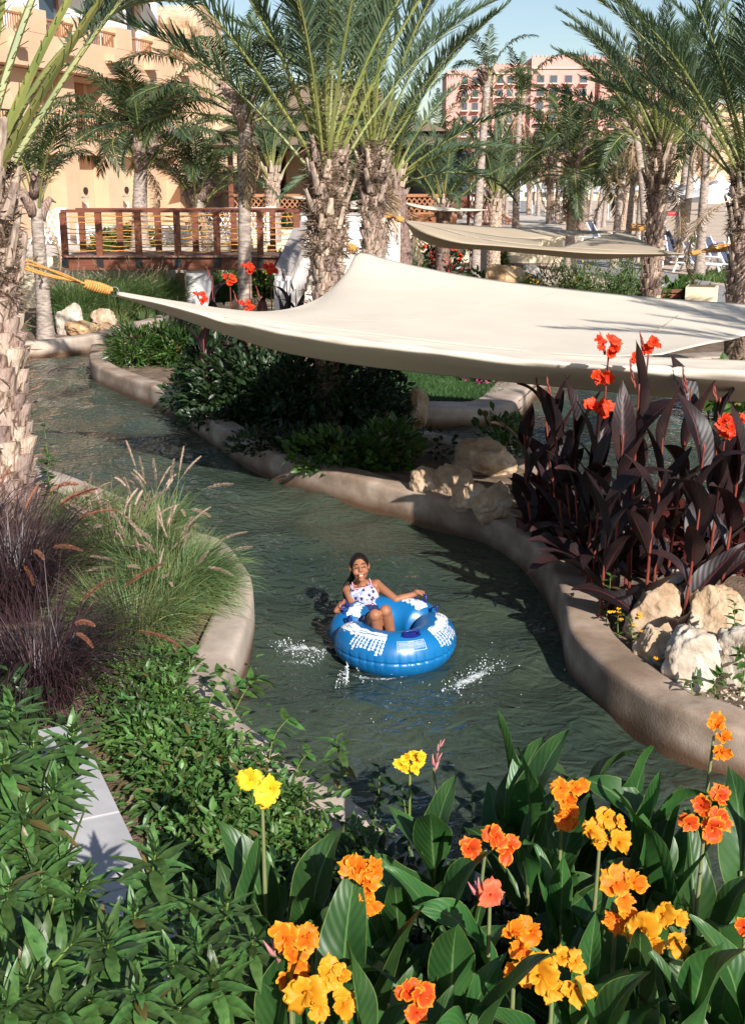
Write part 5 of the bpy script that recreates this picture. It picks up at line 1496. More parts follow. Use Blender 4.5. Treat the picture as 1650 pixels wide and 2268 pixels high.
def bush(label, c, rad, n, size, m, tpl=LT, seed=1, cat='shrub', name='shrub', group=None, up=0.5, lumps=9, twigs=14, flowers=None, shell=0.45):
    """a shrub of many single leaves gathered in uneven clumps, on twigs"""
    g = np.random.default_rng(seed)
    c = Vector(c)
    e = empty(name, c, 0, label, cat, group)
    rad = np.array(rad)
    lc = g.normal(0, 1, (lumps, 3)); lc /= np.linalg.norm(lc, axis=1, keepdims=True); lc[:, 2] = np.abs(lc[:, 2]) * 0.9
    lc *= (0.35 + 0.42 * g.random(lumps))[:, None]
    lr = 0.28 + 0.30 * g.random(lumps)
    k = g.choice(lumps, n, p=lr ** 2 / (lr ** 2).sum())
    d = g.normal(0, 1, (n, 3)); d /= np.linalg.norm(d, axis=1, keepdims=True)
    rr = lr[k] * (shell + (1 - shell) * g.random(n)) ** 0.6
    P = (lc[k] + d * rr[:, None])
    P[:, 2] = np.abs(P[:, 2])
    P *= rad
    dd = d * 0.8 + P / np.maximum(rad, 1e-3) * 0.5 + g.normal(0, 0.45, (n, 3)); dd[:, 2] += up
    sc = size * (0.55 + 0.75 * g.random(n))
    m3 = dirs_to_mats(dd, g.normal(0, 0.7, n), sc)
    me = np_mesh('foliage', [(*scatter(tpl[0], tpl[1], m3, P, g.random(n)), 0)], m, smooth=False)
    tag(inst('foliage', me, e), kind='stuff')
    mb = MB()
    for j in range(twigs):
        q = Vector(lc[j % lumps] * rad) * g.uniform(0.6, 1.2)
        mb.tube([(q.x * 0.1, q.y * 0.1, -0.05), (q.x * 0.5, q.y * 0.5, q.z * 0.6), tuple(q)], [0.012, 0.009, 0.004], n=4)
    mb.build('stems', M['twig'], e)
    if flowers:
        fm, fn, fs = flowers
        idx = g.choice(n, fn)
        Q = P[idx] * 1.06 + np.array([0, 0, fs * 0.4])
        tv = [(0, 0, 0)] + [(math.cos(a) * (0.5 if i % 2 else 0.9), math.sin(a) * (0.5 if i % 2 else 0.9), 0.4) for i, a in enumerate(np.linspace(0, 2 * PI, 10, endpoint=False))]
        tf = [(0, 1 + i, 1 + (i + 1) % 10) for i in range(10)]
        dv = g.normal(0, 0.5, (fn, 3)); dv[:, 1] -= 0.5; dv[:, 2] += 0.8
        me = np_mesh('blossom', [(*scatter(tv, tf, dirs_to_mats(dv, g.random(fn) * 6, np.full(fn, fs)), Q, g.random(fn)), 0)], fm, smooth=False)
        tag(inst('blossom', me, e), kind='stuff')
    return e
M['yellowf'] = mat('yellow_blossom', (0.80, 0.42, 0.02), rough=0.6, trans=0.2, tcol=(1, 1, .6), var=0.15)
M['magenta'] = mat('magenta_blossom', (0.55, 0.05, 0.22), rough=0.6, trans=0.2, tcol=(1, 1, 1), var=0.15)
M['scarlet'] = mat('scarlet_petal', (0.62, 0.035, 0.015), (0.80, 0.09, 0.02), rough=0.5, ns=14, trans=0.22, tcol=(1.2, .8, .6), var=0.15)

def gp(px, py, z=GZ): return on(px, py, z)
# bushes in the awning's shade
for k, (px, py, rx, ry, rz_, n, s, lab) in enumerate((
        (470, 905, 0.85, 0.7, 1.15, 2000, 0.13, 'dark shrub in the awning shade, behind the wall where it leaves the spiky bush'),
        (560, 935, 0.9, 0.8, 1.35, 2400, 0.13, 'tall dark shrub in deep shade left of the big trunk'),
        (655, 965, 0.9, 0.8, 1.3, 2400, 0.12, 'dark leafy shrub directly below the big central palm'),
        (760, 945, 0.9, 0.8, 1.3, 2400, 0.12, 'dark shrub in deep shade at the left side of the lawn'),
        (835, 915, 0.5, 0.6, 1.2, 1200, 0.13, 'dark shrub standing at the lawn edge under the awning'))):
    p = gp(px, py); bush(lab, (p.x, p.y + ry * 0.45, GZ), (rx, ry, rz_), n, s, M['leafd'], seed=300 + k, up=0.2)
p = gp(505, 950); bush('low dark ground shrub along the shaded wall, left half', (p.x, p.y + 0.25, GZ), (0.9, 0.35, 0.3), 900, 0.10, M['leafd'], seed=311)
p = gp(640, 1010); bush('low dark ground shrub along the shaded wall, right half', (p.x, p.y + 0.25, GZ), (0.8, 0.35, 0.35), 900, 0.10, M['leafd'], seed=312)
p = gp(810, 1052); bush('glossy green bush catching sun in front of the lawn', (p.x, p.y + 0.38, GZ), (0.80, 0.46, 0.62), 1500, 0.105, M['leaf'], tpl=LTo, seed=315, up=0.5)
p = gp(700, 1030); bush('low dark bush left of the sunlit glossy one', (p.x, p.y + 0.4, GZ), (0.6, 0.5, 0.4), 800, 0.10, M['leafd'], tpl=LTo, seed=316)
p = gp(975, 1020); bush('sparse twiggy plant with round leaves before the stone ledge', (p.x, p.y + 0.1, GZ), (0.34, 0.25, 0.5), 80, 0.085, M['leafd'], tpl=LTo, seed=317, twigs=9)
p = gp(1115, 1010); bush('bright green broad leaved bush left of the dark cannas', (p.x, p.y, GZ), (0.36, 0.35, 0.62), 300, 0.11, M['leaf'], tpl=LTo, seed=318)
# sunlit spiky bush on the tip of the island
p = gp(322, 822); 
bush('sunlit spiky leaved bush spreading over the tip of the island', (p.x + 0.1, p.y + 0.85, GZ), (0.88, 0.8, 0.72), 3800, 0.20, M['leaf'], tpl=LTn, seed=320, up=0.4, lumps=16, flowers=(M['grassy'], 260, 0.03))
p = gp(400, 775)
bush('flowering leafy bush with tiny pink blooms behind the spiky one', (p.x + 0.1, p.y + 0.4, GZ), (0.7, 0.6, 0.85), 1800, 0.13, M['leaf'], tpl=LTn, seed=321, flowers=(M['magenta'], 26, 0.035))
# far bank greenery
for k, (px, py, rx, rz_, n, lab) in enumerate((
        (110, 735, 0.8, 0.55, 1200, 'dark green shrub left of the tall pale boulder'), (225, 716, 0.8, 0.42, 1200, 'leafy green shrub above the far bank boulders'), (330, 702, 0.6, 0.4, 900, 'leafy green shrub right of the far bank boulders'), (160, 722, 0.7, 0.45, 900, 'bright green shrub between boulders and tall grass'))):
    p = gp(px, py); bush(lab, (p.x, p.y + 0.5, GZ), (rx, 0.7, rz_), n, 0.12, M['leaf'], tpl=LTn, seed=330 + k)
# behind the big awning, right
for k, (px, py, t, rx, rz_, n, m, fl, tp, lab) in enumerate((
        (1200, 640, 29, 0.95, 0.75, 1700, 'leaff', (M['yellowf'], 260, 0.035), LTn, 'bush covered in small yellow flowers behind the big awning'),
        (1285, 640, 29.5, 0.85, 0.8, 1500, 'leaff', (M['yellowf'], 70, 0.035), LTn, 'feathery bush with few yellow flowers right of the very yellow one'),
        (1365, 640, 29, 0.85, 0.75, 1500, 'leaff', None, LTn, 'feathery green bush left of the rope tied date palm foot'),
        (1140, 600, 32, 0.8, 0.7, 1000, 'leaf', None, LT, 'dark leafy bush behind the round ochre boulder'),
        (1300, 590, 33, 1.2, 0.85, 1500, 'leaff', None, LTn, 'loose light green bush under the brownish awning'),
        (1390, 600, 33, 0.7, 0.8, 900, 'leaff', None, LTn, 'willowy bush under the peak of the brownish awning'),
        (1060, 570, 33, 0.6, 0.5, 700, 'leaf', None, LT, 'small bush at the corner of the back pool wall'),
        (920, 560, 30, 0.55, 0.95, 900, 'leaff', None, LTn, 'yellow green bush right of the white end pillar'),
        (1450, 645, 26.5, 0.42, 0.62, 260, 'leaf', None, LTo, 'fleshy leaved rosette shrub left of the bench'),
        (1490, 640, 27, 0.5, 0.66, 330, 'leaf', None, LTo, 'fleshy leaved rosette shrub behind the bench'),
        (1535, 620, 28, 0.5, 0.62, 330, 'leaf', None, LTo, 'fleshy leaved rosette shrub behind the stone planter'),
        (1600, 800, 17.6, 0.55, 0.42, 420, 'leaf', None, LTo, 'fleshy leaved shrub seen below the awning at the right edge'))):
    p = at(px, py, t)
    bush(lab, (p.x, p.y, GZ), (rx, 0.7, rz_ * (1.75 if px > 1420 and py < 700 else 1.5 if py < 700 else 1.25)), int(n * 1.3), 0.24 if tp is LTo else 0.17, M[m], tpl=tp, seed=350 + k, flowers=fl)
# the back pool and its wall
pw = smooth_path([at(1018, 588, 33) * 1, at(1045, 584, 32), at(1085, 602, 30), at(1130, 622, 28.5), at(1180, 640, 27)], 5)
river_wall('pool_edge', [Vector((p.x, p.y, 0.2)) for p in pw], 0.35, 1, 'pale curved wall of the back pool left of the ochre boulder', cat='edging', seed=31, h=0.72)
bp = [at(915, 560, 33), at(1040, 560, 34), at(1060, 590, 31.5), at(1130, 640, 27.8), at(1000, 660, 27)]
polygon('back_pool_water', [(p.x, p.y) for p in bp], GZ + 0.03, M['water'])
# terrace beds behind the bridge and hedges
for k, (px, t, z, rx, rz_, n, m, fl, lab) in enumerate((
        (560, 33.5, GZ, 1.0, 1.35, 1200, 'leaff', (M['yellowf'], 60, 0.06), 'leafy bush with large yellow flowers seen through the bridge rail'),
        (620, 34, GZ, 0.8, 1.3, 1000, 'leaff', (M['magenta'], 14, 0.06), 'bright green bush seen through the right end of the bridge rail'),
        (490, 33, GZ, 0.9, 0.9, 900, 'leaff', None, 'green bush under the right half of the bridge'),
        (235, 33, TZ, 0.5, 0.5, 300, 'leaff', (M['magenta'], 12, 0.05), 'small flowering bush behind the left part of the bridge rail'),
        (305, 34, TZ, 0.6, 0.45, 300, 'leaff', (M['magenta'], 10, 0.05), 'small flowering bush at the foot of the dark crowned palm'),
        (660, 47, 1.0, 2.0, 1.6, 1500, 'leafd', None, 'tall dark hedge left of the central palm before the restaurant'),
        (760, 46, 1.0, 1.6, 3.6, 1900, 'leafd', None, 'tall dark tree mass between the two central palms'),
        (690, 53, 2.0, 1.6, 4.6, 1700, 'leafd', None, 'dark evergreen mass left of the central palm'),
        (1100, 46, .27, 0.5, 0.9, 500, 'leaf', None, 'green hedge end beside the left kerb of the path'),
        (1108, 56, .27, 0.5, 0.9, 500, 'leaf', None, 'green hedge farther along the left kerb of the path'),
        (930, 50, .27, 2.4, 1.4, 1400, 'leafd', None, 'dark hedge in front of the wooden stairway'))):
    p = at(px, 480, t)
    bush(lab, (p.x, p.y, z), (rx, 0.8, rz_), n, 0.2 if z < 1 else 0.26, M[m], seed=380 + k, flowers=fl)
# red flowering bed by the back palm
for k, (px, t, lab) in enumerate(((1000, 38, 'clump of bright red flowers left of the white stemmed palm'), (952, 38.5, 'small clump of red flowers at the pool beyond the parapet'))):
    p = at(px, 492, t)
    bush(lab, (p.x, p.y, 0.27), (0.75 if k == 0 else 0.35, 0.4, 1.75), 420 if k == 0 else 150, 0.2, M['leafd'], seed=395 + k, flowers=(M['scarlet'], 110 if k == 0 else 22, 0.085), name='flower_bed', cat='flowers')
for k, (px, py, lab) in enumerate(((1058, 846, 'magenta flowers at the back edge of the shaded lawn'), (1090, 852, 'few magenta flowers beside the coping of the side pool'))):
    p = on(px, py, GZ); bush(lab, (p.x, p.y, GZ), (0.3, 0.2, 0.26), 120, 0.09, M['leafd'], seed=398 + k, flowers=(M['magenta'], 40, 0.03), name='flower_bed', cat='flowers')

# ------------------------------------------------------------------ ornamental grasses
def arc_blades(n, g, r0, L, tilt, curv, wd, aspect=1.0, lean=(0, 0)):
    K = 7
    th = g.random(n) * 2 * PI
    rb = r0 * np.sqrt(g.random(n))
    base = np.column_stack([rb * np.cos(th), rb * np.sin(th) * aspect, np.zeros(n)])
    az = th + g.normal(0, 0.6, n)
    Ls = L * (0.55 + 0.5 * g.random(n))
    t0 = np.abs(g.normal(tilt[0], tilt[1], n))
    cv = np.clip(g.normal(curv[0], curv[1], n), 0.1, 3.0)
    P = [base]; p = base.copy()
    for k in range(K - 1):
        s = (k + 0.5) / (K - 1)
        a = t0 + cv * s ** 1.4
        st = np.column_stack([np.sin(a) * np.cos(az) + lean[0] * s, np.sin(a) * np.sin(az) + lean[1] * s, np.cos(a)])
        p = p + st * (Ls / (K - 1))[:, None]
        P.append(p.copy())
    sd = np.column_stack([-np.sin(az), np.cos(az), g.normal(0, 0.5, n)])
    V = np.zeros((n, K * 2 - 1, 3))
    for k in range(K - 1):
        wv = wd * (1 - 0.75 * (k / (K - 1)) ** 1.5) * (0.6 if k == 0 else 1)
        V[:, 2 * k] = P[k] - sd * wv; V[:, 2 * k + 1] = P[k] + sd * wv
    V[:, -1] = P[-1]
    tf = [(2 * k, 2 * k + 1, 2 * k + 3, 2 * k + 2) for k in range(K - 2)] + [(2 * K - 4, 2 * K - 3, 2 * K - 2)]
    V[:, :, 2] = np.maximum(V[:, :, 2], 0.01)
    return V.reshape(-1, 3), tf, np.repeat(g.random(n), K * 2 - 1), n, K * 2 - 1
def plume_mesh(stalk, ln, r, seed, mats, t0, cv, hairs=420):
    g = np.random.default_rng(seed)
    n = 22; pts = []; p = Vector((0, 0, 0))
    tot = stalk + ln
    for i in range(n + 1):
        s = i / n
        a = t0 + cv * s ** 1.8
        pts.append(p.copy()); p = p + Vector((math.sin(a), 0, math.cos(a))) * (tot / n)
    mb = MB(); mb.tube(pts, [0.0022] * (n + 1), n=3, mi=1, cap=False)
    s0 = stalk / tot
    for h in range(hairs):
        u = g.random(); s = s0 + (1 - s0) * u
        x = s * n; i = min(int(x), n - 1)
        q = pts[i].lerp(pts[i + 1], x - i); t = (pts[i + 1] - pts[i]).normalized()
        a = g.random() * 6.283
        o = t.orthogonal().normalized(); b = t.cross(o)
        d = (o * math.cos(a) + b * math.sin(a)) * 0.8 + t * 0.75
        rr = r * (0.35 + 0.65 * math.sin(PI * min(1, 0.12 + 0.88 * u)) ** 0.6) * g.uniform(0.6, 1.15)
        e = q + d * rr
        sdv = t.cross(d).normalized() * 0.0022
        mb.add([q - sdv, q + sdv, e], [(0, 1, 2)], 0, g.random())
    return mb.mesh('plume', mats, smooth=False)
PLG = [plume_mesh(0.62, 0.20, 0.021, k, [M['plume'], M['grassy']], 0.05 + 0.1 * k, 0.3 + 0.3 * k) for k in range(5)]
PLR = [plume_mesh(0.85, 0.28, 0.025, 20 + k, [M['plumer'], M['grassp']], 0.05 + 0.08 * k, 0.9 + 0.3 * k, hairs=800) for k in range(4)]
PLF = [plume_mesh(0.95, 0.26, 0.03, 30 + k, [M['plume'], M['grassy']], 0.02 + 0.08 * k, 0.25 + 0.22 * k, hairs=130) for k in range(4)]
def grass_clump(label, loc, n, L, tilt, curv, wd, mats, seed, r0=0.15, plumes=None, pn=0, ps=1.0, paz=None, lean=(0, 0), group='clumps of fountain grass', aspect=1.0):
    g = np.random.default_rng(seed)
    e = empty('fountain_grass', loc, 0, label, 'grass clump', group)
    ch = []
    for m_, share, idx in mats:
        ch.append((*arc_blades(int(n * share), g, r0, L, tilt, curv, wd, aspect, lean), idx))
    me = np_mesh('blades', ch, [M[m_] for m_, s_, i_ in mats], smooth=False)
    tag(inst('blades', me, e), kind='stuff')
    for k in range(pn):
        az = g.uniform(*paz) if paz else g.random() * 2 * PI
        th = g.random() * 6.28; rb = r0 * g.random()
        inst('plume', plumes[int(g.integers(len(plumes)))], e, (rb * math.cos(th), rb * math.sin(th), 0), Matrix.Rotation(az, 3, 'Z') @ Matrix.Rotation(g.uniform(-0.05, 0.3), 3, 'Y'), ps * g.uniform(0.8, 1.15))
    return e
def gl(px, py, z=GZ):
    p = on(px, py, z); return (p.x, p.y, z)
GM = [('grassg', 0.75, 0), ('grassy', 0.25, 1)]
grass_clump('bright green fountain grass with pale plumes arching over the curved wall', gl(385, 1345), 4400, 0.72, (0.25, 0.28), (1.6, 0.45), 0.0032, GM, 1, r0=0.26, plumes=PLG, pn=30, ps=1.0, aspect=1.3)
grass_clump('straw green fountain grass with many pale plumes left of the bright one', gl(275, 1290), 2800, 0.74, (0.22, 0.25), (1.3, 0.45), 0.0034, [('grassy', 0.6, 0), ('grassg', 0.4, 1)], 2, r0=0.25, plumes=PLG, pn=30, ps=1.05)
grass_clump('fountain grass with the tallest pale plumes, near the river edge', gl(350, 1215), 1600, 0.6, (0.2, 0.25), (1.2, 0.45), 0.0032, GM, 3, r0=0.18, plumes=PLG, pn=22, ps=1.15)
grass_clump('short yellow green grass tuft behind the purple grass', gl(200, 1180), 2000, 0.5, (0.25, 0.25), (1.0, 0.4), 0.0034, [('grassy', 0.5, 0), ('grassg', 0.5, 1)], 4, r0=0.25, plumes=PLG, pn=5, ps=0.7)
grass_clump('straw green grass in front of the bright fountain grass', gl(300, 1420), 2600, 0.62, (0.25, 0.25), (1.3, 0.4), 0.0034, [('grassy', 0.55, 0), ('grassg', 0.45, 1)], 5, r0=0.3, plumes=PLG, pn=4, ps=0.8)
grass_clump('tall purple fountain grass at the left edge with rust plumes', gl(40, 1365), 950, 1.5, (0.2, 0.26), (1.6, 0.55), 0.0032, [('grassp', 1.0, 0)], 6, r0=0.22, plumes=PLR, pn=11, ps=1.15)
grass_clump('lower purple fountain grass hanging over the garden wall with rust plumes', gl(95, 1560), 1000, 1.15, (0.25, 0.3), (2.0, 0.55), 0.0032, [('grassp', 1.0, 0)], 7, r0=0.2, plumes=PLR, pn=5, ps=1.0, paz=(-1.2, 0.5))
grass_clump('purple fountain grass cut by the left edge, farther back', gl(-60, 1255), 650, 1.2, (0.2, 0.25), (1.6, 0.5), 0.0032, [('grassp', 1.0, 0)], 8, r0=0.2, plumes=PLR, pn=5, ps=1.1)
for k, (px, py, nn, lab) in enumerate(((250, 711, 2800, 'tall green grass with pale plumes under the left half of the bridge'), (305, 704, 2800, 'tall green grass with pale plumes left of the white bridge pillar'), (352, 699, 2200, 'tall grass with plumes close beside the brown bridge pile'),
                                       (170, 717, 2400, 'tall grass behind the tall pale boulder'), (480, 668, 1500, 'round dark green grass tuft right of the white bridge pillar'))):
    grass_clump(lab, gl(px, py), nn, 1.25 if k < 4 else 1.0, (0.16, 0.2), (1.0, 0.4), 0.008, GM, 40 + k, r0=0.45, plumes=PLF, pn=30 if k < 4 else 0, ps=1.12, group='tall grasses under the bridge')

# ------------------------------------------------------------------ creeping ground cover on the near bank
def cover(name, poly, n, size, m, h, seed, tpl=LT, clumps=260, label=None):
    g = np.random.default_rng(seed)
    P = [Vector((p[0], p[1], 0)) for p in poly]
    tris = tessellate_polygon([P])
    ar = np.array([abs((P[b] - P[a]).cross(P[c] - P[a]).z) for a, b, c in tris]); ar /= ar.sum()
    def pick(k):
        ti = g.choice(len(tris), k, p=ar); r1, r2 = g.random(k), g.random(k)
        fl = r1 + r2 > 1; r1[fl] = 1 - r1[fl]; r2[fl] = 1 - r2[fl]
        A, B, Cc = [np.array([[P[t[q]].x, P[t[q]].y] for t in tris])[ti] for q in range(3)]
        return A + (B - A) * r1[:, None] + (Cc - A) * r2[:, None]
    cc = pick(clumps); ch = h * (0.35 + 0.9 * g.random(clumps)); cr = 0.07 + 0.12 * g.random(clumps)
    k = g.integers(0, clumps, n)
    off = g.normal(0, 1, (n, 2)) * cr[k][:, None]
    rr = np.hypot(off[:, 0], off[:, 1]) / (2.4 * cr[k])
    z = ch[k] * np.sqrt(np.clip(1 - rr ** 2, 0.02, 1)) * (0.55 + 0.5 * g.random(n))
    locs = np.column_stack([cc[k] + off, GZ + z])
    d = np.column_stack([off / cr[k][:, None] * 0.6, g.normal(0.0, 0.5, n)]) + g.normal(0, 0.4, (n, 3))
    sc = size * (0.5 + 0.8 * g.random(n))
    me = np_mesh(name, [(*scatter(tpl[0], tpl[1], dirs_to_mats(d, g.normal(0, 0.6, n), sc), locs, g.random(n)), 0)], m, smooth=False)
    return tag(inst(name, me), kind='stuff')
cp = [on(x, y, GZ) for x, y in ((255, 1500), (360, 1490), (385, 1570), (470, 1670), (570, 1770), (680, 1860), (780, 1930), (800, 2010), (600, 2060), (510, 2040), (415, 1870), (340, 1720), (270, 1580))]
cover('creeping_plants', [(p.x, p.y) for p in cp], 15000, 0.066, M['leafv'], 0.22, 1, tpl=leaf_tpl(0.22, 0.05, 0.2), clumps=300)
cp = [on(x, y, GZ) for x, y in ((720, 2000), (850, 2010), (1000, 2050), (1180, 2140), (1500, 2300), (640, 2300), (560, 2120))]
cover('creeping_plants', [(p.x, p.y) for p in cp], 3500, 0.08, M['leafd'], 0.25, 2, clumps=120)
cp = [on(x, y, GZ) for x, y in ((-150, 1640), (60, 1600), (60, 1740), (130, 2100), (200, 2330), (-150, 2330))]
cover('creeping_plants', [(p.x, p.y) for p in cp], 4000, 0.10, M['leafd'], 0.4, 3, clumps=150)

# young self sown shoots that lean over the wall
def shoot(label, base, tip, n, size, m, seed, tpl=LT, pairs=True, stem=0.004, droop=0.3, name='sapling', cat='young plant', flower=None):
    g = random.Random(seed); base, tip = Vector(base), Vector(tip)
    e = empty(name, base, 0, label, cat)
    d = tip - base; o = Vector((0, 0, 0))
    md = d * 0.5 + Vector((g.uniform(-.04, .04), g.uniform(-.04, .04), 0.05))
    P = smooth_path([o, md, d], 8)
    mb = MB(); mb.tube(P, [stem * (1.2 - 0.8 * i / (len(P) - 1)) for i in range(len(P))], n=5); mb.build('stem', M['stem'], e)
    lm = LEAFM[m]
    for i in range(n):
        f = 0.12 + 0.88 * i / max(1, n - 1)
        x = f * (len(P) - 1); k = min(int(x), len(P) - 2)
        q = P[k].lerp(P[k + 1], x - k); t = (P[k + 1] - P[k]).normalized()
        for sd in range(2 if pairs else 1):
            a = i * 1.57 + sd * PI + g.uniform(-0.4, 0.4)
            u = t.orthogonal().normalized(); v = t.cross(u)
            dv = (u * math.cos(a) + v * math.sin(a)) * 0.9 + t * g.uniform(0.2, 0.7) + Vector((0, 0, -droop * g.random()))
            mm = dirs_to_mats(np.array([tuple(dv)]), np.array([g.uniform(-0.4, 0.4)]), np.array([1.0]))[0]
            inst('leaf', g.choice(lm), e, q, Matrix(mm.tolist()), size * g.uniform(0.65, 1.15) * (1 - 0.35 * (f > 0.9)))
    return e
def single_leaf(w, fold, bend, m, seed):
    g = random.Random(seed); mb = MB()
    nu, nv = 7, 5; vs, fs, uv = [], [], []
    for i in range(nu + 1):
        s = i / nu
        ww = w * math.sin(PI * min(1, 0.03 + 0.97 * s) ** 0.85) ** 0.9 * (1 - 0.25 * s) + 0.006
        for j in range(nv):
            y = 2 * j / (nv - 1) - 1
            vs.append((y * ww, fold * abs(y) * ww * 4 - bend * s * s + 0.012 * math.sin(s * 9 + y * 2 + seed), s)); uv.append((s, y))
    for i in range(nu):
        for j in range(nv - 1):
            a = i * nv + j; fs.append((a, a + 1, a + nv + 1, a + nv))
    mb.add(vs, fs, 0, 0.5, uv)
    return mb.mesh('leaf', M[m], smooth=True)
LEAFM = {'leaf': [single_leaf(0.26, 0.06, 0.15 + 0.1 * k, 'leaf', k) for k in range(3)], 'leafv': [single_leaf(0.20, 0.05, 0.1 + 0.15 * k, 'leafv', k) for k in range(3)],
         'leafo': [single_leaf(0.155, 0.06, 0.05 + 0.13 * k, 'leafo', k) for k in range(4)], 'leafd': [single_leaf(0.25, 0.05, 0.1 + 0.15 * k, 'leafd', k) for k in range(3)]}
def pz(px, py, t): return at(px, py, t)
def base_of(p, dx=0, dy=0, z=GZ): return Vector((p.x + dx, p.y + dy, z))
for k, (px, py, t, n, s, m, dx, dy, lab) in enumerate((
        (745, 1640, 6.2, 9, 0.13, 'leafv', 0.0, 0.02, 'thin sapling with pointed leaves rising by the wall against the water'),
        (572, 1500, 7.3, 9, 0.15, 'leafv', -0.18, 0.0, 'leafy green shoot leaning over the bend of the sunlit wall'),
        (500, 1480, 7.2, 8, 0.13, 'leafv', -0.15, 0.0, 'green shoot standing left of the one over the wall bend'),
        (640, 1590, 6.7, 8, 0.12, 'leafv', -0.12, -0.1, 'trailing shoot crossing the wall left of the thin sapling'),
        (420, 1440, 7.8, 8, 0.13, 'leafv', 0.0, 0.0, 'upright shoot at the front of the fountain grass'),
        (690, 1660, 6.3, 7, 0.11, 'leafv', -0.1, -0.1, 'small trailing shoot on the wall close left of the thin sapling'),
        (840, 1700, 5.9, 8, 0.10, 'leafd', -0.05, 0.0, 'dark wiry shoot left of the yellow bell flowers'),
        (890, 1740, 5.6, 9, 0.10, 'leafd', 0.05, 0.0, 'leafy stem below the yellow bell flowers'),
        (1045, 1760, 5.4, 8, 0.11, 'leafd', 0.0, 0.0, 'dark bushy sprig right of the pink bud spike'),
        (545, 1710, 6.0, 8, 0.12, 'leafv', -0.1, 0.0, 'green shoot in the ground cover behind the plain yellow flower'),
        (97, 935, 12.6, 9, 0.14, 'leaf', 0.0, 0.0, 'broad leaved shoot beside the shaggy palm trunk, above the water'),
        (112, 1010, 12.4, 9, 0.14, 'leaf', 0.0, 0.0, 'lower broad leaved shoot at the foot of the shaggy palm'))):
    p = pz(px, py, t); shoot(lab, base_of(p, dx, dy), p, n, s, m, 500 + k)
# lantana and creeper among the sunlit boulders
for k, (px, py, t, n, s, fl, lab) in enumerate((
        (1352, 1275, 8.7, 6, 0.10, 0, 'drooping green shoot between dark cannas and the wall'), (1372, 1355, 8.6, 7, 0.055, 1, 'small lantana with yellow flower heads in front of the boulders'), (1395, 1370, 8.5, 7, 0.055, 1, 'second little yellow lantana touching the tall boulder'),
        (1478, 1440, 7.9, 6, 0.06, 1, 'tiny lantana seedling before the white boulder'), (1625, 1335, 7.9, 12, 0.095, 0, 'tall leafy creeper climbing the boulders near the right edge'), (1570, 1430, 7.8, 9, 0.09, 0, 'leafy creeper over the face of the whitest boulder'),
        (1600, 1490, 7.5, 9, 0.09, 0, 'low leafy creeper right of the whitest boulder'), (1545, 1500, 7.5, 8, 0.085, 0, 'creeper spreading at the foot of the whitest boulder'), (1640, 1440, 7.6, 9, 0.09, 0, 'creeper at the right edge before the peach boulder'))):
    p = pz(px, py, t)
    e = shoot(lab, base_of(p, 0.02 * (k % 3 - 1), 0), p, n, s, 'leaf', 540 + k)
    if fl:
        for j in range(5):
            g_ = random.Random(k * 10 + j); mb = MB()
            q = p - Vector(e.location) + Vector((g_.uniform(-.09, .09), g_.uniform(-.05, .05), g_.uniform(-.09, .03)))
            for b in range(9):
                a = b * 2.4; mb.ball(q + Vector((math.cos(a) * 0.012, math.sin(a) * 0.012, g_.uniform(0, .006))), 0.006, 5, 4)
            mb.build('flower_head', M['yellowf'], e)

# ------------------------------------------------------------------ oleander in the lower left
def oleander(label, base, tips, seed, size=0.14, group=None):
    g = random.Random(seed); base = Vector(base)
    e = empty('oleander', base, 0, label, 'shrub', group)
    cnt = 0
    for (px, py, t, ln) in tips:
        tip = at(px, py, t) - base
        st = Vector((tip.x * 0.35, tip.y * 0.35, 0)) if ln is None else tip + Vector(ln)
        P = smooth_path([st, st.lerp(tip, 0.55) + Vector((g.uniform(-.05, .05), g.uniform(-.03, .03), 0.03)), tip], 10)
        mb = MB(); mb.tube(P, [0.009 - 0.006 * i / (len(P) - 1) for i in range(len(P))], n=6); br_ = mb.build('branch', M['stem'], e, smooth=True)
        L = sum((P[i + 1] - P[i]).length for i in range(len(P) - 1))
        nw = max(6, int(min(L, 0.62) / 0.036))
        for i in range(nw):
            f = 1 - min(0.95, (0.62 / max(L, 0.3))) * (i / nw) ** 0.95
            x = f * (len(P) - 1); k = min(int(x), len(P) - 2)
            q = P[k].lerp(P[k + 1], x - k); t_ = (P[k + 1] - P[k]).normalized()
            u = t_.orthogonal().normalized(); v = t_.cross(u)
            for j in range(3):
                if cnt > 295: break
                a = i * 1.05 + j * 2.094 + g.uniform(-.25, .25)
                op = 0.35 + 0.75 * min(1, i / 4) + g.uniform(-.15, .15)
                dv = (u * math.cos(a) + v * math.sin(a)) * math.sin(op) + t_ * math.cos(op)
                mm = dirs_to_mats(np.array([tuple(dv)]), np.array([0.0]), np.array([1.0]))[0]
                mm = Matrix(mm.tolist())
                # turn the blade so that its upper side looks along the branch
                if (mm @ Vector((0, 1, 0))).dot(t_) < 0: mm = mm @ Matrix.Rotation(PI, 3, 'Z')
                inst('leaf', g.choice(LEAFM['leafo']), e, q, mm, size * (0.55 + 0.5 * min(1, i / 4)) * g.uniform(0.85, 1.12)); cnt += 1
    return e
o1 = on(70, 1990, GZ); o2 = on(60, 2250, GZ); o3 = on(300, 2330, GZ); o4 = on(470, 2300, GZ)
oleander('upright oleander at the left edge above the garden wall', o1, [(28, 1560, 4.5, None), (75, 1640, 4.4, None), (165, 1615, 4.6, None), (10, 1680, 4.1, None), (120, 1745, 4.2, None), (55, 1800, 4.0, None), (190, 1790, 4.4, None)], 1)
oleander('shaded oleander branches left of the garden wall', o2, [(85, 1930, 3.9, None), (20, 1960, 3.6, None), (185, 1960, 3.95, None), (230, 2060, 3.8, None), (140, 1900, 4.1, None), (60, 1880, 4.0, None), (120, 1990, 3.8, None)], 2)
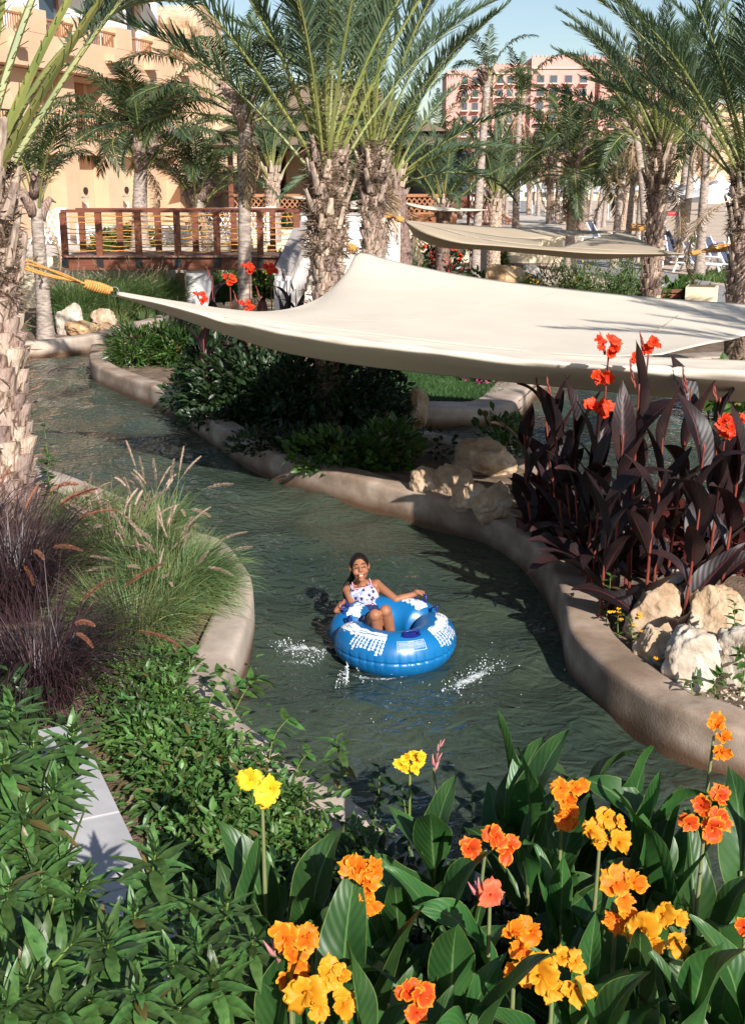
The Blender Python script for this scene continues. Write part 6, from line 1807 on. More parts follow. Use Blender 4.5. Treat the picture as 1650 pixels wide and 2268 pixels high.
oleander('oleander with a tall leafy tip crossing the grey garden wall', o3, [(345, 1885, 3.7, None), (240, 2085, 3.2, None), (300, 2020, 3.5, None), (95, 2110, 3.1, None), (160, 2090, 3.05, (-0.34, -0.1, -0.3))], 3, size=0.135)
oleander('oleander right of the grey garden wall, beside the yellow cannas', o4, [(505, 2000, 3.6, None), (440, 2090, 3.4, None), (560, 2080, 3.5, None), (470, 2160, 3.3, None), (380, 2130, 3.3, None), (430, 1990, 3.7, None)], 4, size=0.12)
oleander('oleander sprays along the bottom edge of the picture', on(150, 2420, GZ), [(60, 2180, 2.9, None), (200, 2210, 3.0, None), (310, 2200, 3.0, None), (120, 2240, 2.8, None), (400, 2230, 3.1, None), (20, 2230, 2.8, None)], 5, size=0.13)
# ------------------------------------------------------------------ cannas
def canna_leaf_mat(name, c1, c2, cv, rough=0.42, trans=0.2, tcol=None, rim=None):
    m = mat(name, c1, c2, rough=rough, ns=3, nd=4, trans=trans, var=0.38, tcol=tcol, spec=0.4)
    t = m.node_tree; N, L = t.nodes, t.links
    b = N['Principled BSDF']
    a = N.new('ShaderNodeAttribute'); a.attribute_name = 'st'
    sp = N.new('ShaderNodeSeparateXYZ'); L.new(a.outputs['Vector'], sp.inputs[0])
    ab = N.new('ShaderNodeMath'); ab.operation = 'ABSOLUTE'; L.new(sp.outputs[1], ab.inputs[0])
    m1 = N.new('ShaderNodeMath'); m1.operation = 'MULTIPLY_ADD'; m1.inputs[1].default_value = -16.0
    m2 = N.new('ShaderNodeMath'); m2.operation = 'MULTIPLY'; m2.inputs[1].default_value = 70.0
    L.new(sp.outputs[0], m2.inputs[0]); L.new(ab.outputs[0], m1.inputs[0]); L.new(m2.outputs[0], m1.inputs[2])
    sn = N.new('ShaderNodeMath'); sn.operation = 'SINE'; L.new(m1.outputs[0], sn.inputs[0])
    bp = N.new('ShaderNodeBump'); bp.inputs['Strength'].default_value = 0.16; bp.inputs['Distance'].default_value = 0.003
    L.new(sn.outputs[0], bp.inputs['Height']); L.new(bp.outputs[0], b.inputs['Normal'])
    # pale midrib (and an optional coloured rim)
    lt = N.new('ShaderNodeMath'); lt.operation = 'LESS_THAN'; lt.inputs[1].default_value = 0.045; L.new(ab.outputs[0], lt.inputs[0])
    src = b.inputs['Base Color'].links[0].from_socket
    mx = N.new('ShaderNodeMix'); mx.data_type = 'RGBA'
    L.new(lt.outputs[0], mx.inputs['Factor']); L.new(src, mx.inputs['A']); mx.inputs['B'].default_value = (*cv, 1)
    out = mx.outputs['Result']
    if rim:
        gt = N.new('ShaderNodeMath'); gt.operation = 'GREATER_THAN'; gt.inputs[1].default_value = 0.955; L.new(ab.outputs[0], gt.inputs[0])
        m3 = N.new('ShaderNodeMix'); m3.data_type = 'RGBA'; L.new(gt.outputs[0], m3.inputs['Factor']); L.new(out, m3.inputs['A']); m3.inputs['B'].default_value = (*rim, 1)
        out = m3.outputs['Result']
    L.new(out, b.inputs['Base Color'])
    return m
M['cleaf'] = canna_leaf_mat('green_canna_leaf', (0.020, 0.066, 0.016), (0.036, 0.095, 0.022), (0.10, 0.18, 0.06), rim=(0.12, 0.17, 0.04))
M['cleafd'] = canna_leaf_mat('bronze_canna_leaf', (0.012, 0.006, 0.007), (0.028, 0.012, 0.011), (0.08, 0.02, 0.018), rough=0.48, trans=0.08, tcol=(2.2, 0.7, 0.5))
M['cstemd'] = mat('dark_red_stem', (0.13, 0.022, 0.018), (0.22, 0.05, 0.03), rough=0.5, ns=5)
M['cstem'] = mat('canna_stem', (0.10, 0.15, 0.05), (0.20, 0.20, 0.09), rough=0.5, ns=5)
M['bud'] = mat('pink_bud', (0.42, 0.09, 0.13), (0.30, 0.16, 0.14), rough=0.5, ns=20)

def canna_leaf(L, W, bend, fold, wave, twist, m, seed, roll=0.0):
    g = random.Random(seed); mb = MB()
    nu, nv = 16, 9; vs, fs, uv = [], [], []
    c = Vector((0, 0, 0))
    for i in range(nu + 1):
        s = i / nu
        ang = bend * s ** 1.5
        t = Vector((math.sin(ang), 0, math.cos(ang))); n_ = Vector((-math.cos(ang), 0, math.sin(ang)))
        ww = W * max(0.0, math.sin(PI * s ** 0.72)) ** 0.85 * (1.0 - 0.12 * s) + (0.02 * W if s > 0.97 else 0.05 * W if s < 0.06 else 0)
        tw = twist * s
        for j in range(nv):
            y = 2 * j / (nv - 1) - 1
            rr = roll * (1 - s) ** 2
            f = fold * (1 - 0.5 * s) + rr
            lat = Vector((0, 1, 0)) * math.cos(tw) + n_ * math.sin(tw)
            nor = n_ * math.cos(tw) - Vector((0, 1, 0)) * math.sin(tw)
            vs.append(c + lat * y * ww * math.cos(f * abs(y)) + nor * (abs(y) * ww * math.sin(f) + wave * abs(y) * math.sin(s * 11 + (2 if y > 0 else 0) + seed) * L))
            uv.append((s, y))
        c = c + t * (L / nu)
    for i in range(nu):
        for j in range(nv - 1):
            a = i * nv + j; fs.append((a, a + 1, a + nv + 1, a + nv))
    mb.add(vs, fs, 0, g.random() * 0.3, uv)
    return mb.mesh('leaf', M[m], smooth=True)
CL = [canna_leaf(1, [0.19, 0.21, 0.17, 0.2, 0.16, 0.22, 0.18][k], [0.35, 0.7, 0.2, 1.1, 0.5, 0.9, 1.5][k], [0.55, 0.4, 0.7, 0.3, 0.6, 0.45, 0.3][k], 0.010 + 0.004 * k, [0.1, -0.3, 0.4, -0.2, 0.5, 0.2, -0.4][k], 'cleaf', k, roll=0.4) for k in range(7)]
CLD = [canna_leaf(1, [0.17, 0.19, 0.15, 0.18, 0.15, 0.19][k], [0.4, 0.9, 0.2, 1.3, 0.6, 1.7][k], [0.5, 0.35, 0.8, 0.25, 0.7, 0.4][k], 0.012, [0.1, -0.3, 0.4, -0.2, 0.3, 0.2][k], 'cleafd', 20 + k, roll=0.3) for k in range(6)]

def petal_mat(name, inner, outer, spots=0.0, spotc=(0.5, 0.05, 0.01), trans=0.28, e0=0.55, e1=0.9):
    m = bpy.data.materials.new(name); m.use_nodes = True
    t = m.node_tree; N, L = t.nodes, t.links; b = N['Principled BSDF']
    b.inputs['Roughness'].default_value = 0.5; b.inputs['Specular IOR Level'].default_value = 0.25
    a = N.new('ShaderNodeAttribute'); a.attribute_name = 'st'
    sp = N.new('ShaderNodeSeparateXYZ'); L.new(a.outputs['Vector'], sp.inputs[0])
    ab = N.new('ShaderNodeMath'); ab.operation = 'ABSOLUTE'; L.new(sp.outputs[1], ab.inputs[0])
    mxm = N.new('ShaderNodeMath'); mxm.operation = 'MAXIMUM'; L.new(ab.outputs[0], mxm.inputs[0]); L.new(sp.outputs[0], mxm.inputs[1])
    tc = N.new('ShaderNodeTexCoord')
    nz = N.new('ShaderNodeTexNoise'); nz.inputs['Scale'].default_value = 70; nz.inputs['Detail'].default_value = 3; L.new(tc.outputs['Object'], nz.inputs['Vector'])
    ma = N.new('ShaderNodeMath'); ma.operation = 'MULTIPLY_ADD'; ma.inputs[1].default_value = 0.5; ma.inputs[2].default_value = -0.25; L.new(nz.outputs['Fac'], ma.inputs[0])
    ad = N.new('ShaderNodeMath'); ad.operation = 'ADD'; L.new(mxm.outputs[0], ad.inputs[0]); L.new(ma.outputs[0], ad.inputs[1])
    cr = N.new('ShaderNodeValToRGB'); cr.color_ramp.elements[0].position = e0; cr.color_ramp.elements[1].position = e1
    cr.color_ramp.elements[0].color = (*inner, 1); cr.color_ramp.elements[1].color = (*outer, 1); L.new(ad.outputs[0], cr.inputs['Fac'])
    col = cr.outputs['Color']
    if spots > 0:
        vo = N.new('ShaderNodeTexVoronoi'); vo.inputs['Scale'].default_value = 160; L.new(tc.outputs['Object'], vo.inputs['Vector'])
        lt = N.new('ShaderNodeMath'); lt.operation = 'LESS_THAN'; lt.inputs[1].default_value = spots; L.new(vo.outputs['Distance'], lt.inputs[0])
        m3 = N.new('ShaderNodeMix'); m3.data_type = 'RGBA'; L.new(lt.outputs[0], m3.inputs['Factor']); L.new(col, m3.inputs['A']); m3.inputs['B'].default_value = (*spotc, 1)
        col = m3.outputs['Result']
    L.new(col, b.inputs['Base Color'])
    tr = N.new('ShaderNodeBsdfTranslucent'); L.new(col, tr.inputs['Color'])
    mx = N.new('ShaderNodeMixShader'); mx.inputs[0].default_value = trans
    L.new(b.outputs[0], mx.inputs[1]); L.new(tr.outputs[0], mx.inputs[2]); L.new(mx.outputs[0], N['Material Output'].inputs['Surface'])
    return m
M['p_spot'] = petal_mat('spotted_orange_petal', (0.74, 0.17, 0.010), (0.88, 0.40, 0.015), 0.30, (0.64, 0.10, 0.01), e0=0.72, e1=1.08)
M['p_yellow_shade'] = petal_mat('shaded_yellow_petal', (0.62, 0.255, 0.012), (0.70, 0.33, 0.02))  # plain yellow petal with shade mixed in, hence the amber tone
M['p_yellow'] = petal_mat('yellow_petal', (0.88, 0.48, 0.02), (0.92, 0.60, 0.03))
M['p_red'] = petal_mat('orange_red_petal', (0.62, 0.065, 0.012), (0.86, 0.33, 0.02), 0.2, (0.6, 0.05, 0.01), e0=0.7, e1=1.0)
M['p_coral'] = petal_mat('coral_petal', (0.72, 0.12, 0.05), (0.75, 0.17, 0.08))
M['p_scarlet'] = petal_mat('scarlet_petal_canna', (0.66, 0.035, 0.012), (0.78, 0.08, 0.02))
def petal(m, seed, L=1.0, W=0.42, bend=0.6, ruf=0.085):
    g = random.Random(seed); mb = MB(); nu, nv = 9, 11; vs, fs, uv = [], [], []
    c = Vector((0, 0, 0)); ph = g.uniform(0, 6)
    for i in range(nu + 1):
        s = i / nu; ang = -0.2 + bend * s ** 1.3
        t = Vector((math.sin(ang), 0, math.cos(ang))); n_ = Vector((-math.cos(ang), 0, math.sin(ang)))
        ww = W * (0.16 + 0.95 * math.sin(PI * min(1, s * 0.80 + 0.02)) ** 1.1) if s < 0.999 else W * 0.55
        for j in range(nv):
            y = 2 * j / (nv - 1) - 1
            e = max(abs(y), s) ** 3
            tipround = (1 - 0.34 * y * y) if i == nu else (1 - 0.15 * y * y * s)
            q = c * tipround + Vector((0, 1, 0)) * y * ww + n_ * (0.16 * ww * y * y + ruf * e * (math.sin(7 * y + ph + 6 * s) + 0.7 * math.sin(13 * y - ph + 9 * s)) + 0.05 * math.sin(6 * s + ph + 2 * y))
            vs.append(q); uv.append((s, y))
        c = c + t * (L / nu)
    for i in range(nu):
        for j in range(nv - 1):
            a = i * nv + j; fs.append((a, a + 1, a + nv + 1, a + nv))
    mb.add(vs, fs, 0, 0.5, uv)
    return mb.mesh('petal', M[m], smooth=True)
PET = {k: [petal(k, 10 * i + 3, W=[0.40, 0.48, 0.30, 0.44][i], bend=[0.7, 1.2, 0.4, 1.7][i]) for i in range(4)] for k in ('p_spot', 'p_yellow_shade', 'p_yellow', 'p_red', 'p_coral', 'p_scarlet')}
def bloom(parent, loc, aim, size, kind, seed, n=5, stem='cstem'):
    """one flower: a short tube with petals as sub-parts"""
    g = random.Random(seed); aim = Vector(aim).normalized()
    mb = MB(); mb.tube([(0, 0, -0.45 * size), (0, 0, -0.15 * size), (0, 0, 0.12 * size)], [0.05 * size, 0.09 * size, 0.12 * size], n=7)
    mb.tube([(0, 0, 0.05 * size), (0.03 * size, 0, 0.3 * size), (0.08 * size, 0.02 * size, 0.48 * size)], [0.06 * size, 0.07 * size, 0.02 * size], n=6)
    q = aim.to_track_quat('Z', 'Y').to_matrix()
    fl = mb.build('flower', M[kind], parent, smooth=True, loc=loc, rot=q)
    a0 = g.uniform(0, 6)
    for k in range(n):
        a = a0 + 2 * PI * k / n + g.uniform(-.25, .25)
        rot = Matrix.Rotation(a, 3, 'Z') @ Matrix.Rotation(g.uniform(0.55, 1.25), 3, 'Y') @ Matrix.Rotation(g.uniform(-.3, .3), 3, 'Z')
        inst('petal', g.choice(PET[kind]), fl, (0, 0, 0.02 * size), rot, size * g.uniform(0.65, 1.25))
    return fl
def bud_spike(parent, base, d, n, size, m, seed):
    g = random.Random(seed); d = Vector(d).normalized(); mb = MB()
    u = d.orthogonal().normalized(); v = d.cross(u)
    mb.tube([base, base + d * size * n * 0.6], [0.004, 0.002], n=5)
    for k in range(n):
        q = base + d * size * 0.55 * k; a = k * 2.4
        o = (u * math.cos(a) + v * math.sin(a))
        ss = size * (1 - 0.4 * k / n)
        if m == 'cstemd': o = o * 0.35
        mb.tube([q, q + (o * 0.5 + d * 0.8) * ss * 0.5, q + (o * 0.55 + d * 1.5) * ss], [ss * 0.1, ss * 0.2, ss * 0.03], n=6)
    return mb.build('bud_spike', M[m], parent, smooth=True)
def canna(label, flower_p, seed, leaves=6, L=0.46, blooms=(), kind='p_spot', dark=False, base_off=(0, 0), buds=0, lz=(0.08, 0.56), bs=0.054, tilt=(0.15, 0.75), group=None, base_z=GZ, sr=0.011, azc=None):
    g = random.Random(seed); fp = Vector(flower_p)
    base = Vector((fp.x + base_off[0], fp.y + base_off[1], base_z))
    e = empty('canna_plant', base, 0, label, 'canna', group)
    d = fp - base; H = d.length
    P = smooth_path([Vector((0, 0, -0.05)), d * 0.5 + Vector((-base_off[0] * 0.15, 0, 0.02)), d], 8)
    mb = MB(); mb.tube(P, [sr * (1.15 - 0.65 * i / (len(P) - 1)) for i in range(len(P))], n=7)
    mb.build('stem', M['cstemd' if dark else 'cstem'], e, smooth=True)
    a0 = g.uniform(0, 6.28) if azc is None else azc
    for i in range(leaves):
        f = lz[0] + (lz[1] - lz[0]) * (i + 0.5) / leaves
        x = f * (len(P) - 1); k = min(int(x), len(P) - 2); q = P[k].lerp(P[k + 1], x - k)
        a = a0 + i * (PI * 0.78) + g.uniform(-.5, .5)
        tl = tilt[1] + (tilt[0] - tilt[1]) * (i / max(1, leaves - 1)) + g.uniform(-.12, .16)
        rot = Matrix.Rotation(a, 3, 'Z') @ Matrix.Rotation(tl, 3, 'Y') @ Matrix.Rotation(g.uniform(-.5, .5), 3, 'Z')
        inst('leaf', g.choice(CLD if dark else CL), e, q, rot, L * g.uniform(0.78, 1.18))
    for k, (ox, oy, oz, s) in enumerate(blooms):
        bloom(e, d + Vector((ox, oy, oz)), Vector((ox * 4 + g.uniform(-.4, .4), -1.0 + oy * 2 + g.uniform(-.2, .4), 0.55 + oz * 5)), bs * s, kind, seed * 7 + k)
    if buds: bud_spike(e, d + Vector((-0.03, 0.0, -0.04)), Vector((-0.25, 0.0, 1)), buds, 0.05 if not dark else 0.06, 'bud' if not dark else 'cstemd', seed)
    return e
TWO = ((-0.012, -0.02, 0.065, 1.05), (0.045, -0.01, 0.062, 0.95), (0.012, -0.03, 0.022, 0.9), (0.022, -0.03, -0.018, 0.75), (0.004, -0.02, -0.062, 1.05), (0.03, -0.02, -0.075, 0.8))
GY = 'yellow cannas in the foreground'
def fy(label, px, py, t, kind, seed, blooms=TWO, **k):
    return canna(label, at(px, py, t - 0.25), seed, blooms=blooms, kind=kind, group=GY, **k)
fy('yellow spotted canna with the large upright leaf at its left, against the water', 1245, 1775, 4.7, 'p_spot', 1, leaves=6, base_off=(0.02, 0.05), lz=(0.12, 0.62), buds=0)
fy('yellow spotted canna left of the middle of the flower bed', 800, 1955, 4.1, 'p_spot', 2, leaves=6, base_off=(-0.03, 0.03), buds=3)
fy('yellow spotted canna in the middle right of the bed, under the shaded pair', 1365, 1990, 4.0, 'p_spot', 3, leaves=6, base_off=(0.02, 0.03))
fy('yellow spotted canna nearest the oleander, low on the left of the bed', 640, 2110, 3.75, 'p_spot', 4, leaves=6, base_off=(0.02, 0.03), buds=3)
fy('yellow spotted canna low in the centre of the bed', 1140, 2098, 3.75, 'p_spot', 5, leaves=6, base_off=(0.0, 0.03), buds=0)
fy('canna with the highest orange flower, on a bare stem before the right wall', 1580, 1630, 5.0, 'p_spot', 6, leaves=4, blooms=((0, -.01, .05, 1.05), (.03, -.01, 0.0, .9), (.03, -.02, -.06, 1.0)), base_off=(-0.05, 0.0), lz=(0.05, 0.45))
fy('canna with a big orange red flower cluster near the right edge', 1562, 1810, 4.5, 'p_red', 7, leaves=6, blooms=((-.02, -.01, .05, 1.0), (.04, -.01, .09, .9), (-.06, -.01, -.02, .9), (.02, -.02, -.03, 1.1), (.05, 0, .0, .9)), base_off=(0.0, 0.03), lz=(0.08, 0.5))
fy('tall leaning canna with red and yellow flowers on two stems', 1075, 1880, 4.3, 'p_red', 8, leaves=5, blooms=((-.06, 0, 0.0, 1.0), (.03, -.01, .05, .9), (.07, -.01, .01, 1.1)), base_off=(-0.12, 0.03), lz=(0.08, 0.55))
fy('canna with a single coral red bloom below the leaning one', 1085, 1978, 4.2, 'p_coral', 9, leaves=4, blooms=((0, -.01, 0, 1.15),), base_off=(0.0, 0.0), lz=(0.08, 0.6), buds=3)
fy('small orange canna at the bottom centre edge', 915, 2210, 3.6, 'p_red', 10, leaves=5, blooms=((-.02, -.01, .03, .9), (.02, -.01, .02, .8), (.01, -.02, -.03, .9)), base_off=(0, .03))
fy('orange red canna cut by the right edge', 1650, 2055, 4.0, 'p_red', 11, leaves=5, blooms=((0, 0, 0, 1.0), (.02, 0, .05, .8)), base_off=(0.03, .03))
AM = ((-0.045, -0.02, 0.0, 1.35), (0.02, 0.0, 0.045, 0.95), (0.06, -0.01, 0.04, 0.7), (0.06, -0.02, -0.04, 1.05), (-0.01, -0.02, -0.045, 0.8))
fy('shaded yellow canna with drooping petals beside the water edge spotted one', 1330, 1835, 4.5, 'p_yellow_shade', 12, blooms=AM, leaves=5, base_off=(-0.02, .02))
fy('shaded yellow canna with drooping petals beside the low left spotted one', 712, 2185, 3.65, 'p_yellow_shade', 13, blooms=AM, leaves=5, base_off=(0, .02))
fy('shaded yellow canna with drooping petals at the right, beside the middle right spotted one', 1450, 2052, 3.95, 'p_yellow_shade', 14, blooms=AM, leaves=5, base_off=(0, .02))
fy('shaded yellow canna with drooping petals at the bottom, beside the low central spotted one', 1225, 2150, 3.7, 'p_yellow_shade', 15, blooms=AM, leaves=5, base_off=(0, .02))
fy('plain yellow canna on a long bare stem over the dark creepers', 580, 1735, 4.6, 'p_yellow', 16, blooms=((-.04, 0, .015, 1.05), (.035, -.02, -.01, 1.2), (.02, -.01, -.06, .7)), leaves=4, base_off=(0.0, 0.02), lz=(0.02, 0.5), L=0.42)
# leaves without flowers that fill the bed
fill = [(965, 1905, 5.0), (1135, 1800, 5.1), (1170, 1840, 4.9), (1300, 1840, 5.0), (1390, 1860, 4.9), (1470, 1900, 4.7), (1640, 1930, 4.5), (560, 1960, 4.3), (690, 1990, 4.2), (880, 1990, 4.2), (990, 2000, 4.1), (1240, 1960, 4.3), (1480, 1960, 4.3), (1600, 2000, 4.1),
        (760, 2120, 3.8), (860, 2130, 3.75), (1000, 2150, 3.7), (1300, 2120, 3.8), (1410, 2150, 3.7), (1540, 2140, 3.7), (1640, 2160, 3.65), (610, 2220, 3.5), (800, 2230, 3.45), (1080, 2240, 3.4), (1330, 2230, 3.45), (1560, 2230, 3.45), (1170, 1850, 4.6), (1430, 1900, 4.5)]
g = random.Random(3)
def fz(px, py): return 'at the back of the bed by the water' if py < 1925 and px > 900 else 'behind the low left flowers' if px < 900 and py < 2050 else 'in the shaded middle of the bed' if py < 2050 else 'along the bottom of the bed'
fo = {}
for px, py, t in sorted(fill): fo.setdefault(fz(px, py), []).append((px, py))
for k, (px, py, t) in enumerate(fill):
    lab = 'flowerless green canna, %s from the left %s' % (ORD[fo[fz(px, py)].index((px, py))], fz(px, py))
    low = 0 if (py < 1935 and px > 900) else 90
    canna(lab, at(px, py + low, t), 100 + k, leaves=6, L=0.50 if t > 4.4 else 0.42, group='flowerless leafy cannas in the foreground', lz=(0.1, 0.98), tilt=(0.02, 0.6), base_off=(g.uniform(-.05, .05), g.uniform(-.02, .06)))
# the big leaf pair by the water
# yellow bell flowers and pink buds
tb = at(908, 1690, 5.4); e = empty('bell_flower_plant', (tb.x, tb.y, GZ), 0, 'slender plant with a head of small yellow bell flowers by the water', 'flower')
d = tb - Vector(e.location); mb = MB(); mb.tube([(0, 0, 0), tuple(d * 0.5), tuple(d)], 0.006, n=6); mb.build('stem', M['stem'], e)
for k, (ox, oz) in enumerate(((-.045, .0), (-.02, .03), (0.012, .035), (.045, .045), (.04, .01), (-.005, -.02), (0.02, -.015), (-.03, -.01))):
    bloom(e, d + Vector((ox, -0.02 + 0.01 * (k % 3), oz)), (ox * 8, -1, 0.3 + oz * 5), 0.036, 'p_yellow', 700 + k)
tb = at(960, 1700, 5.35); e = empty('bud_stalk', (tb.x + 0.03, tb.y, GZ), 0, 'canna stalk of unopened pink buds right of the yellow bell flowers', 'flower stalk')
d = tb - Vector(e.location); mb = MB(); mb.tube([(0, 0, 0), tuple(d * 0.5 + Vector((.02, 0, 0))), tuple(d)], 0.006, n=6); mb.build('stem', M['cstem'], e)
bud_spike(e, d + Vector((0, 0, -0.02)), (0.2, 0, 1), 6, 0.045, 'bud', 5)

# ------------------------------------------------------------------ dark red leaved cannas on the island
GD = 'dark leaved red cannas'
RED3 = ((-.05, -.01, .05, .8), (.02, -.02, .06, 1.0), (.045, -.02, .0, 1.1), (.0, -.02, -.03, .9), (-.085, -.01, .075, .6))
def dy(label, px, py, t, seed, blooms=(), leaves=6, L=0.60, buds=5, base_off=(0, 0), **k):
    return canna(label, at(px, py, t), seed, blooms=blooms, kind='p_scarlet', dark=True, leaves=leaves, L=L, buds=buds, base_off=base_off, bs=0.072, lz=k.pop('lz', (0.12, 0.72)), group=GD, sr=0.013, tilt=(0.1, 0.7), **k)
dy('dark canna with the tallest scarlet flower, its bud spike pointing above it', 1348, 775, 9.1, 31, RED3 + ((-.07, 0, -.21, 1.0), (-.02, 0, -.19, 1.1)), base_off=(-0.05, .1), lz=(0.1, 0.55))
dy('dark canna with a scarlet flower at the right of the tallest one', 1436, 775, 9.0, 32, ((.03, -.01, .05, 1.2), (-.02, -.01, .0, .9), (-.1, 0, -.06, .7)), base_off=(-0.05, .1), lz=(0.1, 0.62))
dy('dark canna with a low scarlet flower left of the tallest one', 1325, 903, 9.0, 33, ((-.05, 0, 0, 1.1), (.0, -.02, .01, 1.2), (.05, 0, -.01, 1.1), (.02, 0, -.05, .9)), base_off=(0, .1), buds=0)
dy('dark canna with an orange scarlet flower by the right edge', 1607, 945, 8.8, 34, ((-.03, 0, .03, 1.2), (.03, -.02, .0, 1.2), (.02, 0, -.06, 1.1), (.12, 0, .04, 1.0)), base_off=(-0.03, .1), buds=4)
for k, (px, py, t, lab) in enumerate(((1415, 850, 8.8, 'dark canna with a large veined purple leaf and a bare bud spike in the middle'), (1530, 860, 9.2, 'dark canna with a thin bud spike right of the middle'), (1205, 880, 10.2, 'dark canna at the left end of the tall bed'), (1230, 880, 9.7, 'dark canna second from the left end of the tall bed'),
                                      (1270, 920, 9.3, 'dark canna just left of the low scarlet flower'), (1380, 960, 8.6, 'dark canna in front of the tallest scarlet one'), (1470, 930, 8.5, 'dark canna in front of the thin bud spike'), (1560, 980, 8.4, 'dark canna left of the right edge flower'),
                                      (1640, 1010, 8.5, 'dark canna touching the right edge of the picture'), (1330, 1060, 9.0, 'shorter dark canna behind the wall bend'), (1450, 1090, 8.3, 'shorter dark canna behind the sunlit boulders'), (1250, 1010, 9.7, 'shorter dark canna right of the shaded boulders'),
                                      (1350, 1110, 8.5, 'low dark canna with grey green sheen above the drooping shoot'), (1550, 1120, 8.2, 'low dark canna above the peach coloured boulder'), (1160, 960, 10.3, 'dark canna leaning left over the large flat boulder'), (1595, 880, 9.3, 'dark canna with a bud spike behind the right edge flower'))):
    dy(lab, px, py, t, 40 + k, leaves=6, buds=6 if py < 890 or k == 15 else 0, base_off=(random.Random(k).uniform(-.08, .08) + (0.22 if px < 1300 else 0.0), 0.12), lz=(0.08, 0.86), L=0.58)
for k, (px, py, lab) in enumerate(((1215, 1215, 'dark undergrowth at the foot of the red cannas, left part'), (1330, 1270, 'dark undergrowth at the foot of the red cannas, middle part'), (1450, 1280, 'dark undergrowth behind the sunlit boulders, left part'), (1590, 1290, 'dark undergrowth behind the sunlit boulders, right part'))):
    p = on(px, py, GZ)
    bush(lab, (p.x + 0.12, p.y + 0.35, GZ), (0.48, 0.34, 0.62), 340, 0.19, M['cleafd'], tpl=LTo, seed=430 + k, up=0.8, name='undergrowth')
# row by the stairs, behind the awning
for k, (px, py, t, fl, lab) in enumerate(((600, 600, 17.2, 1, 'dark canna with the big orange red flower in front of the stairs'), (552, 598, 17.4, 1, 'dark canna with a pinkish red flower before the slim pale trunk'), (510, 622, 17.0, 1, 'dark canna with a small red flower left of the slim trunk'), (447, 662, 16.4, 1, 'dark canna with a red flower before the white bridge pillar'),
                                          (548, 682, 16.2, 1, 'dark canna with a low orange flower peeping over the awning edge'), (635, 615, 17.4, 0, 'dark canna with bud spike beside the white newel'), (470, 610, 17.2, 0, 'dark canna with bud spike right of the white pillar'), (655, 640, 17.0, 0, 'dark canna with bud spike by the stair steps'),
                                          (580, 655, 16.8, 0, 'dark leafy canna in the middle of the row by the stairs'), (620, 655, 16.9, 0, 'dark leafy canna at the right of the row by the stairs'), (530, 665, 16.7, 0, 'dark leafy canna at the left of the row by the stairs'))):
    canna(lab, at(px, py, t), 80 + k, blooms=(RED3 if fl else ()), kind='p_scarlet', dark=True, leaves=7, L=0.5, buds=5, base_off=(0, 0.05), bs=0.066, lz=(0.1, 0.55 if fl else 0.75), group=GD, sr=0.013, tilt=(0.05, 0.6))
for k, (px, py, t) in enumerate(((990, 625, 24.5), (1025, 632, 24.0), (945, 610, 25))):
    canna('orange flowered canna at the back pool, %s' % ('middle of three', 'right of three', 'left of three')[k], at(px, py, t), 120 + k, blooms=RED3[:2], kind='p_red', dark=True, leaves=6, L=0.5, buds=4, bs=0.12, lz=(0.1, 0.8), group='orange cannas at the back pool', base_z=GZ)
# ------------------------------------------------------------------ inflatable ring
FR = R(-72)                                     # where the ring's front points
M['vinyl'] = mat('blue_vinyl', (0.004, 0.100, 0.27), (0.005, 0.125, 0.32), rough=0.36, ns=3, nd=2, spec=0.5)
M['vinyl_d'] = mat('navy_vinyl', (0.010, 0.018, 0.16), rough=0.35)
M['print'] = mat('white_print', (0.62, 0.64, 0.64), rough=0.35)
def ring_pt(th, ph, lift=0.0):
    d = (th - FR + PI) % (2 * PI) - PI          # angle from the front
    r = 0.166 + 0.012 * min(1, max(0, (abs(d) - 1.72) / 0.3)) 
    for s in (-1, 1):
        q = (d - s * 1.77) / 0.15
        r -= 0.058 * math.exp(-abs(q) ** 1.5)
    r += 0.010 * math.exp(-(d / 0.9) ** 2)
    Rc = 0.328 + 0.012 * math.cos(2 * d)
    fr = math.exp(-(d / 1.35) ** 6)
    p = (ph + PI) % (2 * PI) - PI
    seam_ = math.exp(-((p + 0.05) / 0.05) ** 2)
    r += fr * (-0.011 * seam_ - 0.007 * (0.5 + 0.5 * math.sin(d * 40 + 1.3 * math.sin(d * 9))) ** 4 * math.exp(-((p + 0.05) / 0.30) ** 2))
    r += 0.003 * math.exp(-((p + 0.05) / 0.03) ** 2) * (1 - fr)
    z0 = 0.120 - 0.018 * math.cos(d)
    rr = Rc + (r + lift) * math.cos(ph)
    return Vector((rr * math.cos(th), rr * math.sin(th), z0 + (r + lift) * math.sin(ph)))
tube = empty('swim_ring', TUBE_C, 0, 'shiny blue inflatable river ring with white wave prints and dark blue handles', 'swim ring')
NT, NP = 360, 150
vs = [ring_pt(2 * PI * i / NT, 2 * PI * j / NP) for i in range(NT) for j in range(NP)]
fs = [(i * NP + j, ((i + 1) % NT) * NP + j, ((i + 1) % NT) * NP + (j + 1) % NP, i * NP + (j + 1) % NP) for i in range(NT) for j in range(NP)]
mb = MB(); mb.add(vs, fs); mb.build('inflated_body', M['vinyl'], tube, smooth=True)
def patch(name, mask, d0, d1, p0, p1, nd, np_, m, lift=0.0012):
    vs, fs, idx = [], [], {}
    def vid(i, j):
        if (i, j) not in idx:
            idx[(i, j)] = len(vs)
            vs.append(ring_pt(FR + d0 + (d1 - d0) * i / nd, p0 + (p1 - p0) * j / np_, lift))
        return idx[(i, j)]
    for i in range(nd):
        for j in range(np_):
            if mask((i + 0.5) / nd, (j + 0.5) / np_, i, j): fs.append((vid(i, j), vid(i + 1, j), vid(i + 1, j + 1), vid(i, j + 1)))
    mb = MB(); mb.add(vs, fs); return mb.build(name, m, tube, smooth=True)
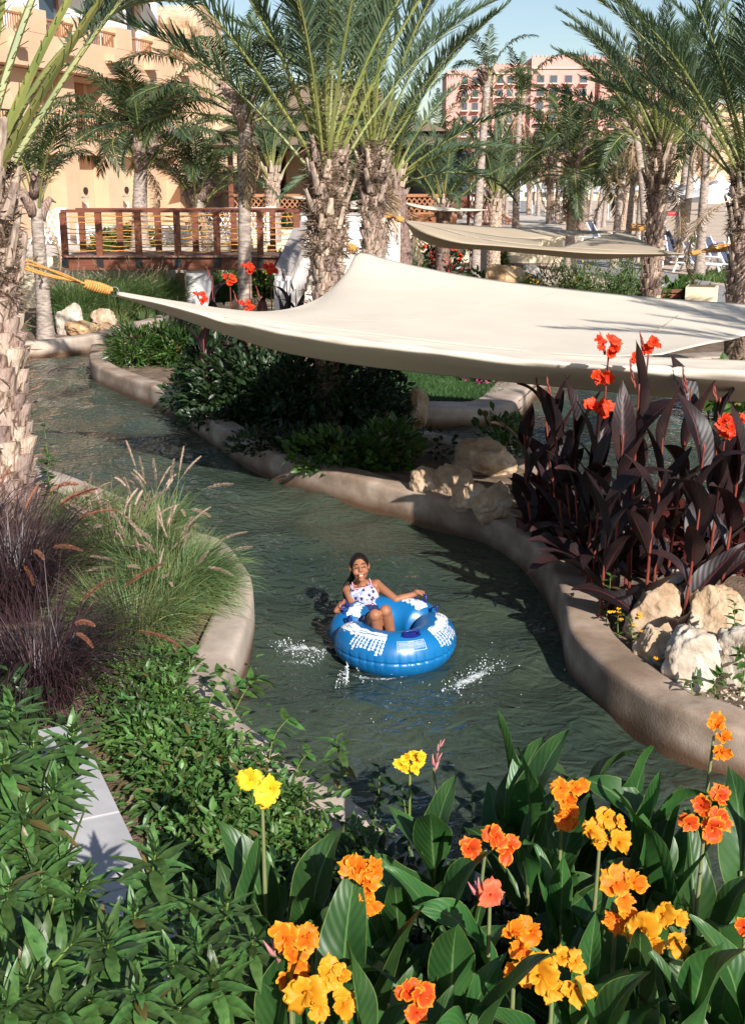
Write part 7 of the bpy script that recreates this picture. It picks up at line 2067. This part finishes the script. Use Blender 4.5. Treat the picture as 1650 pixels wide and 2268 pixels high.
def wave_print(sgn, d_in, d_out, p_lo, p_hi, seed, fringe=True):
    g = random.Random(seed)
    dashes = [(g.random(), 0.42 + 0.56 * g.random(), g.uniform(0.03, 0.08), g.uniform(0.010, 0.02), g.uniform(-.25, .25)) for _ in range(17)]
    nf = 9
    fr_ = [(0.03 + 0.058 * k + g.uniform(-.006, .006), g.uniform(0.02, 0.22) + 0.012 * k) for k in range(nf)]
    def mask(u, v, i, j):                        # u from the inner end outwards round the ring, v from low to high
        top = 0.96 - 0.03 * math.sin(u * 23 + seed) - 0.10 * (1 - u)
        low = 0.60 + 0.02 * math.sin(u * 37 + seed) + 0.015 * math.sin(u * 71) - 0.10 * u * (u > 0.5)
        if low < v < top and 0.015 < u < 0.985:
            for (du, dv, l, t, sl) in dashes:
                x, y = u - du, v - dv
                if abs(x) < l and abs(y - sl * x) < t: return False
            return True
        if fringe and v <= low + 0.04:
            for (fu, fl) in fr_:
                w_ = 0.016 * (1 + 0.35 * math.sin(v * 60 + fu * 90))
                if abs(u - fu - 0.10 * (low - v)) < w_ and v > fl and (math.sin(v * 40 + fu * 300) > -0.93): return True
        return False
    a, b = sgn * d_in, sgn * d_out
    patch('wave_print', mask, a, b, p_lo, p_hi, 230, 130, M['print'])
wave_print(-1, 0.42, 1.62, R(8), R(92), 1); wave_print(1, 0.42, 1.62, R(8), R(92), 2)
wave_print(-1, 2.55, 1.90, R(35), R(120), 3, False); wave_print(1, 2.55, 1.90, R(35), R(120), 4, False)
def label_mask(u, v, i, j):
    if u < 0.012 or u > 0.988 or v < 0.03 or v > 0.97: return True
    if v > 0.86: return 0.40 < u < 0.60 and 0.89 < v < 0.955 and (i * 7 % 5) > 0
    row = (v - 0.08) / 0.78 * 8
    k = int(row)
    if row < 0 or k >= 8 or (row - k) < 0.55: return False
    if u < 0.05 or u > (0.95 if k else 0.55): return False
    return (math.sin(i * 1.7 + k * 5.1) + math.sin(i * 0.61 + k * 2.3)) > -0.35
patch('warning_label', label_mask, -0.26, 0.20, R(29), R(55), 150, 60, M['print'])
def handle(d, ph, name='handle', half=0.055, hgt=0.045):
    th = FR + d
    c = ring_pt(th, ph, 0.0); n = (ring_pt(th, ph, 0.05) - c).normalized()
    t = (ring_pt(th + 0.02, ph) - ring_pt(th - 0.02, ph)).normalized()
    s = n.cross(t)
    mb = MB()
    P = [c - t * half + n * 0.0, c - t * half + n * hgt * 0.75, c - t * half * 0.72 + n * hgt, c + t * half * 0.72 + n * hgt, c + t * half + n * hgt * 0.75, c + t * half]
    mb.tube(smooth_path(P, 4), 0.0085, n=8)
    h_ = mb.build(name, M['vinyl_d'], tube, smooth=True)
    mb = MB(); vs = []; K = 20
    for lay in (0.004, 0.0035):
        for k in range(K):
            a = 2 * PI * k / K
            dd, pp_ = math.cos(a) * (half + 0.03) / 0.42, math.sin(a) * 0.028 / 0.17
            vs.append(ring_pt(th + dd, ph + pp_, lay if lay == 0.004 else 0.0))
    mb.add(vs, [tuple(range(K))] + [(k, k + K, (k + 1) % K + K, (k + 1) % K) for k in range(K)])
    mb.build('handle_base', M['vinyl_d'], tube)
    return TUBE_C + c + n * hgt, t
handle(0.02, R(72))
handle(R(-92), R(82)); handle(R(92), R(82))
HL, HLt = handle(R(-124), R(72)); HR_, HRt = handle(R(128), R(70))

# ------------------------------------------------------------------ the girl riding in it
M['skin'] = mat('tanned_skin', (0.25, 0.10, 0.050), (0.31, 0.135, 0.072), rough=0.52, ns=12, nd=3, spec=0.3)
M['skin'].node_tree.nodes['Principled BSDF'].inputs['Subsurface Weight'].default_value = 0.08
M['skin'].node_tree.nodes['Principled BSDF'].inputs['Subsurface Radius'].default_value = (0.01, 0.004, 0.002)
M['hair'] = mat('black_hair', (0.005, 0.003, 0.003), (0.012, 0.007, 0.005), rough=0.5, ns=50, nd=2, stretch=(6, 6, 1), spec=0.25)
M['navy'] = mat('navy_cloth', (0.012, 0.016, 0.060), (0.018, 0.022, 0.075), rough=0.55, ns=20)
M['teeth'] = mat('teeth', (0.62, 0.59, 0.54), rough=0.25)
M['mouth'] = mat('mouth_inside', (0.05, 0.008, 0.008), rough=0.5)
M['lip'] = mat('lips', (0.42, 0.12, 0.09), rough=0.4)
M['piping'] = mat('pink_piping', (0.70, 0.36, 0.46), rough=0.7)
def floral():
    m = mat('floral_cloth', (0.44, 0.43, 0.52), (0.24, 0.28, 0.42), rough=0.7, ns=16, nd=3)
    t = m.node_tree; N, L = t.nodes, t.links; b = N['Principled BSDF']
    tc = N.new('ShaderNodeTexCoord')
    src = b.inputs['Base Color'].links[0].from_socket
    def spots(scale, thr, col, src, loc):
        mp = N.new('ShaderNodeMapping'); mp.inputs['Location'].default_value = loc; L.new(tc.outputs['Object'], mp.inputs['Vector'])
        nz = N.new('ShaderNodeTexNoise'); nz.inputs['Scale'].default_value = 85; nz.inputs['Detail'].default_value = 1; L.new(mp.outputs[0], nz.inputs['Vector'])
        vo = N.new('ShaderNodeTexVoronoi'); vo.inputs['Scale'].default_value = scale; vo.inputs['Randomness'].default_value = 0.8; L.new(mp.outputs[0], vo.inputs['Vector'])
        ad = N.new('ShaderNodeMath'); ad.operation = 'MULTIPLY_ADD'; ad.inputs[1].default_value = 0.45; L.new(nz.outputs['Fac'], ad.inputs[0]); L.new(vo.outputs['Distance'], ad.inputs[2])
        lt = N.new('ShaderNodeMath'); lt.operation = 'LESS_THAN'; lt.inputs[1].default_value = thr; L.new(ad.outputs[0], lt.inputs[0])
        mx = N.new('ShaderNodeMix'); mx.data_type = 'RGBA'; L.new(lt.outputs[0], mx.inputs['Factor']); L.new(src, mx.inputs['A']); mx.inputs['B'].default_value = (*col, 1)
        return mx.outputs['Result']
    s1 = spots(26, 0.60, (0.62, 0.52, 0.58), src, (3, 1, 2))
    s2 = spots(24, 0.575, (0.022, 0.028, 0.085), s1, (0, 0, 0))
    L.new(s2, b.inputs['Base Color'])
    return m
M['floral'] = floral()
def cpt(cx, cy, t): return at(650 + cx * 0.2864, 1181.6 + cy * 0.2864, t)
gO = cpt(600, 740, 9.1)
def gl_(cx, cy, t): return cpt(cx, cy, t) - gO
def capsule(bm_list, a, b, ra, rb, n=14, sq=1.0, sdir=None):
    """tapered capsule as points of one closed tube"""
    a, b = Vector(a), Vector(b); d = b - a; L = d.length
    dn = d.normalized() if L > 1e-6 else Vector((0, 0, 1))
    pts, rad = [], []
    for k in range(5): an = PI / 2 * (1 - k / 5); pts.append(a - dn * ra * math.sin(an)); rad.append(max(1e-4, ra * math.cos(an)))
    for k in range(5): f = k / 4; pts.append(a + d * f); rad.append(ra + (rb - ra) * f)
    for k in range(1, 6): an = PI / 2 * k / 5; pts.append(b + dn * rb * math.sin(an)); rad.append(max(1e-4, rb * math.cos(an)))
    bm_list.tube(pts, rad, n=n)
def remeshed(mb, name, vox, smooth_it, m, parent, keep=None, fac=0.5, thick=0.0):
    me = mb.mesh(name + '_src', m, smooth=True)
    o = bpy.data.objects.new(name, me); COL.objects.link(o)
    md = o.modifiers.new('remesh', 'REMESH'); md.mode = 'VOXEL'; md.voxel_size = vox; md.use_smooth_shade = True
    ms = o.modifiers.new('smooth', 'SMOOTH'); ms.factor = fac; ms.iterations = smooth_it
    dg = bpy.context.evaluated_depsgraph_get()
    me2 = bpy.data.meshes.new_from_object(o.evaluated_get(dg))
    bpy.data.objects.remove(o); bpy.data.meshes.remove(me)
    me2.name = name
    if keep:
        bm = bmesh.new(); bm.from_mesh(me2)
        bmesh.ops.delete(bm, geom=[f for f in bm.faces if not keep(f.calc_center_median())], context='FACES')
        bm.to_mesh(me2); bm.free()
    me2.materials.clear(); me2.materials.append(m)
    me2.polygons.foreach_set('use_smooth', [True] * len(me2.polygons))
    ob = inst(name, me2, parent)
    if thick:
        sd = ob.modifiers.new('cloth', 'SOLIDIFY'); sd.thickness = thick; sd.offset = 0
    return ob
girl = empty('person', gO, 0, 'laughing girl in a floral swim top and navy shorts lying back in the blue ring', 'person')
hipR, hipL = gl_(558, 748, 9.1), gl_(645, 742, 9.1)
hip = (hipR + hipL) / 2
neck = gl_(525, 392, 9.38)
ax = (neck - hip).normalized()
shR, shL = gl_(418, 440, 9.34), gl_(642, 392, 9.36)
lat = (shL - shR).normalized()
fwd = lat.cross(ax).normalized()
if fwd.y > 0: fwd = -fwd
chest = hip + (neck - hip) * 0.72
waist = hip + (neck - hip) * 0.38
elR, haR = gl_(468, 585, 9.19), gl_(330, 598, 9.07)
elL, wrL = gl_(795, 512, 9.25), gl_(945, 468, 9.30)
knR, knL = gl_(630, 632, 8.76), gl_(712, 598, 8.78)
anR, anL = gl_(672, 900, 8.93), gl_(772, 870, 8.95)
hd = gl_(511, 258, 9.27)
def torso_caps(mb, e=0.0):
    capsule(mb, hip - lat * 0.045, hip + lat * 0.045, 0.082 + e, 0.082 + e)
    capsule(mb, hip, waist, 0.092 + e, 0.080 + e)
    capsule(mb, waist - lat * 0.02, waist + lat * 0.02, 0.075 + e, 0.075 + e)
    capsule(mb, waist, chest, 0.080 + e, 0.084 + e)
    capsule(mb, chest - lat * 0.048 + ax * 0.01, chest + lat * 0.048 + ax * 0.01, 0.074 + e, 0.074 + e)
mb = MB()
torso_caps(mb)
capsule(mb, chest + ax * 0.045 - lat * 0.07, chest + ax * 0.045 + lat * 0.07, 0.050, 0.050)
capsule(mb, shR, chest - lat * 0.05 + ax * 0.05, 0.041, 0.05); capsule(mb, shL, chest + lat * 0.05 + ax * 0.05, 0.041, 0.05)
capsule(mb, neck - ax * 0.03, hd - Vector((0, -0.02, 0.05)), 0.040, 0.036)
capsule(mb, shR, neck + ax * 0.012, 0.032, 0.034); capsule(mb, shL, neck + ax * 0.012, 0.032, 0.034)
for sh, el, wr in ((shR, elR, haR), (shL, elL, wrL)):
    capsule(mb, sh, el, 0.038, 0.028); capsule(mb, el, el.lerp(wr, 0.3), 0.029, 0.031); capsule(mb, el.lerp(wr, 0.3), wr, 0.031, 0.020)
for hp, kn, an in ((hipR, knR, anR), (hipL, knL, anL)):
    capsule(mb, hp, kn, 0.074, 0.047); capsule(mb, kn, kn, 0.047, 0.047)
    capsule(mb, kn, kn.lerp(an, 0.32) + Vector((0, 0.012, 0)), 0.043, 0.045); capsule(mb, kn.lerp(an, 0.32) + Vector((0, 0.012, 0)), an, 0.045, 0.028)
    capsule(mb, an, an + Vector((0, -0.11, -0.035)), 0.030, 0.022)
# head (its own frame: x to the right, -y forward, z up)
hrot = Matrix.Rotation(R(-6), 3, 'Y') @ Matrix.Rotation(R(6), 3, 'Z') @ Matrix.Rotation(R(-10), 3, 'X')
HS = 0.97
def H(x, y, z): return hd + hrot @ (Vector((x, y, z)) * HS)
def hball(x, y, z, r): mb.ball(H(x, y, z), Vector(r) * HS if hasattr(r, '__len__') else r * HS, 16, 12, rot=hrot)
hball(0, 0.014, 0.018, (0.074, 0.088, 0.090)); hball(0, -0.018, -0.050, (0.058, 0.058, 0.058))
hball(0, -0.045, 0.0, (0.062, 0.04, 0.065))
for s in (-1, 1):
    hball(s * 0.036, -0.058, -0.030, 0.028); hball(s * 0.076, 0.012, -0.004, (0.010, 0.02, 0.030)); hball(s * 0.030, -0.074, 0.030, (0.024, 0.012, 0.009))
    hball(s * 0.012, -0.094, -0.022, 0.0075)
hball(0, -0.064, -0.094, (0.026, 0.020, 0.018))
capsule(mb, H(0, -0.080, 0.022), H(0, -0.097, -0.016), 0.0075, 0.0115)
hball(0, -0.080, -0.046, (0.030, 0.010, 0.010)); hball(0, -0.077, -0.076, (0.024, 0.010, 0.008))
# hands closing on the handles
def hand(wr, grip, gt, up, flip):
    d = (grip - wr).normalized(); gt = gt.normalized()
    side = gt if gt.dot(lat) * flip > 0 else -gt
    pc = grip - d * 0.028 + up * 0.016
    capsule(mb, wr, pc, 0.020, 0.022)
    capsule(mb, pc - side * 0.018, pc + side * 0.018, 0.0165, 0.0165)
    for k, (o, l) in enumerate(((-0.026, 0.9), (-0.009, 1.0), (0.008, 0.95), (0.025, 0.78))):
        a = pc + side * o + d * 0.010 + up * 0.004
        b = a + (d * 0.85 + up * 0.25).normalized() * 0.026 * l
        c = b + (d * 0.25 - up * 0.95).normalized() * 0.022 * l
        e_ = c + (-d * 0.8 - up * 0.5).normalized() * 0.016 * l
        capsule(mb, a, b, 0.0078, 0.0074, 8); capsule(mb, b, c, 0.0074, 0.0068, 8); capsule(mb, c, e_, 0.0068, 0.006, 8)
    a = pc - side * 0.022 - d * 0.012
    b = a - side * 0.016 + d * 0.016 - up * 0.012; c = b + d * 0.018 - up * 0.012 + side * 0.006
    capsule(mb, a, b, 0.0095, 0.0085, 8); capsule(mb, b, c, 0.0085, 0.007, 8)
up = Vector((0, -0.25, 1)).normalized()
hand(haR, HL - gO, HLt, up, 1)
hand(wrL, HR_ - gO, HRt, up, -1)
body = remeshed(mb, 'body', 0.0042, 4, M['skin'], girl)
# swim top and shorts, cut from a slightly larger torso
def tc_(p):
    q = p - hip; a = q.dot(ax) / (neck - hip).length
    return a, q.dot(lat), q.dot(fwd)
mb = MB(); torso_caps(mb, 0.006)
capsule(mb, chest + ax * 0.045 - lat * 0.07, chest + ax * 0.045 + lat * 0.07, 0.056, 0.056)
capsule(mb, shR, chest - lat * 0.05 + ax * 0.05, 0.046, 0.055); capsule(mb, shL, chest + lat * 0.05 + ax * 0.05, 0.046, 0.055)
def keep_top(p):
    a, u, f = tc_(p)
    if a < 0.30: return False
    u2 = abs(u)
    top = 0.80 + 9.0 * u2 * u2 if u2 < 0.07 else 0.845
    if u2 > 0.088: top = 0.845 - (u2 - 0.088) * 5.5
    if 0.058 < u2 < 0.078 and f > -0.02: top = 1.08
    return a < top
remeshed(mb, 'swim_top', 0.0045, 4, M['floral'], girl, keep_top, thick=0.003)
mb = MB(); torso_caps(mb, 0.0105)
for hp, kn in ((hipR, knR), (hipL, knL)): capsule(mb, hp, hp.lerp(kn, 0.80), 0.082, 0.062)
capsule(mb, hip - lat * 0.05 + fwd * 0.03, hip + lat * 0.05 + fwd * 0.03, 0.092, 0.092)
def keep_sh(p):
    a, u, f = tc_(p)
    if a > 0.40: return False
    for hp, kn in ((hipR, knR), (hipL, knL)):
        if (p - hp).dot((kn - hp).normalized()) > (kn - hp).length * 0.76 : return False
    return True
remeshed(mb, 'shorts', 0.0055, 4, M['navy'], girl, keep_sh, thick=0.003)
def surf_tube(pts, r, name, m):
    mb = MB(); mb.tube(smooth_path(pts, 6), r, n=6); return mb.build(name, m, girl, smooth=True)
mb = MB(); torso_caps(mb, 0.001)
capsule(mb, chest + ax * 0.045 - lat * 0.07, chest + ax * 0.045 + lat * 0.07, 0.051, 0.051)
capsule(mb, shR, chest - lat * 0.05 + ax * 0.05, 0.042, 0.05); capsule(mb, shL, chest + lat * 0.05 + ax * 0.05, 0.042, 0.05)
capsule(mb, shR, neck + ax * 0.012, 0.033, 0.035); capsule(mb, shL, neck + ax * 0.012, 0.033, 0.035)
tmp = remeshed(mb, 'torso_form', 0.005, 4, M['skin'], girl)
bvb = BVHTree.FromPolygons([v.co.copy() for v in tmp.data.vertices], [tuple(p.vertices) for p in tmp.data.polygons])
bpy.data.objects.remove(tmp)
NL = (neck - hip).length
def snap(a_, u_, f_, lift):
    p, n, i, dd = bvb.find_nearest(hip + ax * (a_ * NL) + lat * u_ + fwd * f_)
    return p + n * lift
for s in (-1, 1):
    P = [snap(a_, s * u_, f_, 0.006) for a_, u_, f_ in ((0.74, 0.066, 0.12), (0.82, 0.067, 0.11), (0.90, 0.069, 0.09), (0.98, 0.071, 0.07), (1.04, 0.072, 0.04), (1.06, 0.072, 0.0), (1.02, 0.070, -0.05), (0.92, 0.066, -0.09))]
    surf_tube(P, 0.0052, 'strap', M['piping'])
surf_tube([snap(0.82 + 9 * u_ * u_, u_, 0.16, 0.008) for u_ in (-0.066, -0.05, -0.03, 0, 0.03, 0.05, 0.066)], 0.0042, 'neck_piping', M['piping'])
surf_tube([snap(0.405, u_, 0.16, 0.012) for u_ in (-0.085, -0.06, -0.03, 0, 0.03, 0.06, 0.085)], 0.0035, 'hem_piping', M['piping'])
# face
for s in (-1, 1):
    surf_tube([H(s * 0.014, -0.088, 0.004), H(s * 0.028, -0.0895, 0.009), H(s * 0.043, -0.080, 0.003)], 0.0032, 'eyelid', M['hair'])
    surf_tube([H(s * 0.013, -0.089, 0.030), H(s * 0.030, -0.089, 0.037), H(s * 0.048, -0.076, 0.030)], 0.0035, 'eyebrow', M['hair'])
mb = MB(); vs = []
for k in range(13):
    x = -0.022 + 0.044 * k / 12; c = (x / 0.034) ** 2
    for z in (-0.0075, 0.0045): vs.append(H(x, -0.0880 + 0.014 * c, -0.0565 + z * (1 - 0.35 * c) + 0.008 * c))
mb.add(vs, [(2 * k, 2 * k + 2, 2 * k + 3, 2 * k + 1) for k in range(12)]); mb.build('teeth', M['teeth'], girl, smooth=True)
mb = MB(); mb.ball(H(0, -0.0790, -0.057), (0.029, 0.008, 0.0125), 16, 10, rot=hrot); mb.build('mouth', M['mouth'], girl, smooth=True)
mb = MB(); L_ = []
for k in range(20):
    a = 2 * PI * k / 20; x = 0.031 * math.cos(a); z = 0.011 * math.sin(a) * (1 if math.sin(a) < 0 else 0.55)
    L_.append(H(x, -0.0885 + 0.018 * (x / 0.031) ** 2, -0.058 + z + 0.009 * (x / 0.031) ** 2))
L_.append(L_[0]); mb.tube(L_, 0.0034, n=6); mb.build('lips', M['lip'], girl, smooth=True)
# hair drawn back, with a tail over the shoulder
bm = bmesh.new(); bmesh.ops.create_icosphere(bm, subdivisions=5, radius=1)
for v in bm.verts:
    x, y, z = v.co
    k = 1 + 0.012 * math.sin(22 * math.atan2(x, z + 0.3))
    v.co = Vector((x * 0.0785 * k, y * 0.094 * k + 0.016, z * 0.0955 * k + 0.020))
bmesh.ops.delete(bm, geom=[f for f in bm.faces if (lambda c: c.y < 0.0 and (c.x / 0.060) ** 2 + ((c.z + 0.012) / 0.088) ** 2 < 1 or c.y < 0.022 and c.z < 0.004 or c.z < -0.055)(f.calc_center_median())], context='FACES')
for v in bm.verts: v.co = H(*v.co)
me = bpy.data.meshes.new('hair'); bm.to_mesh(me); bm.free(); me.materials.append(M['hair']); me.polygons.foreach_set('use_smooth', [True] * len(me.polygons))
ho = inst('hair', me, girl); sd = ho.modifiers.new('thickness', 'SOLIDIFY'); sd.thickness = 0.006; sd.offset = -1
mb = MB()
for k in range(5):
    o = Vector((0.012 * math.cos(k * 1.26), 0.012 * math.sin(k * 1.26), 0))
    P = [H(-0.03, 0.09, -0.01) + o, gl_(455, 335, 9.42) + o * 0.8, gl_(412, 395, 9.40) + o, gl_(396, 455, 9.37) + o * 0.8, gl_(398, 510, 9.35) + o * 0.3]
    mb.tube(smooth_path(P, 6), [0.020 - 0.015 * (i / 24) ** 1.3 for i in range(25)], n=7)
mb.build('ponytail', M['hair'], girl, smooth=True)

# ------------------------------------------------------------------ splashes round the ring
def foam_mat(name, thr, alpha, scale):
    m = bpy.data.materials.new(name); m.use_nodes = True
    t = m.node_tree; N, L = t.nodes, t.links; b = N['Principled BSDF']
    b.inputs['Base Color'].default_value = (0.72, 0.77, 0.78, 1); b.inputs['Roughness'].default_value = 0.12; b.inputs['Specular IOR Level'].default_value = 0.6
    tr = N.new('ShaderNodeBsdfTransparent'); mx = N.new('ShaderNodeMixShader')
    if thr is None: mx.inputs[0].default_value = alpha
    else:
        tc = N.new('ShaderNodeTexCoord')
        n1 = N.new('ShaderNodeTexNoise'); n1.inputs['Scale'].default_value = scale; n1.inputs['Detail'].default_value = 8; n1.inputs['Roughness'].default_value = 0.75; n1.inputs['Distortion'].default_value = 1.2
        L.new(tc.outputs['Object'], n1.inputs['Vector'])
        a = N.new('ShaderNodeAttribute'); a.attribute_name = 'st'; sp = N.new('ShaderNodeSeparateXYZ'); L.new(a.outputs['Vector'], sp.inputs[0])
        ad = N.new('ShaderNodeMath'); ad.operation = 'ADD'; L.new(n1.outputs['Fac'], ad.inputs[0]); L.new(sp.outputs[0], ad.inputs[1])
        mr = N.new('ShaderNodeMapRange'); mr.inputs['From Min'].default_value = thr; mr.inputs['From Max'].default_value = thr + 0.16; mr.inputs['To Max'].default_value = alpha
        L.new(ad.outputs[0], mr.inputs['Value']); L.new(mr.outputs[0], mx.inputs[0])
    L.new(tr.outputs[0], mx.inputs[1]); L.new(b.outputs[0], mx.inputs[2]); L.new(mx.outputs[0], N['Material Output'].inputs['Surface'])
    return m
M['foam'] = foam_mat('white_water', None, 0.62, 1)
M['foamf'] = foam_mat('foam_film', 0.80, 0.6, 30)
def droplets(name, pts, r0, r1, seed):
    g = np.random.default_rng(seed); n = len(pts)
    bm = bmesh.new(); bmesh.ops.create_icosphere(bm, subdivisions=1, radius=1)
    tv = [tuple(v.co) for v in bm.verts]; tf = [[v.index for v in f.verts] for f in bm.faces]; bm.free()
    sc = r0 + (r1 - r0) * g.random(n) ** 2.5
    m3 = dirs_to_mats(g.normal(0, 1, (n, 3)), g.random(n) * 6, sc * (0.8 + 0.8 * g.random(n)), sc)
    me = np_mesh(name, [(*scatter(tv, tf, m3, np.asarray(pts), g.random(n)), 0)], M['foam'], smooth=True)
    tag(inst(name, me), kind='stuff')
def foam_sheet(ctrl, wd, hgt, seed, thr_gain=0.5):
    """a thin ragged sheet of thrown water following a line on the river; st.x raises the cover towards its middle"""
    g = random.Random(seed)
    C = smooth_path([on(x, y, 0.0) for x, y in ctrl], 10)
    vs, fs, uv = [], [], []
    nv = 13
    for i, p in enumerate(C):
        u = i / (len(C) - 1)
        t = (C[min(i + 1, len(C) - 1)] - C[max(i - 1, 0)]).normalized(); nn = Vector((-t.y, t.x, 0))
        env = math.sin(PI * min(0.97, max(0.03, u))) ** 0.5
        for j in range(nv):
            y = 2 * j / (nv - 1) - 1
            q = p + nn * y * wd * env + Vector((0, 0, 0.012 + hgt * env * max(0, 1 - y * y) * (0.7 + 0.3 * math.sin(u * 30 + y * 4)) + g.uniform(-.002, .002)))
            vs.append(q); uv.append((thr_gain * env * (1 - y * y) ** 0.6, 0))
    for i in range(len(C) - 1):
        for j in range(nv - 1):
            a = i * nv + j; fs.append((a, a + 1, a + nv + 1, a + nv))
    mb = MB(); mb.add(vs, fs, uv=uv)
    tag(mb.build('foam', M['foamf'], smooth=True), kind='stuff')
foam_sheet([(722, 1456), (690, 1446), (655, 1444), (618, 1450)], 0.055, 0.045, 1, 0.50)
foam_sheet([(722, 1470), (690, 1472), (650, 1468), (600, 1480)], 0.07, 0.008, 2, 0.36)
foam_sheet([(985, 1538), (1020, 1520), (1060, 1500), (1110, 1468)], 0.06, 0.02, 3, 0.47)
foam_sheet([(760, 1492), (800, 1504), (860, 1508), (930, 1494)], 0.03, 0.008, 4, 0.40)
foam_sheet([(880, 1560), (950, 1550), (1010, 1525), (1060, 1490)], 0.08, 0.004, 5, 0.28)
g = np.random.default_rng(8)
P = []
for k in range(420):                                  # spray flung out to the left
    f = g.random() ** 0.8; a = on(722 - 108 * f, 1452 - 6 * f + 14 * math.sin(f * 5), 0.0)
    P.append((a.x + g.normal(0, 0.03 + 0.03 * f), a.y + g.normal(0, 0.06), 0.012 + abs(g.normal(0, 0.04)) * (1 - 0.5 * f)))
for k in range(10):                                   # strands falling under the front of the ring
    x0 = g.normal(772, 7); y0 = g.normal(1490, 5)
    for q in range(26):
        a = on(x0 + g.normal(0, 1.2) + (x0 - 772) * q * 0.03, y0 + q * 1.2, 0.0); P.append((a.x, a.y, 0.02 + 0.05 * (1 - q / 26) * g.random()))
for k in range(260):                                  # broken crest on the right
    f = g.random(); a = on(985 + 125 * f, 1535 - 68 * f, 0.0)
    P.append((a.x + g.normal(0, 0.05), a.y + g.normal(0, 0.06 + 0.04 * f), 0.008 + abs(g.normal(0, 0.014))))
for k in range(70):
    a = on(g.uniform(560, 1250), g.uniform(1380, 1620), 0.0); P.append((a.x, a.y, 0.012))
droplets('splash', P, 0.0012, 0.0055, 1)
